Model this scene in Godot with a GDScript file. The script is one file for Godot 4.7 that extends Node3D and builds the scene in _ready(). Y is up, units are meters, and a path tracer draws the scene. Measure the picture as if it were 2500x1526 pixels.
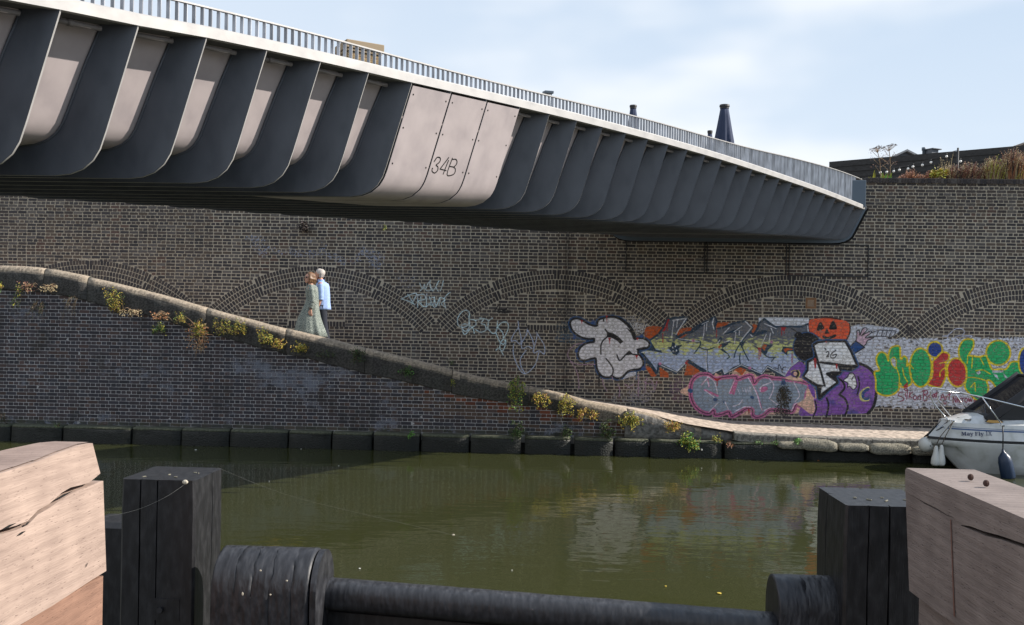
extends Node3D
# A canal towpath under a steel footbridge: brick wall with blind arches and graffiti, ramp, lock gate timbers.
const LENS := 2300.0                      # focal length in pixels of the 2500 x 1526 photograph
const EYE := Vector3(0, 2.95, 0)
const WALL_Z := -22.0
const RAMP_Z := -19.95
const SUN := Vector3(0.8364, 0.5446, -0.0614)   # towards the sun, all but parallel to the wall
var view := Basis.from_euler(Vector3(0.0, 0.046, 0.0175))
var rng := RandomNumberGenerator.new()
var used := {}
var M := {}
var n_low := FastNoiseLite.new()
var n_mid := FastNoiseLite.new()
var n_fine := FastNoiseLite.new()

# ---------------------------------------------------------------- measuring: a photograph pixel on a plane of the place
func sight(px: float, py: float) -> Vector3:
	return view * Vector3((px - 1250.0) / LENS, -(py - 763.0) / LENS, -1.0)
func uz(px: float, py: float, z: float) -> Vector3:
	var d := sight(px, py)
	return EYE + d * (z / d.z)
func uy(px: float, py: float, y: float) -> Vector3:
	var d := sight(px, py)
	return EYE + d * ((y - EYE.y) / d.y)
func up(px: float, py: float, p: Plane) -> Vector3:
	var hit = p.intersects_ray(EYE, sight(px, py))
	return hit

# ---------------------------------------------------------------- naming
func numbered(called: String) -> String:
	if not used.has(called):
		used[called] = 0
		return called
	used[called] += 1
	return "%s_%03d" % [called, used[called]]
func thing(called: String, label: String, category: String, at := Vector3.ZERO, group := "") -> Node3D:
	var o := Node3D.new()
	o.name = numbered(called)
	add_child(o, true)
	o.position = at
	tag(o, label, category, group)
	return o
func tag(o: Node, label: String, category: String, group := "") -> Node:
	o.set_meta("label", label)
	o.set_meta("category", category)
	if group != "":
		o.set_meta("group", group)
	return o
func put(called: String, mesh: Mesh, m: Material, parent: Node = self, xf := Transform3D()) -> MeshInstance3D:
	var o := MeshInstance3D.new()
	o.mesh = mesh
	o.material_override = m
	o.transform = xf
	o.name = numbered(called) if parent == self else piece(called, parent)
	parent.add_child(o, true)
	return o
func piece(called: String, parent: Node) -> String:
	var key := "n_" + called
	var n: int = parent.get_meta(key, -1) + 1
	parent.set_meta(key, n)
	return called if n == 0 else "%s_%03d" % [called, n]
func struct(called: String, mesh: Mesh, m: Material) -> MeshInstance3D:
	var o := put(called, mesh, m)
	o.set_meta("kind", "structure")
	return o
func many(called: String, mesh: Mesh, m: Material, at: Array, tint: Array, parent: Node) -> MultiMeshInstance3D:
	var mm := MultiMesh.new()
	mm.transform_format = MultiMesh.TRANSFORM_3D
	mm.use_colors = true
	mm.mesh = mesh
	mm.instance_count = at.size()
	for i in at.size():
		mm.set_instance_transform(i, at[i])
		mm.set_instance_color(i, tint[i])
	var o := MultiMeshInstance3D.new()
	o.multimesh = mm
	o.material_override = m
	o.name = piece(called, parent)
	o.set_meta("kind", "stuff")
	parent.add_child(o, true)
	return o

# ---------------------------------------------------------------- shapes
func begin(smooth := false) -> SurfaceTool:
	var st := SurfaceTool.new()
	st.begin(Mesh.PRIMITIVE_TRIANGLES)
	st.set_smooth_group(0 if smooth else -1)
	return st
func done(st: SurfaceTool) -> ArrayMesh:
	st.generate_normals()
	return st.commit()
func tri(st: SurfaceTool, a: Vector3, b: Vector3, c: Vector3) -> void:   # counter-clockwise from outside
	st.add_vertex(a); st.add_vertex(c); st.add_vertex(b)
func quad(st: SurfaceTool, a: Vector3, b: Vector3, c: Vector3, d: Vector3) -> void:
	tri(st, a, b, c); tri(st, a, c, d)
func box(st: SurfaceTool, xf: Transform3D, s: Vector3) -> void:
	bbox(st, xf, s, 0.0)
func bbox(st: SurfaceTool, xf: Transform3D, s: Vector3, r: float) -> void:   # a box with chamfered edges
	var h := s * 0.5
	var axes := [Vector3.RIGHT, Vector3.UP, Vector3.BACK]
	for a in 3:
		for sg in [-1.0, 1.0]:
			var n: Vector3 = axes[a] * sg
			var u: Vector3 = axes[(a + 1) % 3]
			var v: Vector3 = axes[(a + 2) % 3] * sg
			var c: Vector3 = n * h[a]
			var hu: Vector3 = u * (h[(a + 1) % 3] - r)
			var hv: Vector3 = v * (h[(a + 2) % 3] - r)
			quad(st, xf * (c - hu - hv), xf * (c + hu - hv), xf * (c + hu + hv), xf * (c - hu + hv))
	if r <= 0.0:
		return
	for a in 3:
		var w: int = (a + 1) % 3
		var t: int = (a + 2) % 3
		for sw in [-1.0, 1.0]:
			for sv in [-1.0, 1.0]:
				var p: Vector3 = axes[w] * sw * (h[w] - r) + axes[t] * sv * h[t]
				var q: Vector3 = axes[w] * sw * h[w] + axes[t] * sv * (h[t] - r)
				var e: Vector3 = axes[a] * (h[a] - r)
				_edge(st, xf, p, q, e)
	for sx in [-1.0, 1.0]:
		for sy in [-1.0, 1.0]:
			for sz in [-1.0, 1.0]:
				var k := Vector3(sx, sy, sz)
				var pa := Vector3(h.x, h.y - r, h.z - r) * k
				var pb := Vector3(h.x - r, h.y, h.z - r) * k
				var pc := Vector3(h.x - r, h.y - r, h.z) * k
				if sx * sy * sz > 0:
					tri(st, xf * pa, xf * pb, xf * pc)
				else:
					tri(st, xf * pa, xf * pc, xf * pb)
func _edge(st: SurfaceTool, xf: Transform3D, p: Vector3, q: Vector3, e: Vector3) -> void:
	var n := (q - p).cross(e)
	if n.dot(p + q) > 0:
		quad(st, xf * (p - e), xf * (q - e), xf * (q + e), xf * (p + e))
	else:
		quad(st, xf * (q - e), xf * (p - e), xf * (p + e), xf * (q + e))
func tube(st: SurfaceTool, pts: Array, radii, sides := 8, caps := true) -> void:
	var rings := []
	var ref := Vector3.UP
	for i in pts.size():
		var d: Vector3 = (pts[mini(i + 1, pts.size() - 1)] - pts[maxi(i - 1, 0)]).normalized()
		if absf(d.dot(ref)) > 0.95:
			ref = Vector3.RIGHT if absf(d.x) < 0.9 else Vector3.BACK
		var u := d.cross(ref).normalized()
		var v := u.cross(d)
		ref = v
		var r: float = radii[i] if radii is Array else radii
		var ring := []
		for k in sides:
			var a := TAU * k / sides
			ring.append(pts[i] + (u * cos(a) + v * sin(a)) * r)
		rings.append(ring)
	for i in pts.size() - 1:
		for k in sides:
			var l := (k + 1) % sides
			quad(st, rings[i][l], rings[i][k], rings[i + 1][k], rings[i + 1][l])
	if caps:
		for k in sides:
			var l := (k + 1) % sides
			tri(st, pts[0], rings[0][k], rings[0][l])
			tri(st, pts[-1], rings[-1][l], rings[-1][k])
func loft(st: SurfaceTool, rings: Array, cap_a := true, cap_b := true) -> void:   # rings of equal count, counter-clockwise seen from the end they run to
	for i in rings.size() - 1:
		var n: int = rings[i].size()
		for k in n:
			var l := (k + 1) % n
			quad(st, rings[i][k], rings[i][l], rings[i + 1][l], rings[i + 1][k])
	for e in [[cap_a, rings[0], true], [cap_b, rings[-1], false]]:
		if not e[0]:
			continue
		var c := Vector3.ZERO
		for p in e[1]:
			c += p
		c /= e[1].size()
		for k in e[1].size():
			var l: int = (k + 1) % e[1].size()
			if e[2]:
				tri(st, c, e[1][l], e[1][k])
			else:
				tri(st, c, e[1][k], e[1][l])
func plate(st: SurfaceTool, poly: PackedVector2Array, map: Callable, d0: float, d1: float) -> void:   # a flat outline given thickness; map(p, d) is its place
	if Geometry2D.is_polygon_clockwise(poly):
		poly = poly.duplicate()
		poly.reverse()
	var ids := Geometry2D.triangulate_polygon(poly)
	for i in range(0, ids.size(), 3):
		var a := poly[ids[i]]
		var b := poly[ids[i + 1]]
		var c := poly[ids[i + 2]]
		if (b - a).cross(c - a) < 0:
			var s := b
			b = c
			c = s
		tri(st, map.call(a, d1), map.call(b, d1), map.call(c, d1))
		tri(st, map.call(a, d0), map.call(c, d0), map.call(b, d0))
	for i in poly.size():
		var a := poly[i]
		var b := poly[(i + 1) % poly.size()]
		quad(st, map.call(a, d0), map.call(b, d0), map.call(b, d1), map.call(a, d1))
func flat_z(p: Vector2, d: float) -> Vector3:
	return Vector3(p.x, p.y, d)
func curve(pts: Array, steps := 6, closed := false) -> Array:   # a smooth line through points (2-D or 3-D)
	var out := []
	var n := pts.size()
	for i in (n if closed else n - 1):
		var p0 = pts[(i - 1 + n) % n] if closed else pts[maxi(i - 1, 0)]
		var p3 = pts[(i + 2) % n] if closed else pts[mini(i + 2, n - 1)]
		for k in steps:
			out.append(pts[i].cubic_interpolate(pts[(i + 1) % n], p0, p3, float(k) / steps))
	if not closed:
		out.append(pts[-1])
	return out
func ball(st: SurfaceTool, c: Vector3, r: Vector3, seg := 10, rows := 6) -> void:
	for j in rows:
		for k in seg:
			var q := []
			for e in [[j, k], [j, k + 1], [j + 1, k + 1], [j + 1, k]]:
				var a: float = PI * e[0] / rows
				var b: float = TAU * e[1] / seg
				q.append(c + Vector3(sin(a) * cos(b), cos(a), sin(a) * sin(b)) * r)
			if j > 0:
				tri(st, q[0], q[1], q[2])
			if j < rows - 1:
				tri(st, q[0], q[2], q[3])
func table(t: Array, x: float) -> float:   # [[x, y], ...] read off with smooth steps between
	if x <= t[0][0]:
		return t[0][1]
	for i in t.size() - 1:
		if x <= t[i + 1][0]:
			var p: float = t[maxi(i - 1, 0)][1]
			var q: float = t[mini(i + 2, t.size() - 1)][1]
			return cubic_interpolate_in_time(t[i][1], t[i + 1][1], p, q, (x - t[i][0]) / (t[i + 1][0] - t[i][0]), t[i + 1][0] - t[i][0], t[maxi(i - 1, 0)][0] - t[i][0] if i > 0 else -0.5, t[mini(i + 2, t.size() - 1)][0] - t[i][0] + (0.0 if i + 2 < t.size() else 0.5))
	return t[-1][1]

# ---------------------------------------------------------------- materials
func lin(r: float, g: float, b: float) -> Color:
	return Color(r, g, b).linear_to_srgb()
func noise(freq: float, kind := FastNoiseLite.TYPE_SIMPLEX_SMOOTH, octaves := 4, sd := 1) -> FastNoiseLite:
	var n := FastNoiseLite.new()
	n.noise_type = kind
	n.frequency = freq
	n.fractal_octaves = octaves
	n.seed = sd
	return n
func ramp(stops: Array) -> Gradient:   # [[offset, colour], ...]
	var g := Gradient.new()
	g.offsets = PackedFloat32Array(stops.map(func(s): return s[0]))
	g.colors = PackedColorArray(stops.map(func(s): return s[1]))
	return g
func cloudy(n: FastNoiseLite, size: int, g: Gradient) -> NoiseTexture2D:
	var t := NoiseTexture2D.new()
	t.width = size
	t.height = size
	t.seamless = true
	t.noise = n
	t.color_ramp = g
	return t
func mat(called: String, albedo: Color, rough := 0.8, metal := 0.0) -> StandardMaterial3D:
	var m := StandardMaterial3D.new()
	m.resource_name = called
	m.albedo_color = albedo
	m.roughness = rough
	m.metallic = metal
	M[called] = m
	return m
func grain(m: StandardMaterial3D, t: Texture2D, scale: Vector3, bump: Texture2D = null, deep := 0.0, world := false) -> StandardMaterial3D:
	m.albedo_texture = t
	m.uv1_triplanar = true
	m.uv1_world_triplanar = world
	m.uv1_scale = scale
	if bump:
		m.heightmap_enabled = true
		m.heightmap_texture = bump
		m.heightmap_scale = deep
	return m

func _ready() -> void:
	rng.seed = 34
	n_low = noise(0.35, FastNoiseLite.TYPE_SIMPLEX_SMOOTH, 3, 11)
	n_mid = noise(1.3, FastNoiseLite.TYPE_SIMPLEX_SMOOTH, 3, 12)
	n_fine = noise(9.0, FastNoiseLite.TYPE_SIMPLEX_SMOOTH, 2, 13)
	# camera, sky, sun, exposure
	var cam := Camera3D.new()
	cam.name = "camera"
	cam.transform = Transform3D(view, EYE)
	cam.fov = rad_to_deg(2.0 * atan(763.0 / LENS))
	cam.near = 0.05
	cam.far = 1500.0
	add_child(cam)
	var env := Environment.new()
	env.background_mode = Environment.BG_SKY
	env.sky = Sky.new()
	var pano := PanoramaSkyMaterial.new()
	pano.panorama = sky_picture()
	env.sky.sky_material = pano
	env.background_energy_multiplier = 1.0
	env.tonemap_mode = Environment.TONE_MAPPER_LINEAR
	env.tonemap_exposure = 1.5
	env.sdfgi_enabled = true
	env.ssao_enabled = true
	env.ssil_enabled = true
	var we := WorldEnvironment.new()
	we.name = "world"
	we.environment = env
	add_child(we)
	var sun := DirectionalLight3D.new()
	sun.name = "sun"
	sun.light_energy = 1.6
	sun.light_color = Color(1.0, 0.968, 0.925)
	sun.light_angular_distance = 0.5
	sun.shadow_enabled = true
	add_child(sun)
	sun.look_at_from_position(SUN * 50.0, Vector3.ZERO)
	make_materials()
	# the large structure
	ground_and_water()
	canal_wall()
	ramp_wall()
	footbridge()
	beyond_the_wall()
	# objects and small details
	walking_pair()
	motor_cruiser()
	lock_gate()
	wall_plants()
	terrace_plants()
	floating_bits()

func sky_picture() -> ImageTexture:
	var w := 1024
	var h := 512
	var im := Image.create(w, h, false, Image.FORMAT_RGBF)
	var big := noise(2.2, FastNoiseLite.TYPE_SIMPLEX_SMOOTH, 5, 5)
	var wisp := noise(1.6, FastNoiseLite.TYPE_SIMPLEX_SMOOTH, 5, 8)
	for y in h:
		var el := PI * (0.5 - (y + 0.5) / h)
		for x in w:
			var az := TAU * (x + 0.5) / w
			var d := Vector3(sin(az) * cos(el), sin(el), -cos(az) * cos(el))   # the middle column looks to +z
			d = Vector3(-d.x, d.y, -d.z)
			var up_ := maxf(d.y, 0.0)
			var c := Color(0.62, 0.685, 0.74).lerp(Color(0.20, 0.32, 0.50), clampf(pow(up_ * 1.25, 0.62), 0, 1))
			var towards := maxf(d.dot(SUN), 0.0)
			c = c.lerp(Color(0.74, 0.74, 0.74), 0.30 * pow(towards, 2.0) + 0.30 * clampf(0.6 + d.x * 0.8, 0, 1) * (1.0 - up_))
			var q := Vector3(d.x, d.y * 2.6, d.z)
			var cl := big.get_noise_3dv(q) * 0.75 + 0.35 * wisp.get_noise_3dv(Vector3(q.x * 0.6, q.y * 3.0, q.z * 0.6))
			var cover := smoothstep(-0.12, 0.42, cl + 0.22 * d.x + 0.05)
			c = c.lerp(Color(0.70, 0.715, 0.735), 0.8 * cover)
			if d.y < 0.0:
				c = Color(0.30, 0.31, 0.31)
			im.set_pixel(x, y, c)
	return ImageTexture.create_from_image(im)

func make_materials() -> void:
	var g_brick := cloudy(noise(0.02, FastNoiseLite.TYPE_SIMPLEX, 5, 3), 256, ramp([[0.0, Color(0.62, 0.62, 0.64)], [0.5, Color(0.92, 0.91, 0.9)], [1.0, Color(1, 1, 1)]]))
	var h_fine := cloudy(noise(0.05, FastNoiseLite.TYPE_SIMPLEX, 5, 4), 256, ramp([[0.0, Color.BLACK], [1.0, Color.WHITE]]))
	var g_stone := cloudy(noise(0.012, FastNoiseLite.TYPE_SIMPLEX, 6, 6), 512, ramp([[0.0, Color(0.55, 0.55, 0.55)], [0.45, Color(0.82, 0.81, 0.79)], [0.62, Color(0.93, 0.92, 0.9)], [1.0, Color(1, 1, 1)]]))
	M.h_fine = h_fine
	M.g_stone = g_stone
	# brickwork: instance colours, a fine grain and, laid over both brick and mortar in the wall's own metres, the paint
	var paint := paint_wall()
	for called in ["brick", "brick_mortar"]:
		var m := mat(called, Color.WHITE if called == "brick" else lin(0.46, 0.41, 0.325), 0.9)
		grain(m, g_brick, Vector3.ONE * 2.3, h_fine, 0.25, true)
		m.vertex_color_use_as_albedo = called == "brick"
		overlay(m, paint[0 if called == "brick" else 1], PAINT)
	for k in 8:
		var m: StandardMaterial3D = M.brick.duplicate()
		m.vertex_color_use_as_albedo = false
		m.albedo_color = brick_tones()[k].linear_to_srgb()
		m.resource_name = "brick_tone"
		M["brick%d" % k] = m
	var stain := stain_ramp_wall()
	var rb := mat("ramp_brick", Color.WHITE, 0.88)
	grain(rb, g_brick, Vector3.ONE * 2.1, h_fine, 0.3, true)
	rb.vertex_color_use_as_albedo = true
	overlay(rb, stain, STAIN)
	for k in 4:
		var m: StandardMaterial3D = rb.duplicate()
		m.vertex_color_use_as_albedo = false
		m.albedo_color = ramp_tones()[k].linear_to_srgb()
		M["ramp%d" % k] = m
	overlay(grain(mat("ramp_mortar", lin(0.46, 0.45, 0.45), 0.9), g_brick, Vector3.ONE * 1.7, h_fine, 0.3, true), stain, STAIN)
	grain(mat("coping", Color.WHITE, 0.92), g_stone, Vector3.ONE * 2.4, h_fine, 0.9, true).vertex_color_use_as_albedo = true
	grain(mat("kerb", lin(0.30, 0.285, 0.26), 0.92), g_stone, Vector3.ONE * 1.9, h_fine, 1.2, true)
	grain(mat("render_patch", lin(0.24, 0.235, 0.23), 0.95), g_stone, Vector3.ONE * 1.1, h_fine, 0.8, true)
	grain(mat("path", lin(0.62, 0.525, 0.455), 0.95), g_stone, Vector3.ONE * 0.9, h_fine, 0.4, true)
	grain(mat("wet_stone", lin(0.012, 0.0145, 0.011), 0.6), g_stone, Vector3.ONE * 1.7, h_fine, 1.0, true)
	grain(mat("ledge_top", lin(0.12, 0.13, 0.09), 0.9), g_stone, Vector3.ONE * 2.7, h_fine, 0.8, true)
	grain(mat("rough_stone", lin(0.37, 0.345, 0.28), 0.92), g_stone, Vector3.ONE * 3.1, h_fine, 2.0, true)
	grain(mat("ground", lin(0.16, 0.15, 0.135), 0.95), g_stone, Vector3.ONE * 0.5, null, 0, true)
	mat("dark_iron", lin(0.02, 0.02, 0.022), 0.6)
	mat("terracotta", lin(0.23, 0.12, 0.06), 0.85)
	mat("hole", lin(0.006, 0.006, 0.006), 1.0)
	# the bridge's steel
	var g_steel := cloudy(noise(0.008, FastNoiseLite.TYPE_SIMPLEX, 5, 21), 512, ramp([[0.0, Color(0.84, 0.84, 0.85)], [0.5, Color(0.95, 0.95, 0.95)], [1.0, Color(1, 1, 1)]]))
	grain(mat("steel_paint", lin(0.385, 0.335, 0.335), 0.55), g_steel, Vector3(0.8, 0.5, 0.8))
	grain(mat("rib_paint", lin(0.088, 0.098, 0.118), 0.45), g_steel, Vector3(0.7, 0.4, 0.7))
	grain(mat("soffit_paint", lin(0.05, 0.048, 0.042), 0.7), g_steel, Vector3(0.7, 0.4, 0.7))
	grain(mat("edge_steel", lin(0.42, 0.41, 0.40), 0.5, 0.1), g_steel, Vector3(0.9, 0.9, 0.9))
	grain(mat("baluster_steel", lin(0.66, 0.68, 0.73), 0.45, 0.08), cloudy(noise(0.02, FastNoiseLite.TYPE_SIMPLEX, 3, 22), 256, ramp([[0.0, Color(0.6, 0.6, 0.6)], [1.0, Color(1, 1, 1)]])), Vector3(1.7, 0.3, 1.7), null, 0, true)
	mat("conduit_paint", lin(0.15, 0.135, 0.13), 0.6)
	mat("deck", lin(0.12, 0.12, 0.12), 0.9)
	mat("pillar_paint", lin(0.085, 0.115, 0.15), 0.5)
	# water: turbid green body, mirror-like skin broken by ripples
	var w := mat("water", lin(0.038, 0.042, 0.015), 0.04)
	w.metallic_specular = 0.5
	var rip := NoiseTexture2D.new()
	rip.width = 512
	rip.height = 512
	rip.seamless = true
	rip.noise = noise(0.012, FastNoiseLite.TYPE_SIMPLEX_SMOOTH, 4, 41)
	rip.as_normal_map = true
	rip.bump_strength = 5.0
	w.normal_enabled = true
	w.normal_texture = rip
	w.normal_scale = 0.10
	w.uv1_triplanar = true
	w.uv1_world_triplanar = true
	w.uv1_scale = Vector3(0.16, 1.0, 0.42)
	# timber
	M.t_wood = wood_picture()
	M.t_wood_h = wood_picture(true)
	M.t_upright = wood_picture(true, true)
	grain(mat("weathered_top", lin(0.34, 0.30, 0.27), 0.9), M.t_wood, Vector3.ONE * 1.7, M.t_wood_h, 0.9)
	grain(mat("pale_timber", lin(0.48, 0.43, 0.375), 0.75), M.t_wood, Vector3.ONE * 1.1, M.t_wood_h, 0.5)
	grain(mat("worn_timber", lin(0.27, 0.262, 0.25), 0.85), M.t_wood, Vector3.ONE * 1.3, M.t_wood_h, 0.9)
	grain(mat("brown_timber", lin(0.33, 0.225, 0.165), 0.8), M.t_wood, Vector3.ONE * 1.2, M.t_wood_h, 0.6)
	var g_black := cloudy(noise(0.03, FastNoiseLite.TYPE_SIMPLEX, 5, 51), 512, ramp([[0.0, Color(0.45, 0.45, 0.48)], [0.6, Color(0.8, 0.8, 0.82)], [0.86, Color(1, 1, 1)], [1.0, Color(1.0, 0.98, 0.95)]]))
	grain(mat("black_timber", lin(0.021, 0.021, 0.023), 0.5), g_black, Vector3(1.6, 0.7, 1.6), M.t_upright, 0.5)
	grain(mat("black_log", lin(0.040, 0.041, 0.046), 0.5), g_black, Vector3(2.0, 0.8, 0.8), h_fine, 0.4)
	# leaves
	for l in [["leaf_lime", 0.34, 0.33, 0.04], ["leaf_green", 0.06, 0.12, 0.022], ["leaf_dark", 0.016, 0.032, 0.010], ["leaf_gold", 0.46, 0.30, 0.04], ["leaf_dry", 0.40, 0.18, 0.075], ["leaf_dead", 0.045, 0.035, 0.025], ["leaf_rust", 0.20, 0.075, 0.045], ["leaf_straw", 0.40, 0.31, 0.17], ["leaf_vivid", 0.11, 0.29, 0.045], ["leaf_plum", 0.035, 0.022, 0.025]]:
		var m := mat(l[0], Color.WHITE, 0.6)
		m.vertex_color_use_as_albedo = true
		m.backlight_enabled = true
		m.backlight = lin(l[1], l[2], l[3]) * 1.0
		m.backlight = Color(0.5, 0.5, 0.5)
		M[l[0] + "_c"] = Color(l[1], l[2], l[3])
	mat("stem", lin(0.13, 0.09, 0.05), 0.9)
	mat("dry_stem", lin(0.30, 0.2, 0.12), 0.9)

func overlay(m: StandardMaterial3D, t: Texture2D, r: Rect2) -> void:   # a picture laid on in the wall's metres: r is its place in x and y
	m.detail_enabled = true
	m.detail_albedo = t
	m.detail_uv_layer = BaseMaterial3D.DETAIL_UV_2
	m.detail_blend_mode = BaseMaterial3D.BLEND_MODE_MIX
	m.texture_repeat = false
	m.uv2_triplanar = true
	m.uv2_world_triplanar = true
	m.uv2_scale = Vector3(1.0 / r.size.x, 1.0 / r.size.y, 0.004)
	m.uv2_offset = Vector3(-r.position.x / r.size.x, -(r.position.y + r.size.y) / r.size.y, 0.5)

func wood_picture(height := false, upright := false) -> ImageTexture:   # grain that runs along u, with pores and dark checks
	var n := 512
	var im := Image.create(n, n, false, Image.FORMAT_RGB8)
	var a := noise(1.0, FastNoiseLite.TYPE_SIMPLEX_SMOOTH, 3, 61)
	var b := noise(1.0, FastNoiseLite.TYPE_SIMPLEX_SMOOTH, 2, 62)
	for y in n:
		for x in n:
			var t := TAU * x / n
			var wob := a.get_noise_3d(cos(t) * 0.35, sin(t) * 0.35, y * 0.012) * 4.0
			var rings := 0.5 + 0.5 * sin((y + wob) * TAU * 26.0 / n)
			var fib := b.get_noise_3d(cos(t) * 1.6, sin(t) * 1.6, y * 0.55) * 0.5 + 0.5
			var pore := smoothstep(0.70, 0.92, b.get_noise_3d(cos(t) * 4.5 + 9.0, sin(t) * 4.5, y * 0.42 + 50.0) * 0.5 + 0.5)
			var blot := a.get_noise_3d(cos(t) * 0.8 + 7.0, sin(t) * 0.8, y * 0.01)
			var v := 0.90 - 0.05 * rings - 0.13 * fib - 0.20 * pore + 0.10 * blot
			if height:
				im.set_pixel(x, y, Color.from_hsv(0, 0, clampf(v, 0, 1)))
			else:
				im.set_pixel(x, y, Color(clampf(v + 0.06, 0, 1), clampf(v * 0.985, 0, 1), clampf(v * 0.96, 0, 1)))
	if upright:
		im.rotate_90(CLOCKWISE)
	return ImageTexture.create_from_image(im)

const PAINT := Rect2(-8.2, 0.45, 19.8, 4.95)     # where the painted picture lies on the wall, metres
const STAIN := Rect2(-12.8, 0.3, 16.0, 3.8)
const ARCH := [[-16.6, 4.03], [-11.13, 4.03], [-5.62, 3.97], [0.02, 3.975], [5.43, 3.925], [10.81, 3.915], [16.3, 3.91]]
const ARCH_OUT := 3.83
const ARCH_IN := 3.35
const ARCH_END := 0.825
const NOTCH := Vector2(0.9, 7.06)
const RAMP_TOP := [[-20.0, 3.76], [-12.6, 3.77], [-11.55, 3.76], [-10.9, 3.70], [-10.25, 3.585], [-9.33, 3.395], [-8.41, 3.18], [-7.49, 2.935], [-6.58, 2.708], [-5.67, 2.49], [-4.85, 2.31], [-3.95, 2.10], [-2.96, 1.885], [-2.2, 1.705], [-1.36, 1.53], [-0.6, 1.395], [0.24, 1.225], [0.77, 1.09], [1.7, 0.93], [2.2, 0.82], [2.66, 0.71], [3.35, 0.61], [3.9, 0.535], [4.7, 0.505], [6.1, 0.475], [7.5, 0.46], [20.0, 0.46]]
const PATH_IN := [[-20.0, 3.38], [-12.6, 3.39], [-8.41, 2.79], [-4.85, 1.92], [-2.2, 1.42], [-0.6, 1.2], [0.5, 1.03], [1.475, 0.865], [2.64, 0.755], [3.4, 0.668], [4.3, 0.605], [5.2, 0.56], [6.7, 0.53], [8.8, 0.515], [20.0, 0.515]]

func brick_tones() -> Array:
	return [Color(0.066, 0.055, 0.052), Color(0.080, 0.064, 0.056), Color(0.052, 0.047, 0.049), Color(0.104, 0.080, 0.064), Color(0.096, 0.086, 0.082), Color(0.132, 0.118, 0.106), Color(0.104, 0.066, 0.054), Color(0.042, 0.038, 0.041)]
func ramp_tones() -> Array:
	return [Color(0.050, 0.042, 0.048), Color(0.064, 0.050, 0.054), Color(0.042, 0.040, 0.050), Color(0.085, 0.055, 0.050)]
func brick_tone(x: float, y: float) -> int:
	var k := rng.randf()
	var warm := n_low.get_noise_2d(x * 2.0, y * 2.0)
	if warm > 0.22 and k < 0.45:
		return 6 if k < 0.2 else 3
	if warm < -0.2 and k < 0.4:
		return 4 if k < 0.25 else 5
	return [0, 0, 1, 2, 7, 3, 4, 1, 2, 0][int(k * 9.99)]
func brick_mesh(l: float, sd: int, h := 0.061, d := 0.05) -> ArrayMesh:   # worn arrises, one corner knocked off a little
	var r := RandomNumberGenerator.new()
	r.seed = sd
	var st := begin()
	var c := 0.009
	var f := []
	var b := []
	for k in 12:
		var sx := 1.0 if (k + 1) % 12 < 6 else -1.0
		var q: Vector2 = [Vector2(l / 2, -h / 2 + c), Vector2(l / 2, h / 2 - c), Vector2(l / 2 - c * 0.4, h / 2 - c * 0.4), Vector2(l / 2 - c, h / 2), Vector2(-l / 2 + c, h / 2), Vector2(-l / 2 + c * 0.4, h / 2 - c * 0.4), Vector2(-l / 2, h / 2 - c), Vector2(-l / 2, -h / 2 + c), Vector2(-l / 2 + c * 0.4, -h / 2 + c * 0.4), Vector2(-l / 2 + c, -h / 2), Vector2(l / 2 - c, -h / 2), Vector2(l / 2 - c * 0.4, -h / 2 + c * 0.4)][k]
		q += Vector2(r.randf_range(-0.003, 0.003), r.randf_range(-0.0025, 0.0025))
		f.append(Vector3(q.x * (1.0 - 0.008 / l), q.y * 0.93, r.randf_range(-0.0015, 0.0015)))
		b.append(Vector3(q.x, q.y, -0.006))
	var e := []
	for v in b:
		e.append(Vector3(v.x, v.y, -d))
	loft(st, [e, b, f], false, true)
	return done(st)

func ground_and_water() -> void:
	var st := begin()
	quad(st, Vector3(-90, 0, 6), Vector3(90, 0, 6), Vector3(90, 0, -19.9), Vector3(-90, 0, -19.9))
	struct("canal_water", done(st), M.water)
	# the terrace above the wall, as one sheet out to the horizon
	st = begin()
	quad(st, Vector3(-700, 5.35, -22.4), Vector3(700, 5.35, -22.4), Vector3(700, 5.35, -900), Vector3(-700, 5.35, -900))
	struct("terrace_ground", done(st), M.ground)
	# the lockside that the camera stands on
	st = begin()
	bbox(st, Transform3D(Basis(), Vector3(0, 0.4, 38.0)), Vector3(160, 1.8, 80.0), 0.03)
	struct("lockside_ground", done(st), M.ground)
	# the towpath: a ramp that runs out level along the water, a paved strip with a darker gutter course by the wall
	st = begin()
	var xs := []
	var x := -20.0
	while x < 20.01:
		xs.append(x)
		x += 0.4
	for i in xs.size() - 1:
		var a := [Vector3(xs[i], minf(table(PATH_IN, xs[i]), table(RAMP_TOP, xs[i]) + 0.02), -22.02), Vector3(xs[i], path_edge(xs[i]), path_lip(xs[i]))]
		var b := [Vector3(xs[i + 1], minf(table(PATH_IN, xs[i + 1]), table(RAMP_TOP, xs[i + 1]) + 0.02), -22.02), Vector3(xs[i + 1], path_edge(xs[i + 1]), path_lip(xs[i + 1]))]
		for k in 6:
			var s := k / 6.0
			var t := (k + 1) / 6.0
			quad(st, a[1].lerp(a[0], s), b[1].lerp(b[0], s), b[1].lerp(b[0], t), a[1].lerp(a[0], t))
	struct("towpath", done(st), M.path)
func path_edge(x: float) -> float:
	return minf(table(RAMP_TOP, x) - 0.38 * (1.0 - smoothstep(-1.2, 1.6, x)), table(RAMP_TOP, x) - 0.0)
func path_lip(x: float) -> float:
	return lerpf(-20.24, -19.80, smoothstep(0.8, 3.2, x))

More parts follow.
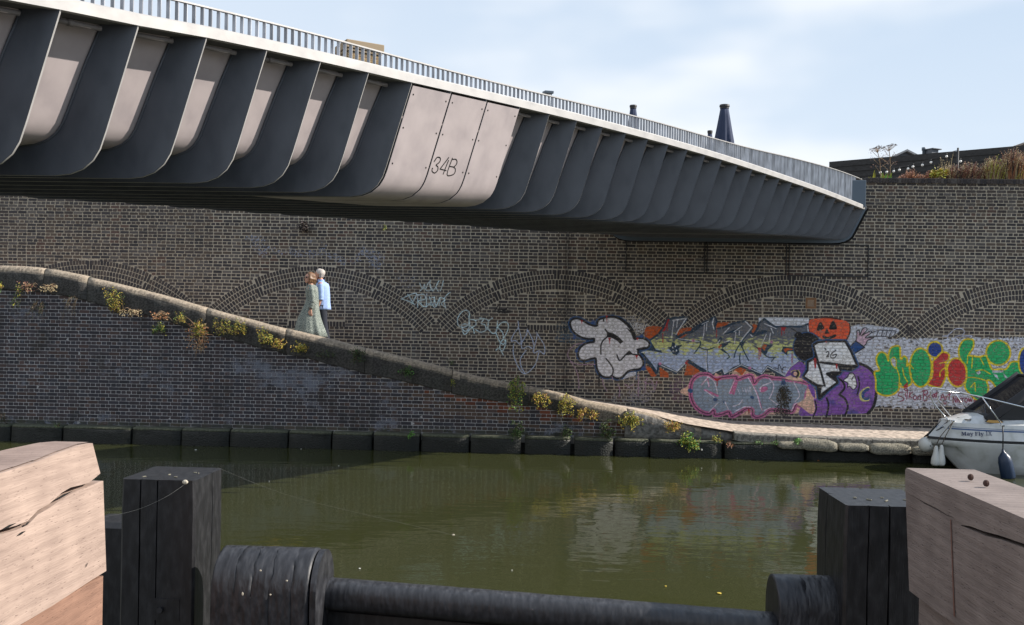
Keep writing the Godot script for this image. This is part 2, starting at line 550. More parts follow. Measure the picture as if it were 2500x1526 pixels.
func blocked(y: float, cuts: Array) -> void:   # where the arch rings and set-in pieces interrupt a course at height y
	for a in ARCH:
		var dy: float = y - (a[1] - ARCH_OUT)
		if dy <= 0.0 or dy >= ARCH_OUT:
			continue
		var o := sqrt(ARCH_OUT * ARCH_OUT - dy * dy)
		o = minf(o, dy * tan(ARCH_END))
		var i := sqrt(maxf(ARCH_IN * ARCH_IN - dy * dy, 0.0))
		if i >= o:
			continue
		if i == 0.0:
			cuts.append(Vector2(a[0] - o, a[0] + o))
		else:
			cuts.append(Vector2(a[0] - o, a[0] - i))
			cuts.append(Vector2(a[0] + i, a[0] + o))

func canal_wall() -> void:
	var wall := thing("canal_wall", "tall dark brick retaining wall with blind arches and painted graffiti along the towpath", "wall")
	# the body, whose face is the mortar
	for p in [["brick_mortar", PAINT], ["plain", Rect2(-20, -0.3, 11.8, 6.4)], ["plain", Rect2(11.6, -0.3, 8.4, 6.4)], ["plain", Rect2(-8.2, -0.3, 19.8, 0.75)], ["plain", Rect2(-8.2, 5.4, 9.1, 0.7)], ["plain", Rect2(7.06, 5.4, 4.54, 0.7)]]:
		var r: Rect2 = p[1]
		var st := begin()
		box(st, Transform3D(Basis(), Vector3(r.get_center().x, r.get_center().y, WALL_Z - 0.2545)), Vector3(r.size.x, r.size.y, 0.5))
		if p[0] == "plain" and not M.has("mortar_plain"):
			var m: StandardMaterial3D = M.brick_mortar.duplicate()
			m.detail_enabled = false
			m.texture_repeat = true
			M.mortar_plain = m
			m = M.brick.duplicate()
			m.detail_enabled = false
			M.brick_plain = m
		put("mortar_bed", done(st), M.brick_mortar if p[0] != "plain" else M.mortar_plain, wall)
	var long := [brick_mesh(0.214, 1, 0.0585), brick_mesh(0.214, 2, 0.0585), brick_mesh(0.214, 3, 0.0585)]
	var short := [brick_mesh(0.1005, 4, 0.0585), brick_mesh(0.1005, 5, 0.0585), brick_mesh(0.1005, 6, 0.0585)]
	var spots := []      # [mesh, transform, tone]
	var panels := [Rect2(uz(1527, 666, WALL_Z).x, 3.86, 0, 0)]
	var air := [uz(1967, 753, WALL_Z), uz(1993, 727, WALL_Z)]
	var y := 0.4875
	var row := 0
	while y < 6.06:
		var cuts := []
		blocked(y, cuts)
		if y > 5.36:
			cuts.append(NOTCH)
		if y > air[0].y - 0.03 and y < air[1].y + 0.03:
			cuts.append(Vector2(air[0].x - 0.004, air[1].x + 0.004))
		for a in ARCH:      # straight joints at the edges of the bricked-up openings, and a sill of blue bricks on end
			var sill: float = a[1] - 1.31
			if y < a[1] - ARCH_OUT + ARCH_IN and y > sill:
				for s in [-0.66, 0.66]:
					cuts.append(Vector2(a[0] + s - 0.006, a[0] + s + 0.006))
			if y > sill - 0.13 and y < sill + 0.02:
				cuts.append(Vector2(a[0] - 0.67, a[0] + 0.67))
		var head := row % 2 == 1
		var pitch := 0.1135 if head else 0.227
		var x := -20.0 + (0.0 if head else 0.057) + rng.randf_range(-0.012, 0.012)
		while x < 20.0:
			var w := pitch
			if head and rng.randf() < 0.04:
				w = 0.17
			var bits := [Vector2(x, x + w)]
			for c in cuts:
				var left := []
				for b in bits:
					if c.y <= b.x or c.x >= b.y:
						left.append(b)
						continue
					if c.x > b.x:
						left.append(Vector2(b.x, c.x + 0.004))
					if c.y < b.y:
						left.append(Vector2(c.y - 0.004, b.y))
				bits = left
			for b in bits:
				var l: float = b.y - b.x - 0.0155
				if l < 0.022:
					continue
				var pool: Array = long if l > 0.14 else short
				var full: float = 0.214 if l > 0.14 else 0.1005
				var cx: float = (b.x + b.y) / 2.0
				var basis := Basis.from_euler(Vector3(rng.randf_range(-0.02, 0.02), rng.randf_range(-0.012, 0.012), rng.randf_range(-0.012, 0.012) + (PI if rng.randf() < 0.5 else 0.0)))
				basis = basis.scaled_local(Vector3(l / full * rng.randf_range(0.97, 1.0), rng.randf_range(0.94, 1.03), 1.0))
				spots.append([pool[rng.randi() % 3], Transform3D(basis, Vector3(cx, y + rng.randf_range(-0.0025, 0.0025), WALL_Z + rng.randf_range(-0.002, 0.003))), brick_tone(cx, y), l])
			x += w
		y += 0.0752
		row += 1
	# the arches: four rings of brick ends, with bonding pairs through two rings
	for a in ARCH:
		for ring in 4:
			var r: float = ARCH_IN + 0.062 + ring * 0.1185
			var n := int(r * 2.0 * ARCH_END / 0.0748)
			for k in n:
				var t: float = -ARCH_END + (k + 0.5) * 2.0 * ARCH_END / n
				var lace := absf(absf(t) - 0.40) < 0.021 or absf(t) < 0.011
				var c := Vector2(a[0], a[1] - ARCH_OUT)
				var basis := Basis(Vector3.BACK, PI / 2 - t)
				if lace:
					if ring % 2 == 1:
						continue
					spots.append([long[k % 3], Transform3D(basis, Vector3(c.x + sin(t) * (r + 0.059), c.y + cos(t) * (r + 0.059), WALL_Z + 0.001)), 7, 0.1])
					continue
				basis = basis.rotated(Vector3.BACK, rng.randf_range(-0.03, 0.03)).scaled_local(Vector3(1.03, rng.randf_range(0.96, 1.0), 1))
				var p := Vector3(c.x + sin(t) * r, c.y + cos(t) * r, WALL_Z + 0.002 + rng.randf_range(-0.002, 0.003))
				spots.append([short[k % 3], Transform3D(basis, p), [7, 2, 0, 7, 2, 0, 1][rng.randi() % 7], 0.1])
		for k in 18:
			spots.append([short[k % 3], Transform3D(Basis(Vector3.BACK, PI / 2).scaled_local(Vector3(1.18, 1.0, 1)), Vector3(a[0] - 0.64 + k * 0.0753, a[1] - 1.366, WALL_Z + 0.002)), 2, 0.1])
	# the stretchers that stand nearest and in clear view are bricks of their own, the rest are laid together
	var seen := []
	for i in spots.size():
		var p: Vector3 = spots[i][1].origin
		if spots[i][3] > 0.19 and p.x > 7.25 and p.x < 11.1 and p.y > 2.7:
			seen.append([(p - EYE).length(), i])
	seen.sort()
	var single := {}
	for i in mini(300, seen.size()):
		single[seen[i][1]] = true
	var heap := {}
	for i in spots.size():
		var s: Array = spots[i]
		var painted: bool = PAINT.grow(-0.12).has_point(Vector2(s[1].origin.x, s[1].origin.y))
		var tones := brick_tones()
		if single.has(i):
			var m: StandardMaterial3D = M["brick%d" % s[2]]
			if not painted:
				if not M.has("plain%d" % s[2]):
					var d: StandardMaterial3D = m.duplicate()
					d.detail_enabled = false
					d.texture_repeat = true
					M["plain%d" % s[2]] = d
				m = M["plain%d" % s[2]]
			put("brick", s[0], m, wall, s[1])
			continue
		var key := [s[0], painted]
		if not heap.has(key):
			heap[key] = [[], []]
		heap[key][0].append(s[1])
		var v := rng.randf_range(0.86, 1.16)
		heap[key][1].append(Color(tones[s[2]].r * v, tones[s[2]].g * v, tones[s[2]].b * v))
	for key in heap:
		many("brick_courses", key[0], M.brick if key[1] else M.brick_plain, heap[key][0], heap[key][1], wall)
	# coping of bricks on edge
	var cap := brick_mesh(0.118, 9, 0.066, 0.3)
	var cx := 7.10
	while cx < 20.0:
		var o := put("coping_brick", cap, M["plain%d" % [0, 2, 7, 0, 4][rng.randi() % 5]] if M.has("plain0") and M.has("plain4") and M.has("plain7") and M.has("plain2") else M.mortar_plain, wall, Transform3D(Basis(Vector3.BACK, PI / 2), Vector3(cx, 6.128 + rng.randf_range(-0.003, 0.003), WALL_Z + 0.032 + rng.randf_range(-0.003, 0.003)))) if cx < 11.9 else null
		cx += 0.0735
	var st2 := begin()
	box(st2, Transform3D(Basis(), Vector3(13.53, 6.122, WALL_Z - 0.15)), Vector3(12.9, 0.10, 0.34))
	box(st2, Transform3D(Basis(), Vector3(-9.55, 6.122, WALL_Z - 0.15)), Vector3(20.9, 0.10, 0.34))
	put("coping_bed", done(st2), M.mortar_plain, wall)
	# three brick-faced access panels in iron frames under the bridge end
	var f := [[1527, 590, 1722, 665], [1725, 594, 1921, 669], [1925, 598, 2121, 674]]
	for q in f:
		var lo := uz(q[0], q[3] , WALL_Z)
		var hi := uz(q[2], q[1] , WALL_Z)
		lo.y = minf(lo.y, uz(q[2], q[3], WALL_Z).y)
		var holder := Node3D.new()
		holder.name = piece("access_panel", wall)
		wall.add_child(holder, true)
		var st := begin()
		for e in [[lo.x, hi.x, lo.y, lo.y + 0.022], [lo.x, hi.x, hi.y - 0.022, hi.y], [lo.x, lo.x + 0.018, lo.y + 0.022, hi.y - 0.022], [hi.x - 0.018, hi.x, lo.y + 0.022, hi.y - 0.022]]:
			bbox(st, Transform3D(Basis(), Vector3((e[0] + e[1]) / 2, (e[2] + e[3]) / 2, WALL_Z + 0.008)), Vector3(e[1] - e[0], e[3] - e[2], 0.03), 0.003)
		put("frame", done(st), M.dark_iron, holder)
		st = begin()
		tube(st, [Vector3(hi.x - 0.06, (lo.y + hi.y) / 2, WALL_Z), Vector3(hi.x - 0.06, (lo.y + hi.y) / 2, WALL_Z + 0.018)], 0.018, 8)
		put("lock", done(st), M.dark_iron, holder)
	# a terracotta air brick under the fourth arch
	var ab := Node3D.new()
	ab.name = piece("air_brick", wall)
	wall.add_child(ab, true)
	var s0 := begin()
	var cc: Vector3 = (air[0] + air[1]) / 2.0
	var w2: float = air[1].x - air[0].x
	var h2: float = air[1].y - air[0].y
	for e in [[0.0, h2 / 2 - 0.025, w2, 0.05], [0.0, -h2 / 2 + 0.025, w2, 0.05], [-w2 / 2 + 0.022, 0.0, 0.044, h2 - 0.1], [w2 / 2 - 0.022, 0.0, 0.044, h2 - 0.1]]:
		bbox(s0, Transform3D(Basis(), Vector3(cc.x + e[0], cc.y + e[1], WALL_Z - 0.005)), Vector3(e[2], e[3], 0.04), 0.004)
	for k in 5:
		var o := -0.5 + (k + 1) / 6.0
		box(s0, Transform3D(Basis(), Vector3(cc.x + o * (w2 - 0.088), cc.y, WALL_Z - 0.012)), Vector3(0.010, h2 - 0.1, 0.02))
		box(s0, Transform3D(Basis(), Vector3(cc.x, cc.y + o * (h2 - 0.1), WALL_Z - 0.014)), Vector3(w2 - 0.088, 0.010, 0.02))
	put("grid", done(s0), M.terracotta, ab)
	s0 = begin()
	box(s0, Transform3D(Basis(), Vector3(cc.x, cc.y, WALL_Z - 0.036)), Vector3(w2, h2, 0.02))
	put("back", done(s0), M.hole, ab)

func ramp_face(x: float) -> float:   # underside of the coping
	return table(RAMP_TOP, x) - lerpf(0.52, 0.34, smoothstep(-4.0, 1.5, x))
func ramp_wall() -> void:
	var wall := thing("ramp_wall", "dark purple brick wall holding up the sloping towpath above the water, sooty with white bloom", "wall")
	var st := begin()
	var x := -20.0
	while x < 3.0:      # mortar body in slices that follow the slope
		var a := Vector3(x, 0.2, RAMP_Z - 0.004)
		var b := Vector3(x + 0.5, 0.2, RAMP_Z - 0.004)
		quad(st, a, b, Vector3(b.x, maxf(ramp_face(b.x), 0.4), b.z), Vector3(a.x, maxf(ramp_face(a.x), 0.4), a.z))
		x += 0.5
	var plain: StandardMaterial3D = M.ramp_mortar.duplicate()
	plain.detail_enabled = false
	plain.texture_repeat = true
	put("mortar_bed", done(st), M.ramp_mortar, wall)
	var long := [brick_mesh(0.221, 11, 0.066), brick_mesh(0.221, 12, 0.066), brick_mesh(0.221, 13, 0.066)]
	var short := [brick_mesh(0.106, 14, 0.066), brick_mesh(0.106, 15, 0.066), brick_mesh(0.106, 16, 0.066)]
	var spots := []
	var y := 0.40
	var row := 0
	while y < 3.4:
		var head := row % 2 == 1
		x = -14.0 + (0.0 if head else 0.057)
		while x < 2.7:
			var w := 0.1135 if head else 0.2275
			var cx := x + w / 2
			if y + 0.02 < ramp_face(cx) + 0.03:
				var red := smoothstep(0.55, 0.0, absf((y - (1.02 - (cx - 0.2) * 0.16)) / 0.9)) * smoothstep(-2.9, -1.2, cx) * smoothstep(1.9, 1.5, cx)
				var tone: Color = ramp_tones()[[0, 0, 1, 2, 2, 1, 3][rng.randi() % 7]]
				var v := rng.randf_range(0.75, 1.25)
				tone = Color(tone.r * v, tone.g * v, tone.b * v)
				if rng.randf() < red * 0.9 and y > 0.62:
					tone = Color(0.20, 0.062, 0.032) * rng.randf_range(0.6, 1.2)
				elif cx > -4.6 and y > ramp_face(cx) - 0.5 and rng.randf() < 0.6:
					tone = Color(0.095, 0.062, 0.048) * v
				var basis := Basis.from_euler(Vector3(rng.randf_range(-0.02, 0.02), rng.randf_range(-0.01, 0.01), rng.randf_range(-0.006, 0.006) + (PI if rng.randf() < 0.5 else 0.0)))
				spots.append([(short if head else long)[rng.randi() % 3], Transform3D(basis, Vector3(cx, y, RAMP_Z + rng.randf_range(-0.003, 0.004))), tone, not head])
			x += w
		y += 0.0752
		row += 1
	var seen := []
	for i in spots.size():
		var p: Vector3 = spots[i][1].origin
		if spots[i][3] and p.x < -3.0 and p.x > -12.4 and p.y > 0.5:
			seen.append([(p - EYE).length(), i])
	seen.sort()
	var single := {}
	for i in mini(300, seen.size()):
		single[seen[i][1]] = true
	var heap := {}
	for i in spots.size():
		var s: Array = spots[i]
		if single.has(i):
			put("brick", s[0], M["ramp%d" % (i % 3)], wall, s[1])
			continue
		if not heap.has(s[0]):
			heap[s[0]] = [[], []]
		heap[s[0]][0].append(s[1])
		heap[s[0]][1].append(s[2])
	for key in heap:
		many("brick_courses", key, M.ramp_brick, heap[key][0], heap[key][1], wall)
	# coping: long stones with a rounded top, following the slope; open joints between
	var joints := [-20.0, -16.5, -14.0]
	for px in [[113, 660], [218, 680], [507, 755], [700, 805], [893, 858], [1105, 900], [1292, 942]]:
		joints.append(uz(px[0], px[1], -20.0).x)
	joints.append_array([1.55, 3.1])
	for j in joints.size() - 1:
		var a: float = joints[j] + 0.006
		var b: float = joints[j + 1] - 0.006
		var rings := []
		var n := maxi(4, int((b - a) / 0.16))
		var sink := rng.randf_range(-0.012, 0.012)
		for i in n + 1:
			var cx := lerpf(a, b, float(i) / n)
			var t := table(RAMP_TOP, cx) + sink + 0.006 * n_mid.get_noise_1d(cx * 5.0)
			var low := smoothstep(0.8, 3.0, cx)
			var h := lerpf(0.52, 0.34, smoothstep(-4.0, 1.5, cx))
			var fz := RAMP_Z + lerpf(0.04, 0.10, low) + 0.012 * n_mid.get_noise_1d(cx * 3.0 + 40.0)
			var bot := t - h + 0.03 * n_mid.get_noise_1d(cx * 2.0 + 90.0)
			var prof := [[fz - 0.30, bot - 0.002], [fz - 0.01, bot - 0.001], [fz - 0.002, bot + 0.004], [fz, bot + 0.03], [fz + 0.002, (bot + t) / 2.0], [fz + 0.002, t - 0.155], [fz, t - 0.145], [fz - 0.006, t - 0.11], [fz - 0.03, t - 0.05], [fz - 0.075, t - 0.012], [fz - 0.14, t], [fz - 0.22, t + 0.003], [fz - 0.29, t - 0.012], [fz - 0.32, t - 0.06], [fz - 0.32, bot]]
			var ring := []
			for p in prof:
				var bump := 0.006 * n_fine.get_noise_3d(cx * 1.3, p[0] * 9.0, p[1] * 6.0) * (1.0 + 1.6 * smoothstep(0.0, 2.0, cx))
				ring.append(Vector3(cx, p[1] + bump, p[0] + bump))
			rings.append(ring)
		for r in rings:
			r.reverse()
		var s2 := begin(true)
		for e in rings.size() - 1:      # sooty face, paler worn top
			var m: int = rings[e].size()
			for q in m:
				var l := (q + 1) % m
				var mid: Vector3 = (rings[e][q] + rings[e + 1][l]) / 2.0
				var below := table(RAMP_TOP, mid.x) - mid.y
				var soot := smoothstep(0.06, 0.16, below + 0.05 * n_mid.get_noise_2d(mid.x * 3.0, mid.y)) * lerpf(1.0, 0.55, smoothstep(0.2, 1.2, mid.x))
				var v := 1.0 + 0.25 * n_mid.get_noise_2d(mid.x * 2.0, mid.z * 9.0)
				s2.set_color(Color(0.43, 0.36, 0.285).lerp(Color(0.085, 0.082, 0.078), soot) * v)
				quad(s2, rings[e][q], rings[e][l], rings[e + 1][l], rings[e + 1][q])
		for e in [0, rings.size() - 1]:
			s2.set_color(Color(0.07, 0.068, 0.06))
			loft(s2, [rings[e], rings[e]], e == 0, e > 0)
		put("coping_stone", done(s2), M.coping, wall)
	# a rendered patch where the wall runs out towards the landing
	var s3 := begin(true)
	var rp := []
	for i in 15:
		var cx := 1.5 + i * 0.16
		var t := table(RAMP_TOP, cx) - 0.05
		var ring := []
		for p in [[-19.86, 0.33], [-19.85, 0.45], [-19.865 + 0.01 * n_mid.get_noise_1d(cx * 6.0), lerpf(0.45, t, 0.6)], [-19.88, t - 0.01], [-19.95, t + 0.015], [-20.2, t + 0.02], [-20.2, 0.33]]:
			ring.append(Vector3(cx, p[1] + 0.01 * n_fine.get_noise_2d(cx, p[1]), p[0]))
		ring.reverse()
		rp.append(ring)
	loft(s3, rp)
	put("rendered_patch", done(s3), M.render_patch, wall)
	# the landing: a kerb face of stones, and loose slabs under its edge
	var kerb := thing("landing_edge", "worn concrete kerb stones edging the level towpath beside the boat", "kerb")
	x = 3.75
	var k := 0
	while x < 20.0:
		var l := rng.randf_range(0.75, 1.15)
		var s4 := begin()
		var rings := []
		for i in 7:
			var cx := x + (l - 0.012) * i / 6.0
			var t := table(RAMP_TOP, cx) + 0.004
			var e := 0.014 * n_fine.get_noise_1d(cx * 4.0)
			var ring := [Vector3(cx, t - 0.17 + e, -19.70 + e), Vector3(cx, t - 0.035, -19.695 + e), Vector3(cx, t - 0.012, -19.70 + e), Vector3(cx, t + e * 0.3, -19.715 + e), Vector3(cx, t + 0.004, -19.76), Vector3(cx, t + 0.004, -19.98), Vector3(cx, t - 0.17, -19.98)]
			ring.reverse()
			rings.append(ring)
		loft(s4, rings)
		put("kerb_stone", done(s4), M.kerb, kerb)
		x += l
		k += 1
	var slabs := thing("edge_slabs", "rough broken stone slabs jutting out under the landing kerb just above the water", "stones")
	for q in [[1902, 1082, 1972, 1096], [1950, 1073, 2048, 1097], [2050, 1086, 2125, 1102], [2127, 1087, 2228, 1110], [2231, 1095, 2300, 1112], [2302, 1096, 2390, 1114], [2393, 1098, 2500, 1118]]:
		var lo := uz(q[0], q[3], -19.5)
		var hi := uz(q[2], q[1], -19.5)
		var s5 := begin(true)
		var rings := []
		var w := hi.x - lo.x - 0.02
		for i in 9:
			var f := i / 8.0
			var cx := lo.x + w * f
			var tip := 1.0 - 0.35 * pow(absf(f * 2 - 1), 6.0)
			var drop := (0.05 * f if q[0] == 1950 else 0.0)
			var ring := []
			for p in [[0.0, 0.0], [0.01, 0.3], [0.0, 0.75], [-0.03, 1.0], [-0.15, 1.04], [-0.3, 1.0], [-0.3, 0.0]]:
				var bump := 0.02 * n_fine.get_noise_3d(cx * 0.9, p[0] * 4.0, p[1] * 2.0 + q[0])
				ring.append(Vector3(cx, lo.y + (hi.y - lo.y) * (0.5 + (p[1] - 0.5) * tip) + bump - drop, -19.52 + p[0] + bump))
			ring.reverse()
			rings.append(ring)
		loft(s5, rings)
		put("slab", done(s5), M.rough_stone, slabs)
	# the waterside ledge: dark wet blocks with open joints, moss along the top
	var ledge := thing("waterside_ledge", "low wet black ledge of stone blocks along the waterline under the ramp wall", "ledge")
	var js := [-20.0, -18.2, -16.4, -14.6, -13.0]
	for px in [20, 147, 317, 438, 556, 700, 806, 908, 1025, 1146, 1274, 1400, 1500, 1587, 1766, 1972]:
		js.append(uz(px, 1075, -19.6).x)
	js.append_array([7.4, 9.0, 10.6, 12.4, 14.4, 16.4, 18.2, 20.0])
	for i in js.size() - 1:
		var gap := rng.randf_range(0.016, 0.03) + (0.035 if i in [15, 19] else 0.0)
		var a: float = js[i] + gap
		var b: float = js[i + 1] - gap
		var out := rng.randf_range(-0.025, 0.025)
		for layer in 2:
			var s6 := begin(true)
			var rings := []
			var m := maxi(3, int((b - a) / 0.2))
			for e in m + 1:
				var cx := lerpf(a, b, float(e) / m)
				var fz := -19.66 + out + 0.02 * n_mid.get_noise_1d(cx * 2.0) - 0.03 * pow(absf(2.0 * e / m - 1.0), 8.0)
				var ty := 0.355 + 0.012 * n_mid.get_noise_1d(cx * 4.0 + 7.0)
				var prof := [[fz - 0.02, -0.4], [fz + 0.01, 0.02], [fz, 0.2], [fz - 0.004, ty - 0.07], [fz - 0.008, ty - 0.055], [fz - 0.02, ty - 0.05], [fz - 0.33, ty - 0.05], [fz - 0.33, -0.4]] if layer == 0 else [[fz - 0.012, ty - 0.05], [fz - 0.016, ty - 0.02], [fz - 0.04, ty], [fz - 0.33, ty + 0.01], [fz - 0.33, ty - 0.049]]
				if (a + b) / 2.0 > 5.6 and layer == 0:
					prof = [[fz - 0.12, -0.4], [fz - 0.1, 0.02], [fz - 0.09, 0.13], [fz - 0.11, 0.24], [fz - 0.4, 0.24], [fz - 0.4, -0.4]]
				if (a + b) / 2.0 > 5.6 and layer == 1:
					prof = [[-19.95, 0.2], [-19.95, 0.21], [-19.96, 0.22], [-20.05, 0.22], [-20.05, 0.2]]
				var ring := []
				for p in prof:
					ring.append(Vector3(cx, p[1] + 0.010 * n_fine.get_noise_2d(cx * 2.0, p[1] * 9.0), p[0] + 0.012 * n_fine.get_noise_2d(cx * 2.0, p[1] * 9.0 + 30.0)))
				ring.reverse()
				rings.append(ring)
			loft(s6, rings)
			put("block" if layer == 0 else "mossy_top", done(s6), M.wet_stone if layer == 0 else M.ledge_top, ledge)
	var back := begin()
	box(back, Transform3D(Basis(), Vector3(0, -0.1, -20.08)), Vector3(40, 0.7, 0.12))
	put("backing", done(back), M.wet_stone, ledge)
func cx_mid(a: float, b: float) -> float:
	return (a + b) / 2.0

func stain_ramp_wall() -> ImageTexture:   # lime bloom, damp and soot that have a shape of their own on the brick
	var w := 1024
	var h := 256
	var im := Image.create(w, h, false, Image.FORMAT_RGBA8)
	var a := noise(0.8, FastNoiseLite.TYPE_SIMPLEX_SMOOTH, 5, 71)
	var b := noise(5.0, FastNoiseLite.TYPE_SIMPLEX_SMOOTH, 4, 72)
	for j in h:
		var y := STAIN.position.y + STAIN.size.y * (1.0 - (j + 0.5) / h)
		for i in w:
			var x := STAIN.position.x + STAIN.size.x * (i + 0.5) / w
			var bloom := a.get_noise_2d(x, y * 1.3) + 0.55 * b.get_noise_2d(x * 0.7, y)
			bloom += 0.55 * exp(-pow((x + 5.3) / 2.4, 2.0) - pow((y - 1.45) / 0.6, 2.0)) + 0.22 * exp(-pow((y - 0.42) / 0.16, 2.0)) + 0.35 * exp(-pow((x + 11.3) / 0.7, 2.0) - pow((y - 2.7) / 0.12, 2.0))
			bloom -= 0.35 * smoothstep(0.4, 1.6, x)
			bloom += 0.5 * b.get_noise_2d(x * 3.5, y * 5.0)
			var al := smoothstep(0.35, 1.15, bloom) * 0.75
			var c := Color(0.50, 0.52, 0.57)
			var damp := smoothstep(0.25, 0.6, a.get_noise_2d(x * 0.9 + 60.0, y * 0.5 + 20.0)) * 0.5
			if damp > al:
				al = damp
				c = Color(0.16, 0.14, 0.10)
			var moss := exp(-pow((y - 0.40) / 0.07, 2.0)) * (0.35 + 0.4 * b.get_noise_2d(x * 1.5, 3.0))
			if moss > al:
				al = clampf(moss, 0, 0.7)
				c = Color(0.30, 0.32, 0.22)
			im.set_pixel(i, j, Color(c.r, c.g, c.b, al))
	return ImageTexture.create_from_image(im)

const BRIDGE_TOP := [[0.0, 5.119], [2.0, 5.212], [4.0, 5.283], [6.0, 5.337], [8.0, 5.393], [10.0, 5.445], [12.0, 5.486], [15.0, 5.530], [18.0, 5.554], [22.0, 5.549], [26.0, 5.522], [30.0, 5.455], [31.0, 5.44]]
const RAIL_UP := [[-16.0, 0.33], [2.0, 0.31], [4.9, 0.302], [7.6, 0.282], [10.8, 0.293], [14.2, 0.345], [19.5, 0.415], [25.0, 0.605], [29.5, 0.75], [31.0, 0.77]]
const BRIDGE_DEEP := [[-20.0, 1.19], [0.0, 1.19], [10.0, 1.205], [14.0, 1.19], [18.0, 1.11], [22.0, 1.01], [24.0, 0.955], [27.0, 0.82], [30.0, 0.71], [32.0, 0.66]]
const BRIDGE_WIDE := 5.9
func bt(i: float) -> float:
	if i < 0.0:
		return 5.119 + 0.048 * i - 0.0006 * i * i
	return table(BRIDGE_TOP, i)
func br(i: float, x: float, y: float) -> Vector3:   # station i along the bridge; x inward from the lit edge (negative), y below the flange
	return Vector3(-3.665 + 0.355 * i + x, bt(i) + (y if y > 0.0 else y * deep(i)), -(6.755 + 0.5032 * i))
func deep(i: float) -> float:   # the section grows shallower towards the wall
	return table(BRIDGE_DEEP, i) / 1.2
func rib_outline(grow := 0.0) -> PackedVector2Array:
	var half := [Vector2(0, 0), Vector2(-0.245, -0.84)]
	var arc := [Vector2(-0.245, -0.84), Vector2(-0.292, -0.985), Vector2(-0.345, -1.075), Vector2(-0.425, -1.145), Vector2(-0.525, -1.185), Vector2(-0.65, -1.20)]
	var out := PackedVector2Array()
	out.append(half[0])
	for p in arc:
		out.append(p)
	for k in arc.size():
		var p: Vector2 = arc[arc.size() - 1 - k]
		out.append(Vector2(-BRIDGE_WIDE - p.x, p.y))
	out.append(Vector2(-BRIDGE_WIDE, 0))
	if grow != 0.0:
		var g := Geometry2D.offset_polygon(out, grow, Geometry2D.JOIN_MITER)
		return g[0]
	return out
func bay_profile() -> Array:   # box side between ribs, from the flange down and round to the flat underside
	return [Vector2(-0.30, -0.004), Vector2(-0.42, -0.30), Vector2(-0.565, -0.70), Vector2(-0.60, -0.79), Vector2(-0.645, -0.86), Vector2(-0.71, -0.915), Vector2(-0.80, -0.95), Vector2(-0.92, -0.965)]

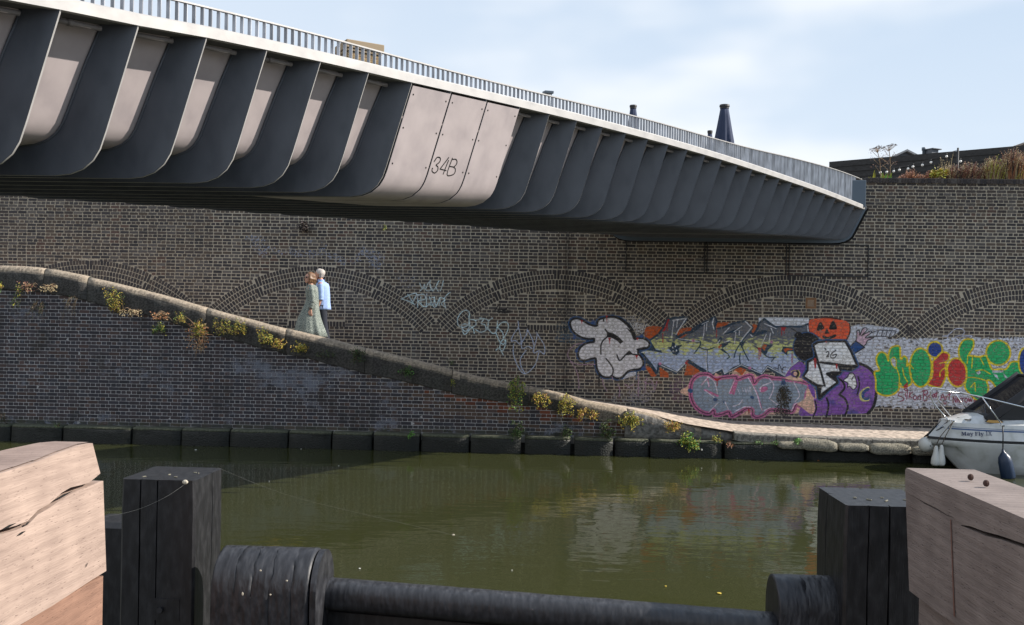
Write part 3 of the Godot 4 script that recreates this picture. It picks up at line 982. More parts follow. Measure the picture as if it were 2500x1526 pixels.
func footbridge() -> void:
	var b := thing("footbridge", "grey steel footbridge with deep slanting ribs and slatted railing spanning the canal to the wall", "bridge")
	var first := -16
	# deck, edge flange, underside
	var deck := begin()
	var soffit := begin()
	var farside := begin(true)
	var lip := begin()
	for i in range(first, 31):
		quad(deck, br(i, -0.06, 0.085), br(i + 1, -0.06, 0.085), br(i + 1, -BRIDGE_WIDE, 0.085), br(i, -BRIDGE_WIDE, 0.085))
		quad(deck, br(i, 0.0, 0.0), br(i, -BRIDGE_WIDE, 0.0), br(i + 1, -BRIDGE_WIDE, 0.0), br(i + 1, 0.0, 0.0))
		quad(soffit, br(i, -0.92, -0.965), br(i, -BRIDGE_WIDE + 0.92, -0.965), br(i + 1, -BRIDGE_WIDE + 0.92, -0.965), br(i + 1, -0.92, -0.965))
		var p := bay_profile()
		for k in p.size() - 1:
			var u := Vector2(-BRIDGE_WIDE - p[k].x, p[k].y)
			var v := Vector2(-BRIDGE_WIDE - p[k + 1].x, p[k + 1].y)
			quad(farside, br(i, u.x, u.y), br(i + 1, u.x, u.y), br(i + 1, v.x, v.y), br(i, v.x, v.y))
		for side in [[0.012, 0.0], [-BRIDGE_WIDE - 0.012, 1.0]]:
			var x0: float = side[0]
			var x1: float = x0 - 0.085 if side[1] == 0.0 else x0 + 0.085
			var c := [Vector2(x0, -0.006), Vector2(x0, 0.080), Vector2(x0 + (x1 - x0) * 0.1, 0.092), Vector2(x1, 0.092), Vector2(x1, -0.006)]
			if side[1] == 1.0:
				c.reverse()
			for k in 5:
				var l := (k + 1) % 5
				quad(lip, br(i, c[k].x, c[k].y), br(i + 1, c[k].x, c[k].y), br(i + 1, c[l].x, c[l].y), br(i, c[l].x, c[l].y))
	put("deck", done(deck), M.deck, b)
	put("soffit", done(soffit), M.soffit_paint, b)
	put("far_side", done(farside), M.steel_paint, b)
	put("edge_flange", done(lip), M.edge_steel, b)
	# ribs, each a plate of its own, with the bright arris of its edge
	for i in range(first, 31):
		var st := begin()
		var o := br(i, 0, 0)
		plate(st, rib_outline(), func(p, d): return o + Vector3(p.x, p.y * deep(i), d), -0.011, 0.011)
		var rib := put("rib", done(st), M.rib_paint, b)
		if i > -4:
			st = begin(true)
			var ol := rib_outline()
			for k in 7:
				var u := br(i, ol[k].x + 0.0015, ol[k].y - 0.0006)
				var v := br(i, ol[k + 1].x + 0.0015, ol[k + 1].y - 0.0006)
				var zz := Vector3(0, 0, 0.0105)
				quad(st, v + zz, v - zz, u - zz, u + zz)
			put("edge_strip", done(st), M.edge_steel, rib)
	for i in range(first, 30):
		var st := begin()
		var p := bay_profile()
		for k in p.size() - 1:
			quad(st, br(i, p[k + 1].x, p[k + 1].y), br(i + 1, p[k + 1].x, p[k + 1].y), br(i + 1, p[k].x, p[k].y), br(i, p[k].x, p[k].y))
		st.set_smooth_group(0)
		put("web_panel", smooth_strip(i, p), M.steel_paint, b)
		if i > -3:
			st = begin(true)
			var a := br(i, -0.17, -0.055)
			tube(st, [a.lerp(br(i + 1, -0.17, -0.055), 0.03), a.lerp(br(i + 1, -0.17, -0.055), 0.78)], 0.021, 8)
			if i % 3 == 0:
				tube(st, [a.lerp(br(i + 1, -0.17, -0.055), 0.35), a.lerp(br(i + 1, -0.17, -0.055), 0.42)], 0.029, 8)
			put("conduit", done(st), M.conduit_paint, b)
			# weld bead where the next rib meets the web
			st = begin(true)
			var bead := []
			for q in p:
				bead.append(br(i + 1, q.x + 0.008, q.y) + Vector3(0, 0, 0.014))
			tube(st, bead, 0.009, 5)
			put("weld", done(st), M.rib_paint, b)
	# three flush cover plates with the bridge number cut in the middle one
	for n in 3:
		var i := 6.0 + n
		var o := rib_outline(0.004)
		var prof := [Vector2(-0.012, -0.03), Vector2(-0.245, -0.84), Vector2(-0.265, -0.91), Vector2(-0.292, -0.985), Vector2(-0.318, -1.035), Vector2(-0.345, -1.075), Vector2(-0.425, -1.145), Vector2(-0.525, -1.185), Vector2(-0.65, -1.20), Vector2(-1.7, -1.202)]
		var panel := Node3D.new()
		panel.name = piece("cover_plate", b)
		b.add_child(panel, true)
		var st := begin(true)
		var g := 0.018
		var off := 0.014
		var ring := []
		for e in [i + g, i + 1.0 - g]:
			for depth in [off, off - 0.006]:
				var line := []
				for q in prof:
					line.append(br(e, q.x + depth, q.y - depth * 0.35))
				ring.append(line)
		for k in prof.size() - 1:
			quad(st, ring[0][k + 1], ring[2][k + 1], ring[2][k], ring[0][k])
			quad(st, ring[1][k], ring[3][k], ring[3][k + 1], ring[1][k + 1])
		var sheet := done(st)
		put("sheet", sheet, M.steel_paint, panel)
		st = begin()
		for k in prof.size() - 1:
			quad(st, ring[0][k], ring[1][k], ring[1][k + 1], ring[0][k + 1])
			quad(st, ring[2][k], ring[2][k + 1], ring[3][k + 1], ring[3][k])
		quad(st, ring[0][0], ring[2][0], ring[3][0], ring[1][0])
		put("sheet_edge", done(st), M.rib_paint, panel)
		for e in [i + 0.085, i + 0.915]:
			for v in [0.10, 0.5, 0.93]:
				var s2 := begin()
				var c := br(e, lerpf(-0.012, -0.262, v) + off, lerpf(-0.03, -0.90, v) - off * 0.35)
				var nrm := plate_normal()
				tube(s2, [c - nrm * 0.004, c + nrm * 0.0016], 0.0105, 7)
				put("screw", done(s2), M.hole, panel)
		if n == 1:
			bridge_number(panel, off)
	# railing: upright flat bars set across the bridge, a thin rail along their heads
	var pitch := 0.1316
	var bars := []
	var f := -3.0
	while f < 30.4:
		var h := table(RAIL_UP, f)
		var st := begin()
		var base := br(f, -0.26, 0.09)
		var tall := h - 0.012 - 0.09
		var tone := rng.randf()
		bbox(st, Transform3D(Basis(), base + Vector3(0, tall / 2, 0)), Vector3(0.032, tall, 0.010), 0.0015)
		put("railing_bar", done(st), M.baluster_steel, b)
		f += pitch
	var rail := begin()
	for i in range(first * 2, 62):
		var e := i / 2.0
		var p0 := br(e, -0.26, table(RAIL_UP, e) - 0.012)
		var p1 := br(e + 0.5, -0.26, table(RAIL_UP, e + 0.5) - 0.012)
		var wv := Vector3(0.024, 0, 0)
		var hv := Vector3(0, 0.014, 0)
		quad(rail, p0 + wv, p1 + wv, p1 + wv + hv, p0 + wv + hv)
		quad(rail, p0 - wv + hv, p1 - wv + hv, p1 - wv, p0 - wv)
		quad(rail, p0 + wv + hv, p1 + wv + hv, p1 - wv + hv, p0 - wv + hv)
		quad(rail, p0 - wv, p1 - wv, p1 + wv, p0 + wv)
	put("top_rail", done(rail), M.edge_steel, b)
	# far railing as one mass of slats: only its head could show
	var far := begin()
	for i in range(-14 * 4, 31 * 4):
		var e := i / 4.0
		var h := table(RAIL_UP, e)
		box(far, Transform3D(Basis(), br(e, -BRIDGE_WIDE + 0.26, 0.09 + (h - 0.1) / 2)), Vector3(0.032, h - 0.1, 0.01))
	var fr := put("far_railing_slats", done(far), M.baluster_steel, b)
	fr.set_meta("kind", "stuff")
	# the bearing at the wall: end plate, black joint and the blue-grey end pillar
	var st := begin()
	var o := br(30.0, 0, 0)
	plate(st, rib_outline(0.075), func(p, d): return Vector3(o.x + p.x - 0.02, o.y + p.y * deep(30.0) - 0.03, d), WALL_Z + 0.01, WALL_Z + 0.10)
	put("end_plate", done(st), M.pillar_paint, b)
	st = begin()
	plate(st, rib_outline(0.115), func(p, d): return Vector3(o.x + p.x + 0.015, o.y + p.y * deep(30.0) - 0.035, d), WALL_Z - 0.2, WALL_Z + 0.012)
	put("joint_seal", done(st), M.hole, b)
	st = begin()
	var lo := uz(2073, 505, -21.8)
	var hi := uz(2115, 440, -21.8)
	bbox(st, Transform3D(Basis(), Vector3((lo.x + hi.x) / 2, (lo.y + hi.y) / 2, -21.93)), Vector3(hi.x - lo.x, hi.y - lo.y, 0.26), 0.006)
	put("end_pillar", done(st), M.pillar_paint, b)
func smooth_strip(i: int, p: Array) -> ArrayMesh:
	var st := begin(true)
	for k in p.size() - 1:
		quad(st, br(i, p[k + 1].x, p[k + 1].y), br(i + 1, p[k + 1].x, p[k + 1].y), br(i + 1, p[k].x, p[k].y), br(i, p[k].x, p[k].y))
	return done(st)
func plate_normal() -> Vector3:
	var along := (br(8, 0, 0) - br(7, 0, 0)).normalized()
	var down := Vector3(-0.235, -0.81, 0).normalized()
	return along.cross(down).normalized() * -1.0
func bridge_number(panel: Node3D, off: float) -> void:   # 34B in thin cut strokes
	var nrm := plate_normal()
	var a := br(7.5, -0.1242 + off, -0.42 - off * 0.35)
	var pl := Plane(nrm, a + nrm * 0.003)
	# strokes read off the plate, in units of a window 300 pixels wide
	var strokes := [
		[[282, 915], [315, 868], [345, 868], [355, 890], [340, 925], [305, 955], [325, 975], [322, 1015], [290, 1045], [262, 1030], [257, 1008]],
		[[450, 868], [350, 1000], [420, 1018]], [[448, 900], [385, 1058]],
		[[492, 875], [430, 1060], [490, 1068], [520, 1040], [525, 1000], [505, 978], [462, 970]], [[492, 890], [530, 888], [545, 915], [535, 950], [505, 978]]]
	for s in strokes:
		var pts := []
		for q in s:
			pts.append(up(1000.0 + q[0] / 4.7, 200.0 + q[1] / 4.7, pl))
		if s.size() > 4:
			pts = curve(pts, 4)
		var st := begin()
		for k in pts.size() - 1:
			var d: Vector3 = (pts[k + 1] - pts[k]).normalized()
			var w := nrm.cross(d) * 0.0065
			quad(st, pts[k] - w - d * 0.004, pts[k + 1] - w + d * 0.004, pts[k + 1] + w + d * 0.004, pts[k] + w - d * 0.004) if w.cross(d).dot(nrm) < 0 else quad(st, pts[k] + w - d * 0.004, pts[k + 1] + w + d * 0.004, pts[k + 1] - w + d * 0.004, pts[k] - w - d * 0.004)
		put("number_cut", done(st), M.hole, panel)

func beyond_the_wall() -> void:
	# yellow stock brick chimney
	var c := thing("chimney_stack", "yellow stock brick chimney stack showing above the bridge railing", "chimney")
	var k := 60.0
	var turn := deg_to_rad(33.0)
	var at := uz(851, 97, -34.0)
	var basis := Basis(Vector3.UP, turn)
	var w := 1.25
	var d := 1.05
	# the near corner stands at «at»; the lit face runs to the right and away
	var right := basis * Vector3(1, 0, 0)
	var back := basis * Vector3(0, 0, -1)
	var base := at + right * (w / 2) + back * (d / 2)
	var stone := mat("stock_brick", Color.WHITE, 0.9)
	stone.vertex_color_use_as_albedo = true
	grain(stone, M.g_stone, Vector3.ONE * 3.0)
	stone.uv1_world_triplanar = true
	mat("stock_mortar", lin(0.34, 0.29, 0.2), 0.9)
	var top := at.y
	var st := begin()
	box(st, Transform3D(basis, Vector3(base.x, (5.3 + top - 0.42) / 2, base.z)), Vector3(w, top - 0.42 - 5.3, d))
	put("stack_core", done(st), M.stock_mortar, c)
	var brick := brick_mesh(0.215, 31)
	var spots := []
	var tint := []
	var row := 0
	var y := top - 0.46
	while y > top - 2.6:
		for face in 2:
			var len: float = w if face == 0 else d
			var n := int(len / (0.227 if row % 2 == 0 else 0.1135))
			for e in n:
				var t := (e + 0.5) / n - 0.5
				var p: Vector3 = base + (right * t * w - back * d / 2 if face == 0 else back * t * d - right * w / 2)
				p.y = y
				var bs := basis if face == 0 else Basis(Vector3.UP, turn - PI / 2)
				spots.append(Transform3D(bs.scaled_local(Vector3(len / n * 0.94 / 0.215, 1, 1)), p + (-back if face == 0 else -right) * 0.006))
				var v := rng.randf_range(0.6, 1.1)
				tint.append(Color(0.42 * v, 0.28 * v, 0.125 * v) if rng.randf() < 0.82 else Color(0.24, 0.15, 0.08))
		y -= 0.0752
		row += 1
	many("brick_courses", brick, stone, spots, tint, c)
	for layer in [[0.40, 0.30, 0.06], [0.30, 0.0, 0.11], [0.0, -0.02, 0.07]]:
		if layer[0] == 0.0:
			continue
		var s := begin()
		bbox(s, Transform3D(basis, Vector3(base.x, top - (layer[0] + layer[1]) / 2, base.z)), Vector3(w + layer[2] * 2, layer[0] - layer[1] - 0.004, d + layer[2] * 2), 0.02)
		put("corbel_course", done(s), mat("old_stone", lin(0.30, 0.235, 0.16), 0.95), c)
	# closed parasols on the terrace
	for q in [[1769, 256, 1747, 352, -27.0, "tall closed navy blue parasol standing clear above the bridge railing"], [1546, 257, 1530, 330, -29.5, "closed navy parasol whose top alone shows over the railing"], [1733.5, 319, 1722, 360, -31.0, "small dark closed parasol tip just left of the tall navy one"]]:
		parasol(uz(q[0], q[1], q[4]), absf(uz(q[0], q[3], q[4]).x - uz(q[2], q[3], q[4]).x), q[5])
	# a flat floodlight head on its post
	var f := thing("floodlight_mast", "dark square floodlight head on a slim post above the bridge railing", "lamp", uz(1338, 226, -27.0))
	st = begin()
	bbox(st, Transform3D(Basis.from_euler(Vector3(0.1, 0.3, 0.0)), Vector3(0, 0, 0)), Vector3(0.26, 0.075, 0.3), 0.01)
	put("head", done(st), M.pillar_paint, f)
	st = begin()
	for x in [-0.09, 0.10]:
		tube(st, [Vector3(x, -0.04, 0), Vector3(x * 0.8, -0.42, 0)], 0.013, 6)
	tube(st, [Vector3(0.02, -0.42, 0), Vector3(0.02, -4.5, 0)], 0.04, 8)
	put("post", done(st), M.pillar_paint, f)
	# the long low building behind the planting
	var a := uz(2032, 395, -42.0)
	var e := uz(2520, 354.5, -37.5)
	var h := thing("coal_shed_building", "long low brick building with a black roof edge behind the terrace planting", "building")
	var along := (Vector3(e.x, 0, e.z) - Vector3(a.x, 0, a.z)).normalized()
	var inn := along.cross(Vector3.UP) * -1.0
	if inn.z > 0:
		inn = -inn
	var shed := func(x: float, y2: float, dd: float) -> Vector3: return Vector3(a.x, 0, a.z) + along * x + inn * dd + Vector3(0, y2, 0)
	var long := (Vector3(e.x, 0, e.z) - Vector3(a.x, 0, a.z)).length() + 12.0
	var yt := (a.y + e.y) / 2
	st = begin()
	quad(st, shed.call(0, 5.3, 0), shed.call(long, 5.3, 0), shed.call(long, yt - 0.3, 0), shed.call(0, yt - 0.3, 0))
	quad(st, shed.call(0, 5.3, 8), shed.call(0, 5.3, 0), shed.call(0, yt - 0.3, 0), shed.call(0, yt - 0.3, 8))
	put("wall", done(st), grain(mat("old_brown_brick", lin(0.12, 0.085, 0.055), 0.95), M.g_stone, Vector3.ONE * 1.5), h)
	var slate := grain(mat("slate", lin(0.03, 0.03, 0.032), 0.7), M.g_stone, Vector3.ONE * 1.0)
	for k2 in 4:      # stepped gutter boards
		st = begin()
		var y0 := yt - 0.12 - k2 * 0.24
		var dd := -0.10 + k2 * 0.03
		quad(st, shed.call(-0.1, y0 - 0.13, dd), shed.call(long, y0 - 0.13, dd), shed.call(long, y0 + 0.12, dd), shed.call(-0.1, y0 + 0.12, dd))
		quad(st, shed.call(-0.1, y0 + 0.12, dd), shed.call(long, y0 + 0.12, dd), shed.call(long, y0 + 0.12, dd + 9), shed.call(-0.1, y0 + 0.12, dd + 9))
		quad(st, shed.call(-0.1, y0 - 0.13, dd + 8), shed.call(-0.1, y0 - 0.13, dd), shed.call(-0.1, y0 + 0.12, dd), shed.call(-0.1, y0 + 0.12, dd + 8))
		put("roof_board", done(st), slate, h)
	gable("gabled_roof", "grey gabled roof end peeking over the black roof edge", 2211, 366, 2172, 2247, 384, -60.0)
	gable("brown_gable", "brownish roof gable rising beyond the black roof edge at its tall end", 2520, 340, 2478, 2560, 362, -55.0)
	var v := thing("roof_vent", "small grey box vent with a cowl on the far roof", "vent", uz(2266, 378, -50.0))
	st = begin()
	bbox(st, Transform3D(Basis(Vector3.UP, 0.5), Vector3(0.15, 0.12, 0)), Vector3(0.5, 0.26, 0.5), 0.01)
	bbox(st, Transform3D(Basis(Vector3.UP, 0.5), Vector3(0.2, 0.27, 0)), Vector3(0.66, 0.05, 0.66), 0.01)
	put("housing", done(st), M.rib_paint, v)
	st = begin(true)
	tube(st, [Vector3(-0.23, 0.0, 0), Vector3(-0.23, 0.22, 0), Vector3(-0.23, 0.225, 0), Vector3(-0.23, 0.38, 0)], [0.07, 0.07, 0.10, 0.10], 10)
	put("cowl", done(st), M.pillar_paint, v)
func gable(called: String, label: String, px: float, py: float, x0: float, x1: float, yb: float, z: float) -> void:
	var g := thing(called, label, "roof")
	var p := uz(px, py, z)
	var l := uz(x0, yb, z)
	var r := uz(x1, yb, z)
	var st := begin()
	plate(st, PackedVector2Array([Vector2(l.x, 5.3), Vector2(r.x, 5.3), Vector2(r.x, r.y - 0.08), Vector2(p.x, p.y - 0.1), Vector2(l.x, l.y - 0.08)]), flat_z, z - 6.0, z)
	put("gable_wall", done(st), M.rib_paint, g)
	for s in [[l, p], [p, r]]:
		st = begin()
		var o: Vector3 = (s[1] - s[0]).normalized() * 0.25
		var a: Vector3 = s[0] - (o if s[0] == l else Vector3.ZERO)
		var b: Vector3 = s[1] + (o if s[1] == r else Vector3.ZERO)
		var t := Vector3(0, 0.12, 0)
		var zf := Vector3(0, 0, 0.3)
		var zb := Vector3(0, 0, -6.3)
		quad(st, a + zf - t, b + zf - t, b + zf, a + zf)
		quad(st, a + zf, b + zf, b + zb, a + zb)
		quad(st, a + zb - t, b + zb - t, b + zf - t, a + zf - t)
		put("roof_slope", done(st), M.edge_steel if called == "gabled_roof" else M.old_brown_brick, g)
func parasol(tip: Vector3, half: float, label: String) -> void:
	var p := thing("closed_parasol", label, "parasol", Vector3(tip.x, 5.35, tip.z), "closed navy parasols on the terrace")
	var h := tip.y - 5.35
	if not M.has("navy_cloth"):
		mat("navy_cloth", lin(0.022, 0.034, 0.075), 0.85)
	var st := begin(true)
	var rings := []
	var body := minf(2.35, h - 0.7)
	for j in 11:
		var f := j / 10.0
		var r := half * (0.43 + 0.62 * minf(f / 0.42, 1.0)) * (1.0 - 0.5 * smoothstep(0.5, 1.0, f))
		var ring := []
		for k in 32:
			var a := TAU * k / 32
			var fold := 1.0 + (0.05 + 0.16 * f) * sin(a * 8.0 + 0.6 * sin(f * 5.0)) 
			ring.append(Vector3(cos(a) * r * fold, h - 0.10 - f * body, sin(a) * r * fold))
		rings.append(ring)
	loft(st, rings, true, true)
	put("canopy", done(st), M.navy_cloth, p)
	st = begin(true)
	tube(st, [Vector3(0, 0, 0), Vector3(0, h - 0.05, 0)], 0.035, 8)
	put("pole", done(st), M.dark_iron, p)
	st = begin()
	tube(st, [Vector3(0, h - 0.11, 0), Vector3(0, h - 0.06, 0), Vector3(0, h - 0.055, 0), Vector3(0, h, 0)], [half * 0.5, half * 0.5, half * 0.58, half * 0.54], 14)
	put("cap", done(st), M.dark_iron, p)

# ---------------------------------------------------------------- bodies: tapered capsules joined smoothly and meshed as surface nets
func body_mesh(st: SurfaceTool, bones: Array, cell: float, k: float) -> void:   # bones: [a, ra, b, rb]
	var lo := Vector3.ONE * 1e9
	var hi := Vector3.ONE * -1e9
	for b in bones:
		for e in [[b[0], b[1]], [b[2], b[3]]]:
			lo = lo.min(e[0] - Vector3.ONE * (e[1] + cell * 3.0))
			hi = hi.max(e[0] + Vector3.ONE * (e[1] + cell * 3.0))
	var n := Vector3i(((hi - lo) / cell).ceil()) + Vector3i.ONE
	var f := PackedFloat32Array()
	f.resize(n.x * n.y * n.z)
	f.fill(1.0)
	for b in bones:
		var a: Vector3 = b[0]
		var ab: Vector3 = b[2] - b[0]
		var l2 := maxf(ab.length_squared(), 1e-9)
		var ra: float = b[1]
		var dr: float = b[3] - b[1]
		var reach := maxf(b[1], b[3]) + k + cell * 2.0
		var p0 := Vector3i(((a.min(b[2]) - Vector3.ONE * reach - lo) / cell).floor()).clamp(Vector3i.ZERO, n - Vector3i.ONE)
		var p1 := Vector3i(((a.max(b[2]) + Vector3.ONE * reach - lo) / cell).ceil()).clamp(Vector3i.ZERO, n - Vector3i.ONE)
		for z in range(p0.z, p1.z + 1):
			for y in range(p0.y, p1.y + 1):
				var at := (z * n.y + y) * n.x
				for x in range(p0.x, p1.x + 1):
					var p := lo + Vector3(x, y, z) * cell - a
					var t := clampf(p.dot(ab) / l2, 0.0, 1.0)
					var d := (p - ab * t).length() - ra - dr * t
					var o := f[at + x]
					var h := maxf(k - absf(o - d), 0.0) / k
					f[at + x] = minf(o, d) - h * h * k * 0.25
	var ids := {}
	var pos := PackedVector3Array()
	var c8 := [0, 1, n.x, n.x + 1, n.x * n.y, n.x * n.y + 1, n.x * n.y + n.x, n.x * n.y + n.x + 1]
	for z in n.z - 1:
		for y in n.y - 1:
			var at := (z * n.y + y) * n.x
			for x in n.x - 1:
				var i := at + x
				if f[i] > 0.4 and f[i + c8[7]] > 0.4:
					continue
				var inside := 0
				for e in 8:
					if f[i + c8[e]] < 0.0:
						inside += 1
				if inside == 0 or inside == 8:
					continue
				var s := Vector3.ZERO
				var m := 0
				for e in 8:
					for ax in 3:
						if e & (1 << ax):
							continue
						var g: int = e | (1 << ax)
						var va := f[i + c8[e]]
						var vb := f[i + c8[g]]
						if (va < 0.0) != (vb < 0.0):
							var q := Vector3(e & 1, (e >> 1) & 1, (e >> 2) & 1)
							q[ax] += va / (va - vb)
							s += q
							m += 1
				ids[i] = pos.size()
				pos.append(lo + (Vector3(x, y, z) + s / m) * cell)
	var step := [1, n.x, n.x * n.y]
	for i in ids:
		for ax in 3:
			var j: int = i + step[ax]
			if (f[i] < 0.0) == (f[j] < 0.0):
				continue
			var u: int = step[(ax + 1) % 3]
			var v: int = step[(ax + 2) % 3]
			if not (ids.has(i - u) and ids.has(i - v) and ids.has(i - u - v)):
				continue
			var q := [pos[ids[i]], pos[ids[i - u]], pos[ids[i - u - v]], pos[ids[i - v]]]
			if f[i] < 0.0:
				quad(st, q[0], q[1], q[2], q[3])
			else:
				quad(st, q[3], q[2], q[1], q[0])
func ellipse(c: Vector3, rx: float, rz: float, n: int, fold := 0.0, ph := 0.0, lobes := 9.0, tilt := 0.0) -> Array:   # a level ring, counter-clockwise seen from below
	var r := []
	for k in n:
		var a := TAU * k / n
		var s := 1.0 + fold * (sin(a * lobes + ph) + 0.5 * sin(a * (lobes * 1.7) + ph * 2.0))
		r.append(c + Vector3(cos(a) * rx * s, tilt * cos(a), sin(a) * rz * s))
	return r
func hand_bones(w: Vector3, dir: Vector3, palm: Vector3, thumb: Vector3) -> Array:   # a relaxed hand: palm, four curled fingers of unequal length, thumb from the side
	var side := thumb
	var out := []
	var k0 := w + dir * 0.09
	for s in [-0.028, -0.01, 0.01, 0.028]:
		out.append([w + side * s * 0.55 + dir * 0.012, 0.016, k0 + side * s, 0.0125])
	var lens := [0.068, 0.078, 0.074, 0.058]
	for q in 4:
		var s: float = [0.029, 0.010, -0.010, -0.029][q]
		var a := k0 + side * s
		var b: Vector3 = a + (dir * 0.92 + palm * 0.38).normalized() * lens[q] * 0.5
		var c: Vector3 = b + (dir * 0.62 + palm * 0.78).normalized() * lens[q] * 0.5
		out.append([a, 0.0105, b, 0.0092])
		out.append([b, 0.0092, c, 0.0078])
	var t0 := w + dir * 0.028 + side * 0.024
	var t1 := t0 + (side * 0.62 + dir * 0.72 + palm * 0.25).normalized() * 0.042
	var t2 := t1 + (dir * 0.92 + palm * 0.35).normalized() * 0.034
	out.append([t0, 0.015, t1, 0.0115])
	out.append([t1, 0.0115, t2, 0.0090])
	return out
func face_parts(head: Basis, c: Vector3, person: Node3D, st: SurfaceTool) -> void:   # skull, jaw, nose, lips, ears as one grid of 4 mm; +x of «head» looks ahead
	var b := []
	var g := func(x: float, y: float, z: float) -> Vector3: return c + head * Vector3(x, y, z)
	b.append([g.call(-0.022, 0.035, 0), 0.088, g.call(0.022, 0.035, 0), 0.080])
	b.append([g.call(0.035, 0.0, 0), 0.066, g.call(0.050, -0.06, 0), 0.044])
	b.append([g.call(0.050, -0.07, 0), 0.036, g.call(0.066, -0.095, 0), 0.022])
	for s in [-1.0, 1.0]:
		b.append([g.call(0.02, -0.045, s * 0.044), 0.026, g.call(0.055, -0.085, s * 0.02), 0.024])
		b.append([g.call(0.055, -0.022, s * 0.036), 0.026, g.call(0.06, -0.03, s * 0.03), 0.022])
		b.append([g.call(-0.008, 0.012, s * 0.079), 0.013, g.call(-0.004, -0.018, s * 0.075), 0.009])
		b.append([g.call(0.083, 0.026, s * 0.018), 0.013, g.call(0.074, 0.022, s * 0.046), 0.012])
		b.append([g.call(0.098, -0.027, s * 0.009), 0.010, g.call(0.094, -0.03, s * 0.013), 0.007])
	b.append([g.call(0.090, 0.022, 0), 0.010, g.call(0.112, -0.020, 0), 0.0115])
	b.append([g.call(0.092, -0.052, 0.018), 0.007, g.call(0.092, -0.052, -0.018), 0.007])
	b.append([g.call(0.087, -0.064, 0.014), 0.0075, g.call(0.087, -0.064, -0.014), 0.0075])
	body_mesh(st, b, 0.0046, 0.018)

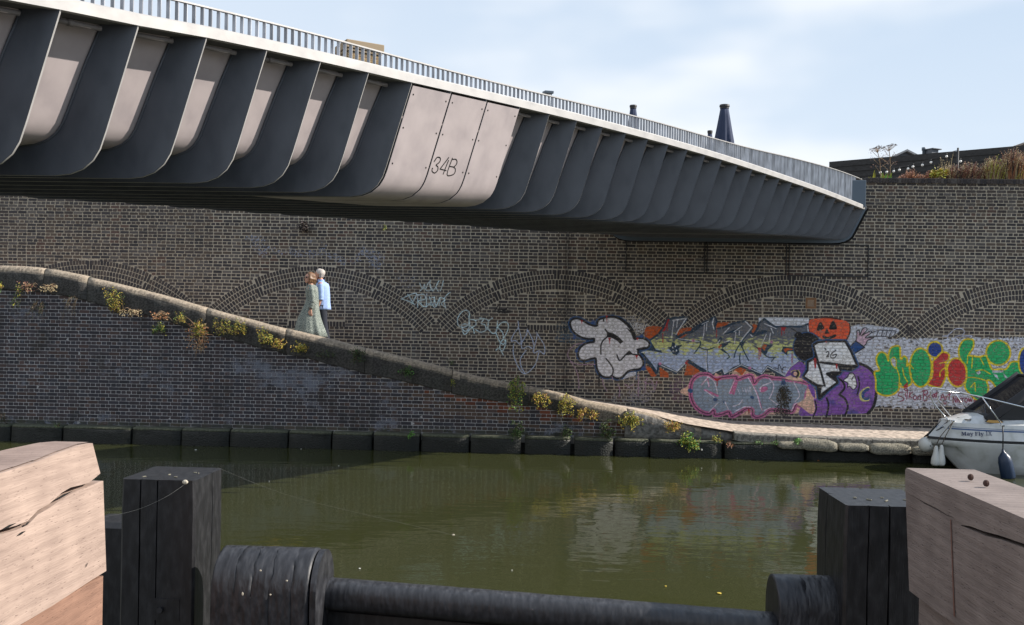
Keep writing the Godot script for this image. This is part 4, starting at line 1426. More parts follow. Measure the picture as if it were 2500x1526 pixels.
func walking_pair() -> void:
	var skin := mat("skin", lin(0.50, 0.27, 0.19), 0.55)
	skin.subsurf_scatter_enabled = true
	skin.subsurf_scatter_strength = 0.08
	var print_ := cloudy(noise(0.055, FastNoiseLite.TYPE_SIMPLEX, 3, 81), 256, ramp([[0.0, Color(0.17, 0.23, 0.25)], [0.40, Color(0.22, 0.28, 0.29)], [0.47, Color(0.5, 0.54, 0.53)], [0.54, Color(0.90, 0.90, 0.86)], [0.64, Color(0.5, 0.55, 0.53)], [1.0, Color(0.25, 0.31, 0.32)]]))
	print_.noise.fractal_type = FastNoiseLite.FRACTAL_RIDGED
	grain(mat("printed_cloth", Color(0.98, 0.97, 0.95), 0.85), print_, Vector3(1.9, 1.1, 1.9))
	var weave := cloudy(noise(0.12, FastNoiseLite.TYPE_CELLULAR, 1, 82), 256, ramp([[0.0, Color(0.86, 0.90, 0.96)], [0.55, Color(0.54, 0.64, 0.82)], [1.0, Color(0.48, 0.59, 0.80)]]))
	grain(mat("blue_shirt", Color(0.92, 0.95, 1.0), 0.85), weave, Vector3.ONE * 4.0)
	mat("navy_trousers", lin(0.018, 0.022, 0.034), 0.9)
	var hair_n := cloudy(noise(0.05, FastNoiseLite.TYPE_SIMPLEX, 4, 83), 256, ramp([[0.0, Color(0.45, 0.4, 0.36)], [1.0, Color(1, 1, 1)]]))
	grain(mat("auburn_hair", lin(0.34, 0.19, 0.10), 0.5), hair_n, Vector3(9, 2.0, 9))
	grain(mat("white_hair", lin(0.92, 0.90, 0.87), 0.6), hair_n, Vector3(8, 3.0, 8))
	mat("dark_lens", lin(0.01, 0.008, 0.008), 0.12)
	mat("shoe", lin(0.05, 0.04, 0.035), 0.7)
	mat("watch_strap", lin(0.01, 0.01, 0.01), 0.5)
	# ------------------------------------------------ woman, nearest the water
	var feet := uz(763, 700, -20.85)
	var w := thing("person", "woman in long grey green printed dress and sunglasses walking up the ramp", "person", Vector3(feet.x, path_edge(feet.x) + 0.012, -20.85), "couple walking up the towpath ramp")
	var st := begin(true)
	var b := []
	b.append([Vector3(0.0, 0.93, 0), 0.125, Vector3(0.01, 1.10, 0), 0.105])
	b.append([Vector3(0.01, 1.10, 0), 0.105, Vector3(-0.015, 1.28, 0), 0.11])
	b.append([Vector3(-0.01, 1.33, -0.13), 0.055, Vector3(-0.01, 1.33, 0.13), 0.055])
	b.append([Vector3(-0.025, 1.36, 0), 0.06, Vector3(-0.045, 1.455, 0.0), 0.05])
	b.append([Vector3(0, 0.9, 0.07), 0.085, Vector3(-0.10, 0.50, 0.08), 0.055])
	b.append([Vector3(-0.10, 0.50, 0.08), 0.055, Vector3(-0.06, 0.10, 0.08), 0.036])
	b.append([Vector3(-0.05, 0.06, 0.08), 0.036, Vector3(-0.2, 0.035, 0.085), 0.028])
	b.append([Vector3(0, 0.9, -0.07), 0.085, Vector3(0.10, 0.50, -0.08), 0.055])
	b.append([Vector3(0.10, 0.50, -0.08), 0.055, Vector3(0.26, 0.14, -0.08), 0.036])
	b.append([Vector3(0.27, 0.12, -0.08), 0.036, Vector3(0.15, 0.03, -0.085), 0.028])
	b.append([Vector3(0.0, 1.345, 0.155), 0.055, Vector3(0.055, 1.09, 0.20), 0.040])
	b.append([Vector3(0.055, 1.09, 0.20), 0.040, Vector3(0.02, 0.86, 0.215), 0.026])
	b.append([Vector3(0.0, 1.345, -0.155), 0.055, Vector3(0.05, 1.09, -0.20), 0.040])
	b.append([Vector3(0.05, 1.09, -0.20), 0.040, Vector3(-0.06, 0.87, -0.21), 0.026])
	body_mesh(st, b, 0.0125, 0.05)
	body_mesh(st, hand_bones(Vector3(0.018, 0.855, 0.215), Vector3(0.02, -1, 0.02).normalized(), Vector3(0, 0, -1), Vector3(-1, 0, 0)), 0.0034, 0.008)
	body_mesh(st, hand_bones(Vector3(-0.062, 0.865, -0.21), Vector3(-0.2, -1, 0).normalized(), Vector3(0, 0, 1), Vector3(-1, 0, 0)), 0.0034, 0.008)
	var hb := Basis(Vector3.UP, PI - 0.0 + 0.62) * Basis(Vector3.BACK, 0.16)
	var hc := Vector3(-0.062, 1.565, 0.01)
	face_parts(hb, hc, w, st)
	put("body", done(st), skin, w)
	# dress: bodice, skirt blown forward, sleeves
	st = begin(true)
	var rings := []
	for q in [[1.425, -0.03, 0.075, 0.085, 0.0], [1.395, -0.022, 0.09, 0.13, 0.0], [1.37, -0.012, 0.12, 0.195, 0.0], [1.32, -0.013, 0.13, 0.195, 0.005], [1.27, -0.015, 0.142, 0.172, 0.01], [1.12, 0.002, 0.135, 0.155, 0.02], [0.98, -0.01, 0.155, 0.175, 0.03], [0.84, -0.035, 0.195, 0.205, 0.035], [0.70, -0.055, 0.245, 0.235, 0.04], [0.55, -0.05, 0.29, 0.26, 0.05], [0.40, -0.035, 0.33, 0.28, 0.06], [0.27, -0.02, 0.36, 0.29, 0.07]]:
		rings.append(ellipse(Vector3(q[1], q[0], 0), q[2], q[3], 64, q[4], 1.1 + q[0] * 0.8, 8.0, 0.0))
	loft(st, rings, true, true)
	put("dress", done(st), M.printed_cloth, w)
	for s in [1.0, -1.0]:
		st = begin(true)
		var wr := Vector3(0.02, 0.90, 0.215) if s > 0 else Vector3(-0.055, 0.905, -0.21)
		var pts := curve([Vector3(-0.005, 1.375, 0.13 * s), Vector3(0.02, 1.30, 0.18 * s), Vector3(0.06, 1.09, 0.203 * s), Vector3(0.045, 0.99, 0.21 * s), wr], 5)
		var rad := []
		for k in pts.size():
			rad.append(0.066 - 0.010 * float(k) / pts.size() + 0.006 * sin(k * 1.7) + (-0.014 if k == pts.size() - 1 else 0.0))
		tube(st, pts, rad, 18)
		put("sleeve", done(st), M.printed_cloth, w)
	st = begin(true)
	tube(st, [Vector3(0.02, 0.885, 0.215), Vector3(0.019, 0.872, 0.215)], 0.032, 14)
	put("watch", done(st), M.watch_strap, w)
	# hair: a wavy bob swept back
	st = begin(true)
	b = []
	var r := RandomNumberGenerator.new()
	r.seed = 5
	var hp := func(x: float, y: float, z: float) -> Vector3: return hc + hb * Vector3(x, y, z)
	b.append([hp.call(-0.03, 0.052, 0), 0.092, hp.call(0.0, 0.062, 0), 0.086])
	for s in [-1.0, 1.0]:
		for k in 9:
			var f := k / 8.0
			var x := lerpf(0.045, -0.09, f)
			var top: Vector3 = hp.call(x * 0.8, 0.07, s * 0.055)
			var mid: Vector3 = hp.call(x - 0.02 + r.randf_range(-0.01, 0.01), -0.01, s * (0.092 - 0.035 * f))
			var low: Vector3 = hp.call(x - 0.035 + r.randf_range(-0.01, 0.01), -0.075 - 0.02 * f + r.randf_range(-0.02, 0.02), s * (0.085 - 0.05 * f))
			b.append([top, 0.03, mid, 0.024])
			b.append([mid, 0.024, low, 0.013])
	body_mesh(st, b, 0.006, 0.012)
	put("hair", done(st), M.auburn_hair, w)
	var gl := Node3D.new()
	gl.name = "sunglasses"
	w.add_child(gl, true)
	for s in [-1.0, 1.0]:
		st = begin(true)
		ball(st, hp.call(0.094, 0.006, s * 0.034), Vector3(0.022, 0.021, 0.026), 14, 8)
		put("lens", done(st), M.dark_lens, gl)
		st = begin(true)
		tube(st, [hp.call(0.088, 0.014, s * 0.06), hp.call(0.0, 0.016, s * 0.086)], 0.004, 6)
		put("arm", done(st), M.dark_lens, gl)
	# ------------------------------------------------ man beside her
	feet = uz(788, 700, -21.28)
	var m := thing("person", "white haired man in blue shirt and navy trousers walking beyond the woman", "person", Vector3(feet.x, path_edge(feet.x) + 0.03, -21.28), "couple walking up the towpath ramp")
	st = begin(true)
	b = []
	b.append([Vector3(0, 0.98, 0), 0.135, Vector3(0.0, 1.16, 0), 0.125])
	b.append([Vector3(0, 1.16, 0), 0.125, Vector3(-0.01, 1.36, 0), 0.125])
	b.append([Vector3(-0.01, 1.44, -0.16), 0.06, Vector3(-0.01, 1.44, 0.16), 0.06])
	b.append([Vector3(-0.02, 1.46, 0), 0.065, Vector3(-0.055, 1.56, 0), 0.058])
	b.append([Vector3(0, 0.95, 0.085), 0.095, Vector3(0.06, 0.52, 0.09), 0.06])
	b.append([Vector3(0.06, 0.52, 0.09), 0.06, Vector3(0.16, 0.10, 0.09), 0.042])
	b.append([Vector3(0.17, 0.08, 0.09), 0.04, Vector3(0.01, 0.04, 0.095), 0.032])
	b.append([Vector3(0, 0.95, -0.085), 0.095, Vector3(-0.12, 0.52, -0.09), 0.06])
	b.append([Vector3(-0.12, 0.52, -0.09), 0.06, Vector3(-0.14, 0.10, -0.09), 0.042])
	b.append([Vector3(-0.13, 0.06, -0.09), 0.04, Vector3(-0.28, 0.04, -0.095), 0.032])
	b.append([Vector3(0.0, 1.43, 0.19), 0.06, Vector3(0.02, 1.15, 0.235), 0.046])
	b.append([Vector3(0.02, 1.15, 0.235), 0.046, Vector3(-0.055, 0.92, 0.24), 0.030])
	b.append([Vector3(0.0, 1.43, -0.19), 0.06, Vector3(0.03, 1.15, -0.235), 0.046])
	b.append([Vector3(0.03, 1.15, -0.235), 0.046, Vector3(-0.05, 0.92, -0.24), 0.030])
	body_mesh(st, b, 0.0125, 0.05)
	body_mesh(st, hand_bones(Vector3(-0.058, 0.912, 0.24), Vector3(-0.2, -1, 0).normalized(), Vector3(0, 0, -1), Vector3(-1, 0, 0)), 0.0034, 0.008)
	body_mesh(st, hand_bones(Vector3(-0.052, 0.912, -0.24), Vector3(-0.2, -1, 0).normalized(), Vector3(0, 0, 1), Vector3(-1, 0, 0)), 0.0034, 0.008)
	hb = Basis(Vector3.UP, PI - 0.15) * Basis(Vector3.BACK, 0.10)
	hc = Vector3(-0.078, 1.672, 0.0)
	face_parts(hb, hc, m, st)
	put("body", done(st), skin, m)
	st = begin(true)
	rings = []
	for q in [[1.525, -0.035, 0.068, 0.075, 0.0], [1.50, -0.02, 0.085, 0.13, 0.0], [1.47, -0.008, 0.13, 0.225, 0.0], [1.42, -0.004, 0.145, 0.238, 0.0], [1.36, 0.0, 0.15, 0.222, 0.008], [1.2, 0.012, 0.152, 0.198, 0.015], [1.05, 0.012, 0.158, 0.192, 0.02], [0.93, 0.016, 0.168, 0.198, 0.03], [0.885, 0.018, 0.172, 0.2, 0.03]]:
		rings.append(ellipse(Vector3(q[1], q[0], 0), q[2], q[3], 48, q[4], 0.4 + q[0] * 3.0, 7.0, 0.0))
	loft(st, rings, true, true)
	put("shirt", done(st), M.blue_shirt, m)
	st = begin(true)
	rings = [ellipse(Vector3(-0.045, 1.565, 0), 0.072, 0.072, 20), ellipse(Vector3(-0.04, 1.52, 0), 0.078, 0.08, 20)]
	loft(st, rings, false, false)
	put("collar", done(st), M.blue_shirt, m)
	for s in [1.0, -1.0]:
		st = begin(true)
		var pts := curve([Vector3(-0.005, 1.46, 0.14 * s), Vector3(0.005, 1.40, 0.20 * s), Vector3(0.02, 1.2, 0.232 * s), Vector3(0.018, 1.10, 0.238 * s)], 5)
		var rad := []
		for k in pts.size():
			rad.append(0.070 - 0.008 * float(k) / pts.size() + 0.004 * sin(k * 1.9))
		rad[-1] = 0.064
		tube(st, pts, rad, 18)
		put("sleeve", done(st), M.blue_shirt, m)
		st = begin(true)
		var leg: Array = [Vector3(0.005, 0.98, 0.085 * s), Vector3(0.06 if s > 0 else -0.12, 0.52, 0.09 * s), Vector3(0.17 if s > 0 else -0.14, 0.09, 0.09 * s)]
		tube(st, curve(leg, 5), [0.118, 0.116, 0.112, 0.104, 0.096, 0.088, 0.084, 0.08, 0.076, 0.072, 0.07], 18)
		put("trouser_leg", done(st), M.navy_trousers, m)
		st = begin(true)
		var ft: Array = [Vector3(0.19, 0.07, 0.09), Vector3(0.0, 0.042, 0.095)] if s > 0 else [Vector3(-0.11, 0.055, -0.09), Vector3(-0.30, 0.042, -0.095)]
		tube(st, [ft[0], ft[0].lerp(ft[1], 0.5), ft[1]], [0.05, 0.05, 0.036], 12)
		put("shoe", done(st), M.shoe, m)
	st = begin(true)
	b = []
	hp = func(x: float, y: float, z: float) -> Vector3: return hc + hb * Vector3(x, y, z)
	b.append([hp.call(-0.035, 0.05, 0), 0.090, hp.call(0.008, 0.062, 0), 0.083])
	for s in [-1.0, 1.0]:
		b.append([hp.call(-0.05, 0.03, s * 0.045), 0.05, hp.call(-0.045, -0.02, s * 0.04), 0.045])
		b.append([hp.call(0.01, 0.05, s * 0.06), 0.03, hp.call(0.0, 0.015, s * 0.072), 0.014])
	body_mesh(st, b, 0.007, 0.02)
	put("hair", done(st), M.white_hair, m)

const BOAT_C := -18.98
func hull_half(x: float) -> float:   # half breadth at the rubbing strake
	var t := clampf((x - 7.34) / 1.9, 0.0, 1.0)
	return 0.80 * pow(sin(t * PI / 2), 0.72)
func motor_cruiser() -> void:
	var b := thing("motor_cruiser", "small white motor cruiser named May Fly IX moored bow first against the landing", "boat")
	var gel := mat("gelcoat", lin(0.66, 0.68, 0.70), 0.28)
	gel.clearcoat_enabled = true
	gel.clearcoat = 0.4
	grain(gel, cloudy(noise(0.006, FastNoiseLite.TYPE_SIMPLEX, 5, 91), 512, ramp([[0.0, Color(0.80, 0.80, 0.77)], [0.4, Color(0.95, 0.95, 0.94)], [1.0, Color(1, 1, 1)]])), Vector3.ONE * 0.9)
	mat("boat_black", lin(0.012, 0.013, 0.016), 0.5)
	mat("boat_blue", lin(0.045, 0.10, 0.24), 0.4)
	mat("letter_navy", lin(0.01, 0.02, 0.09), 0.5)
	mat("canvas_grey", lin(0.035, 0.036, 0.042), 0.8)
	mat("smoked_pane", lin(0.02, 0.02, 0.024), 0.08)
	mat("chrome", lin(0.72, 0.72, 0.72), 0.09, 1.0)
	var xs := []
	var x := 7.38
	while x < 12.5:
		xs.append(x)
		x += 0.09 if x < 8.6 else 0.25
	# hull: from keel line up to the strake
	var st := begin(true)
	var boot := begin(true)
	var rings := []
	var low := []
	for e in xs:
		var hb := hull_half(e)
		var sheer: float = 0.665 + 0.010 * (e - 7.38)
		var keel := maxf(-0.25, 0.645 - 1.02 * (e - 7.38))
		var fill := smoothstep(7.38, 9.4, e)
		var pts := [[0.0, keel], [lerpf(0.10, 0.52, fill), lerpf(keel + 0.05, -0.10, fill)], [lerpf(0.32, 0.80, fill), lerpf(keel + 0.22, 0.05, fill)], [lerpf(0.42, 0.88, fill), lerpf(keel + 0.32, 0.17, fill)], [lerpf(0.50, 0.89, fill), lerpf(keel + 0.36, 0.21, fill)], [0.92, 0.5], [1.0, sheer - 0.075], [1.0, sheer - 0.045]]
		var ring := []
		for p in pts:
			ring.append(Vector3(e, minf(p[1], sheer - 0.045), BOAT_C + p[0] * hb))
		for k in pts.size() - 1:
			var p: Array = pts[pts.size() - 1 - k]
			ring.append(Vector3(e, minf(p[1], sheer - 0.045), BOAT_C - p[0] * hb))
		ring.reverse()
		rings.append(ring)
	loft(st, rings, false, true)
	put("hull", done(st), gel, b)
	# rubbing strake, topsides above it, stripes
	for q in [["rubbing_strake", -0.048, 0.0, 0.012, 0.012, M.boat_black], ["topside", 0.0, 0.295, 0.0, -0.06, gel], ["blue_stripe", 0.165, 0.192, -0.033, -0.0385, M.boat_blue], ["pale_stripe", 0.208, 0.217, -0.0415, -0.0435, M.boat_blue]]:
		for side in [1.0, -1.0]:
			st = begin(true)
			for k in xs.size() - 1:
				var v := []
				for e in [xs[k], xs[k + 1]]:
					var hb := hull_half(e)
					var sheer: float = 0.665 + 0.010 * (e - 7.38)
					var rake0: float = q[1] * 0.9 * (1.0 - smoothstep(7.38, 7.75, e))
					var rake1: float = q[2] * 0.9 * (1.0 - smoothstep(7.38, 7.75, e))
					v.append([Vector3(e + rake0, sheer + q[1], BOAT_C + side * maxf(hb + q[3], 0.0)), Vector3(e + rake1, sheer + q[2], BOAT_C + side * maxf(hb + q[4], 0.0))])
				var lift := Vector3(0, 0, 0.004 * side) if q[0].ends_with("stripe") else Vector3.ZERO
				if side > 0:
					quad(st, v[0][0] + lift, v[1][0] + lift, v[1][1] + lift, v[0][1] + lift)
				else:
					quad(st, v[1][0] + lift, v[0][0] + lift, v[0][1] + lift, v[1][1] + lift)
			if q[0] == "topside" and side < 0:
				pass
			put(q[0], done(st), q[5], b)
	# deck with its raised cabin top
	st = begin(true)
	var deck := []
	for e in xs:
		var hb := maxf(hull_half(e) - 0.06, 0.004)
		var sheer: float = 0.665 + 0.010 * (e - 7.38) + 0.295
		var rake := 0.2655 * (1.0 - smoothstep(7.38, 7.75, e))
		var rise := 0.12 * smoothstep(7.7, 8.3, e)
		var ring := [Vector3(e + rake, sheer, BOAT_C + hb), Vector3(e + rake, sheer + 0.012, BOAT_C + hb * 0.93), Vector3(e + rake, sheer + 0.02 + rise * 0.3, BOAT_C + hb * 0.80), Vector3(e + rake, sheer + 0.03 + rise * 0.9, BOAT_C + hb * 0.62), Vector3(e + rake, sheer + 0.04 + rise, BOAT_C), Vector3(e + rake, sheer + 0.03 + rise * 0.9, BOAT_C - hb * 0.62), Vector3(e + rake, sheer + 0.02 + rise * 0.3, BOAT_C - hb * 0.80), Vector3(e + rake, sheer + 0.012, BOAT_C - hb * 0.93), Vector3(e + rake, sheer, BOAT_C - hb)]
		deck.append(ring)
	for k in deck.size() - 1:
		for j in 8:
			quad(st, deck[k][j], deck[k + 1][j], deck[k + 1][j + 1], deck[k][j + 1])
	put("deck", done(st), gel, b)
	# raked windscreen and hood, dark side panes
	var front := -18.98
	var a0 := Vector3(8.27, 1.06, 0)
	var a1 := Vector3(9.36, 1.87, 0)
	st = begin(true)
	var wr := 0.52
	for s in [1.0, -1.0]:
		var z: float = BOAT_C + s * wr
		var z2: float = BOAT_C + s * (wr - 0.04)
		var t := Vector3(0.085, 0.0, 0)
		bbox(st, beam_xf(Vector3(a0.x + 0.04, a0.y - 0.02, z), Vector3(a1.x + 0.04, a1.y, z)), Vector3((a1 - a0).length(), 0.17, 0.035), 0.006)
	bbox(st, beam_xf(Vector3(a0.x + 0.05, a0.y - 0.01, BOAT_C), Vector3(a0.x + 0.15, a0.y + 0.06, BOAT_C)), Vector3(0.12, 0.10, wr * 2), 0.01)
	bbox(st, Transform3D(Basis(), Vector3(10.65, 1.87, BOAT_C)), Vector3(2.6, 0.05, wr * 2 + 0.06), 0.01)
	put("windscreen_frame", done(st), M.canvas_grey, b)
	st = begin()
	quad(st, Vector3(a0.x + 0.03, a0.y, BOAT_C + wr - 0.02), Vector3(a0.x + 0.03, a0.y, BOAT_C - wr + 0.02), Vector3(a1.x + 0.03, a1.y, BOAT_C - wr + 0.02), Vector3(a1.x + 0.03, a1.y, BOAT_C + wr - 0.02))
	put("windscreen", done(st), M.smoked_pane, b)
	for s in [1.0, -1.0]:
		st = begin()
		var z: float = BOAT_C + s * (wr + 0.0)
		var tri_ := PackedVector2Array([Vector2(8.5, 1.06), Vector2(11.9, 1.05), Vector2(11.9, 1.85), Vector2(9.43, 1.85)])
		plate(st, tri_, flat_z, z - 0.01, z + 0.01)
		put("side_hood", done(st), M.boat_black, b)
		st = begin()
		plate(st, PackedVector2Array([Vector2(8.95, 1.07), Vector2(9.7, 1.07), Vector2(9.7, 1.25), Vector2(9.34, 1.21)]), flat_z, z + 0.012, z + 0.018)
		put("side_pane", done(st), M.canvas_grey, b)
	st = begin()
	plate(st, PackedVector2Array([Vector2(8.0, 1.075), Vector2(8.11, 1.055), Vector2(8.33, 1.055), Vector2(8.36, 1.075), Vector2(8.3, 1.11), Vector2(8.06, 1.12)]), func(p, d): return Vector3(p.x + 0.25, p.y - 0.06, BOAT_C + wr + 0.03 + d - (p.y - 1.055) * 0.5), 0.0, 0.012)
	put("sticker_edge", done(st), M.boat_black, b)
	st = begin()
	plate(st, PackedVector2Array([Vector2(8.02, 1.075), Vector2(8.11, 1.060), Vector2(8.31, 1.060), Vector2(8.335, 1.076), Vector2(8.28, 1.105), Vector2(8.07, 1.113)]), func(p, d): return Vector3(p.x + 0.25, p.y - 0.06, BOAT_C + wr + 0.043 + d - (p.y - 1.055) * 0.5), 0.0, 0.003)
	put("sticker", done(st), mat("sticker_tan", lin(0.46, 0.26, 0.06), 0.5), b)
	# pulpit rail
	var rail := []
	for q in [[2316, 1026], [2304, 1013], [2281, 986], [2273, 968], [2272, 955], [2276, 948.5], [2283, 947], [2329, 954], [2371, 964], [2400, 970], [2500, 994], [2560, 1008]]:
		var zc := lerpf(-18.80, -18.20, clampf((q[0] - 2300.0) / 150.0, 0, 1))
		rail.append(uz(q[0], q[1], zc))
	st = begin(true)
	tube(st, curve(rail, 5), 0.0135, 8)
	put("pulpit_rail", done(st), M.chrome, b)
	rail = []
	for q in [[2326, 1026], [2316, 1010], [2296, 985], [2290, 972], [2291, 963], [2297, 958], [2309, 956.5], [2331, 958.5], [2371, 965], [2442, 990], [2520, 1016]]:
		var zc := lerpf(-19.15, -19.75, clampf((q[0] - 2300.0) / 150.0, 0, 1))
		rail.append(uz(q[0], q[1], zc))
	st = begin(true)
	tube(st, curve(rail, 5), 0.0135, 8)
	put("pulpit_rail", done(st), M.chrome, b)
	for q in [[2332, 960, 2372, 1016, -19.5, -19.5], [2398, 970, 2447, 1038, -18.28, -18.22]]:
		st = begin(true)
		tube(st, [uz(q[0], q[1], q[4]), uz(q[2], q[3], q[5])], 0.012, 8)
		put("stanchion", done(st), M.chrome, b)
	st = begin()
	for q in [[2317, 1027, -18.78], [2327, 1028, -18.6], [2448, 1039, -18.22]]:
		bbox(st, Transform3D(Basis(), uz(q[0], q[1], q[2])), Vector3(0.06, 0.035, 0.06), 0.008)
	put("rail_foot", done(st), M.chrome, b)
	# the name
	for wd in [["May Fly", 2346.0, 55.0, true], ["IX", 2405.5, 15.0, false]]:
		var tm := TextMesh.new()
		tm.text = wd[0]
		var f := SystemFont.new()
		f.font_names = PackedStringArray(["Droid Serif"])
		f.font_weight = 700 if wd[3] else 400
		tm.font = f
		tm.font_size = 48
		tm.depth = 0.004
		tm.pixel_size = 0.0031
		tm.horizontal_alignment = HORIZONTAL_ALIGNMENT_LEFT
		var l := uz(wd[1], 1064.5, -18.4)
		var r := uz(wd[1] + wd[2], 1064.5, -18.3)
		for pass_ in 4:
			l = uz(wd[1], 1064.5, BOAT_C + hull_half(l.x) - 0.012)
			r = uz(wd[1] + wd[2], 1064.8, BOAT_C + hull_half(r.x) - 0.012)
		var wide: float = tm.get_aabb().size.x
		var s: float = (r - l).length() / maxf(wide, 0.01)
		var ex := (r - l).normalized()
		var ey := Vector3(0, 1, -0.2).normalized()
		put("name_lettering", tm, M.letter_navy, b, Transform3D(Basis(ex * s, ey * s * 1.0, ex.cross(ey).normalized()), l + Vector3(0, 0.045 if wd[3] else 0.05, 0.012)))
	# coil of line on the foredeck
	st = begin(true)
	tube(st, curve([uz(2338, 1020, -18.9), uz(2355, 1024, -18.7), uz(2366, 1025, -18.6), uz(2376, 1023, -18.75), uz(2370, 1021, -18.9), uz(2358, 1024, -18.8)], 5), 0.012, 6)
	put("deck_line", done(st), mat("old_rope", lin(0.10, 0.075, 0.05), 0.95), b)
	# mooring line from the bow and fender lanyards
	st = begin(true)
	tube(st, curve([uz(2318, 1026, -18.75), uz(2296, 1043, -18.95), uz(2270, 1060, -19.3), uz(2258, 1066, -19.75)], 4), 0.009, 6)
	put("mooring_line", done(st), M.boat_black, b)
	# fenders hang from the boat
	mat("fender_white", lin(0.60, 0.60, 0.57), 0.45)
	mat("fender_navy", lin(0.012, 0.028, 0.065), 0.4)
	var c := uz(2261, 1085, -19.0)
	var f1 := thing("ball_fender", "round scuffed white ball fender at the bow of the cruiser", "fender", c)
	st = begin(true)
	ball(st, Vector3.ZERO, Vector3.ONE * 0.148, 22, 14)
	put("float", done(st), M.fender_white, f1)
	st = begin(true)
	tube(st, [Vector3(0.02, 0.13, 0.0), Vector3(0.05, 0.2, 0.03), Vector3(0.25, 0.38, 0.2)], 0.011, 6)
	put("lanyard", done(st), M.boat_black, f1)
	st = begin()
	tube(st, [Vector3(0.03, -0.01, 0.13), Vector3(0.03, -0.01, 0.148)], 0.012, 8)
	put("valve", done(st), M.boat_black, f1)
	for q in [[2286, 1088, 2283, 1132, "slim white fender hanging beside the ball fender, further from the camera boat bow side"], [2299, 1086, 2297, 1132, "slim white fender hanging on the hull side of its twin"]]:
		var up_ := uz(q[0], q[1], -18.72)
		var dn := uz(q[2], q[3], -18.72)
		var lab := "slim scuffed white fender hanging right beside the ball fender" if q[0] == 2286 else "slim scuffed white fender between its twin and the white hull"
		var f2 := thing("white_fender", lab, "fender", dn, "white fenders at the bow")
		st = begin(true)
		var ax := up_ - dn
		tube(st, [ax * -0.12, ax * -0.09, ax * 0.0, ax * 0.25, ax * 0.5, ax * 0.75, ax * 0.92, ax * 1.0], [0.02, 0.062, 0.082, 0.078, 0.058, 0.043, 0.034, 0.018], 14)
		put("float", done(st), M.fender_white, f2)
		st = begin(true)
		tube(st, curve([ax, ax + Vector3(0.03, 0.2, 0.12), uz(2327, 1030, -18.62) - dn], 4), 0.008, 5)
		put("lanyard", done(st), M.old_rope, f2)
	var t0 := uz(2449, 1101, -18.12)
	var b0 := uz(2462, 1167, -18.12)
	var f3 := thing("navy_fender", "fat navy blue fender hanging down the cruiser's side into the water", "fender", b0)
	st = begin(true)
	var ax2 := t0 - b0
	tube(st, [ax2 * -0.04, ax2 * -0.02, ax2 * 0.05, ax2 * 0.6, ax2 * 0.78, ax2 * 0.9, ax2 * 0.97, ax2 * 1.05], [0.03, 0.115, 0.128, 0.125, 0.105, 0.06, 0.028, 0.02], 18)
	put("float", done(st), M.fender_navy, f3)
	st = begin(true)
	tube(st, [ax2 * 1.04, uz(2449, 1062, -18.16) - b0, uz(2448, 1040, -18.2) - b0], 0.011, 6)
	put("lanyard", done(st), M.boat_black, f3)
func beam_xf(a: Vector3, b: Vector3) -> Transform3D:   # a box's frame with its x axis along a to b
	var d := (b - a).normalized()
	var side := Vector3.BACK if absf(d.z) < 0.9 else Vector3.RIGHT
	var u := side.cross(d).normalized()
	return Transform3D(Basis(d, u, d.cross(u)), (a + b) / 2.0)

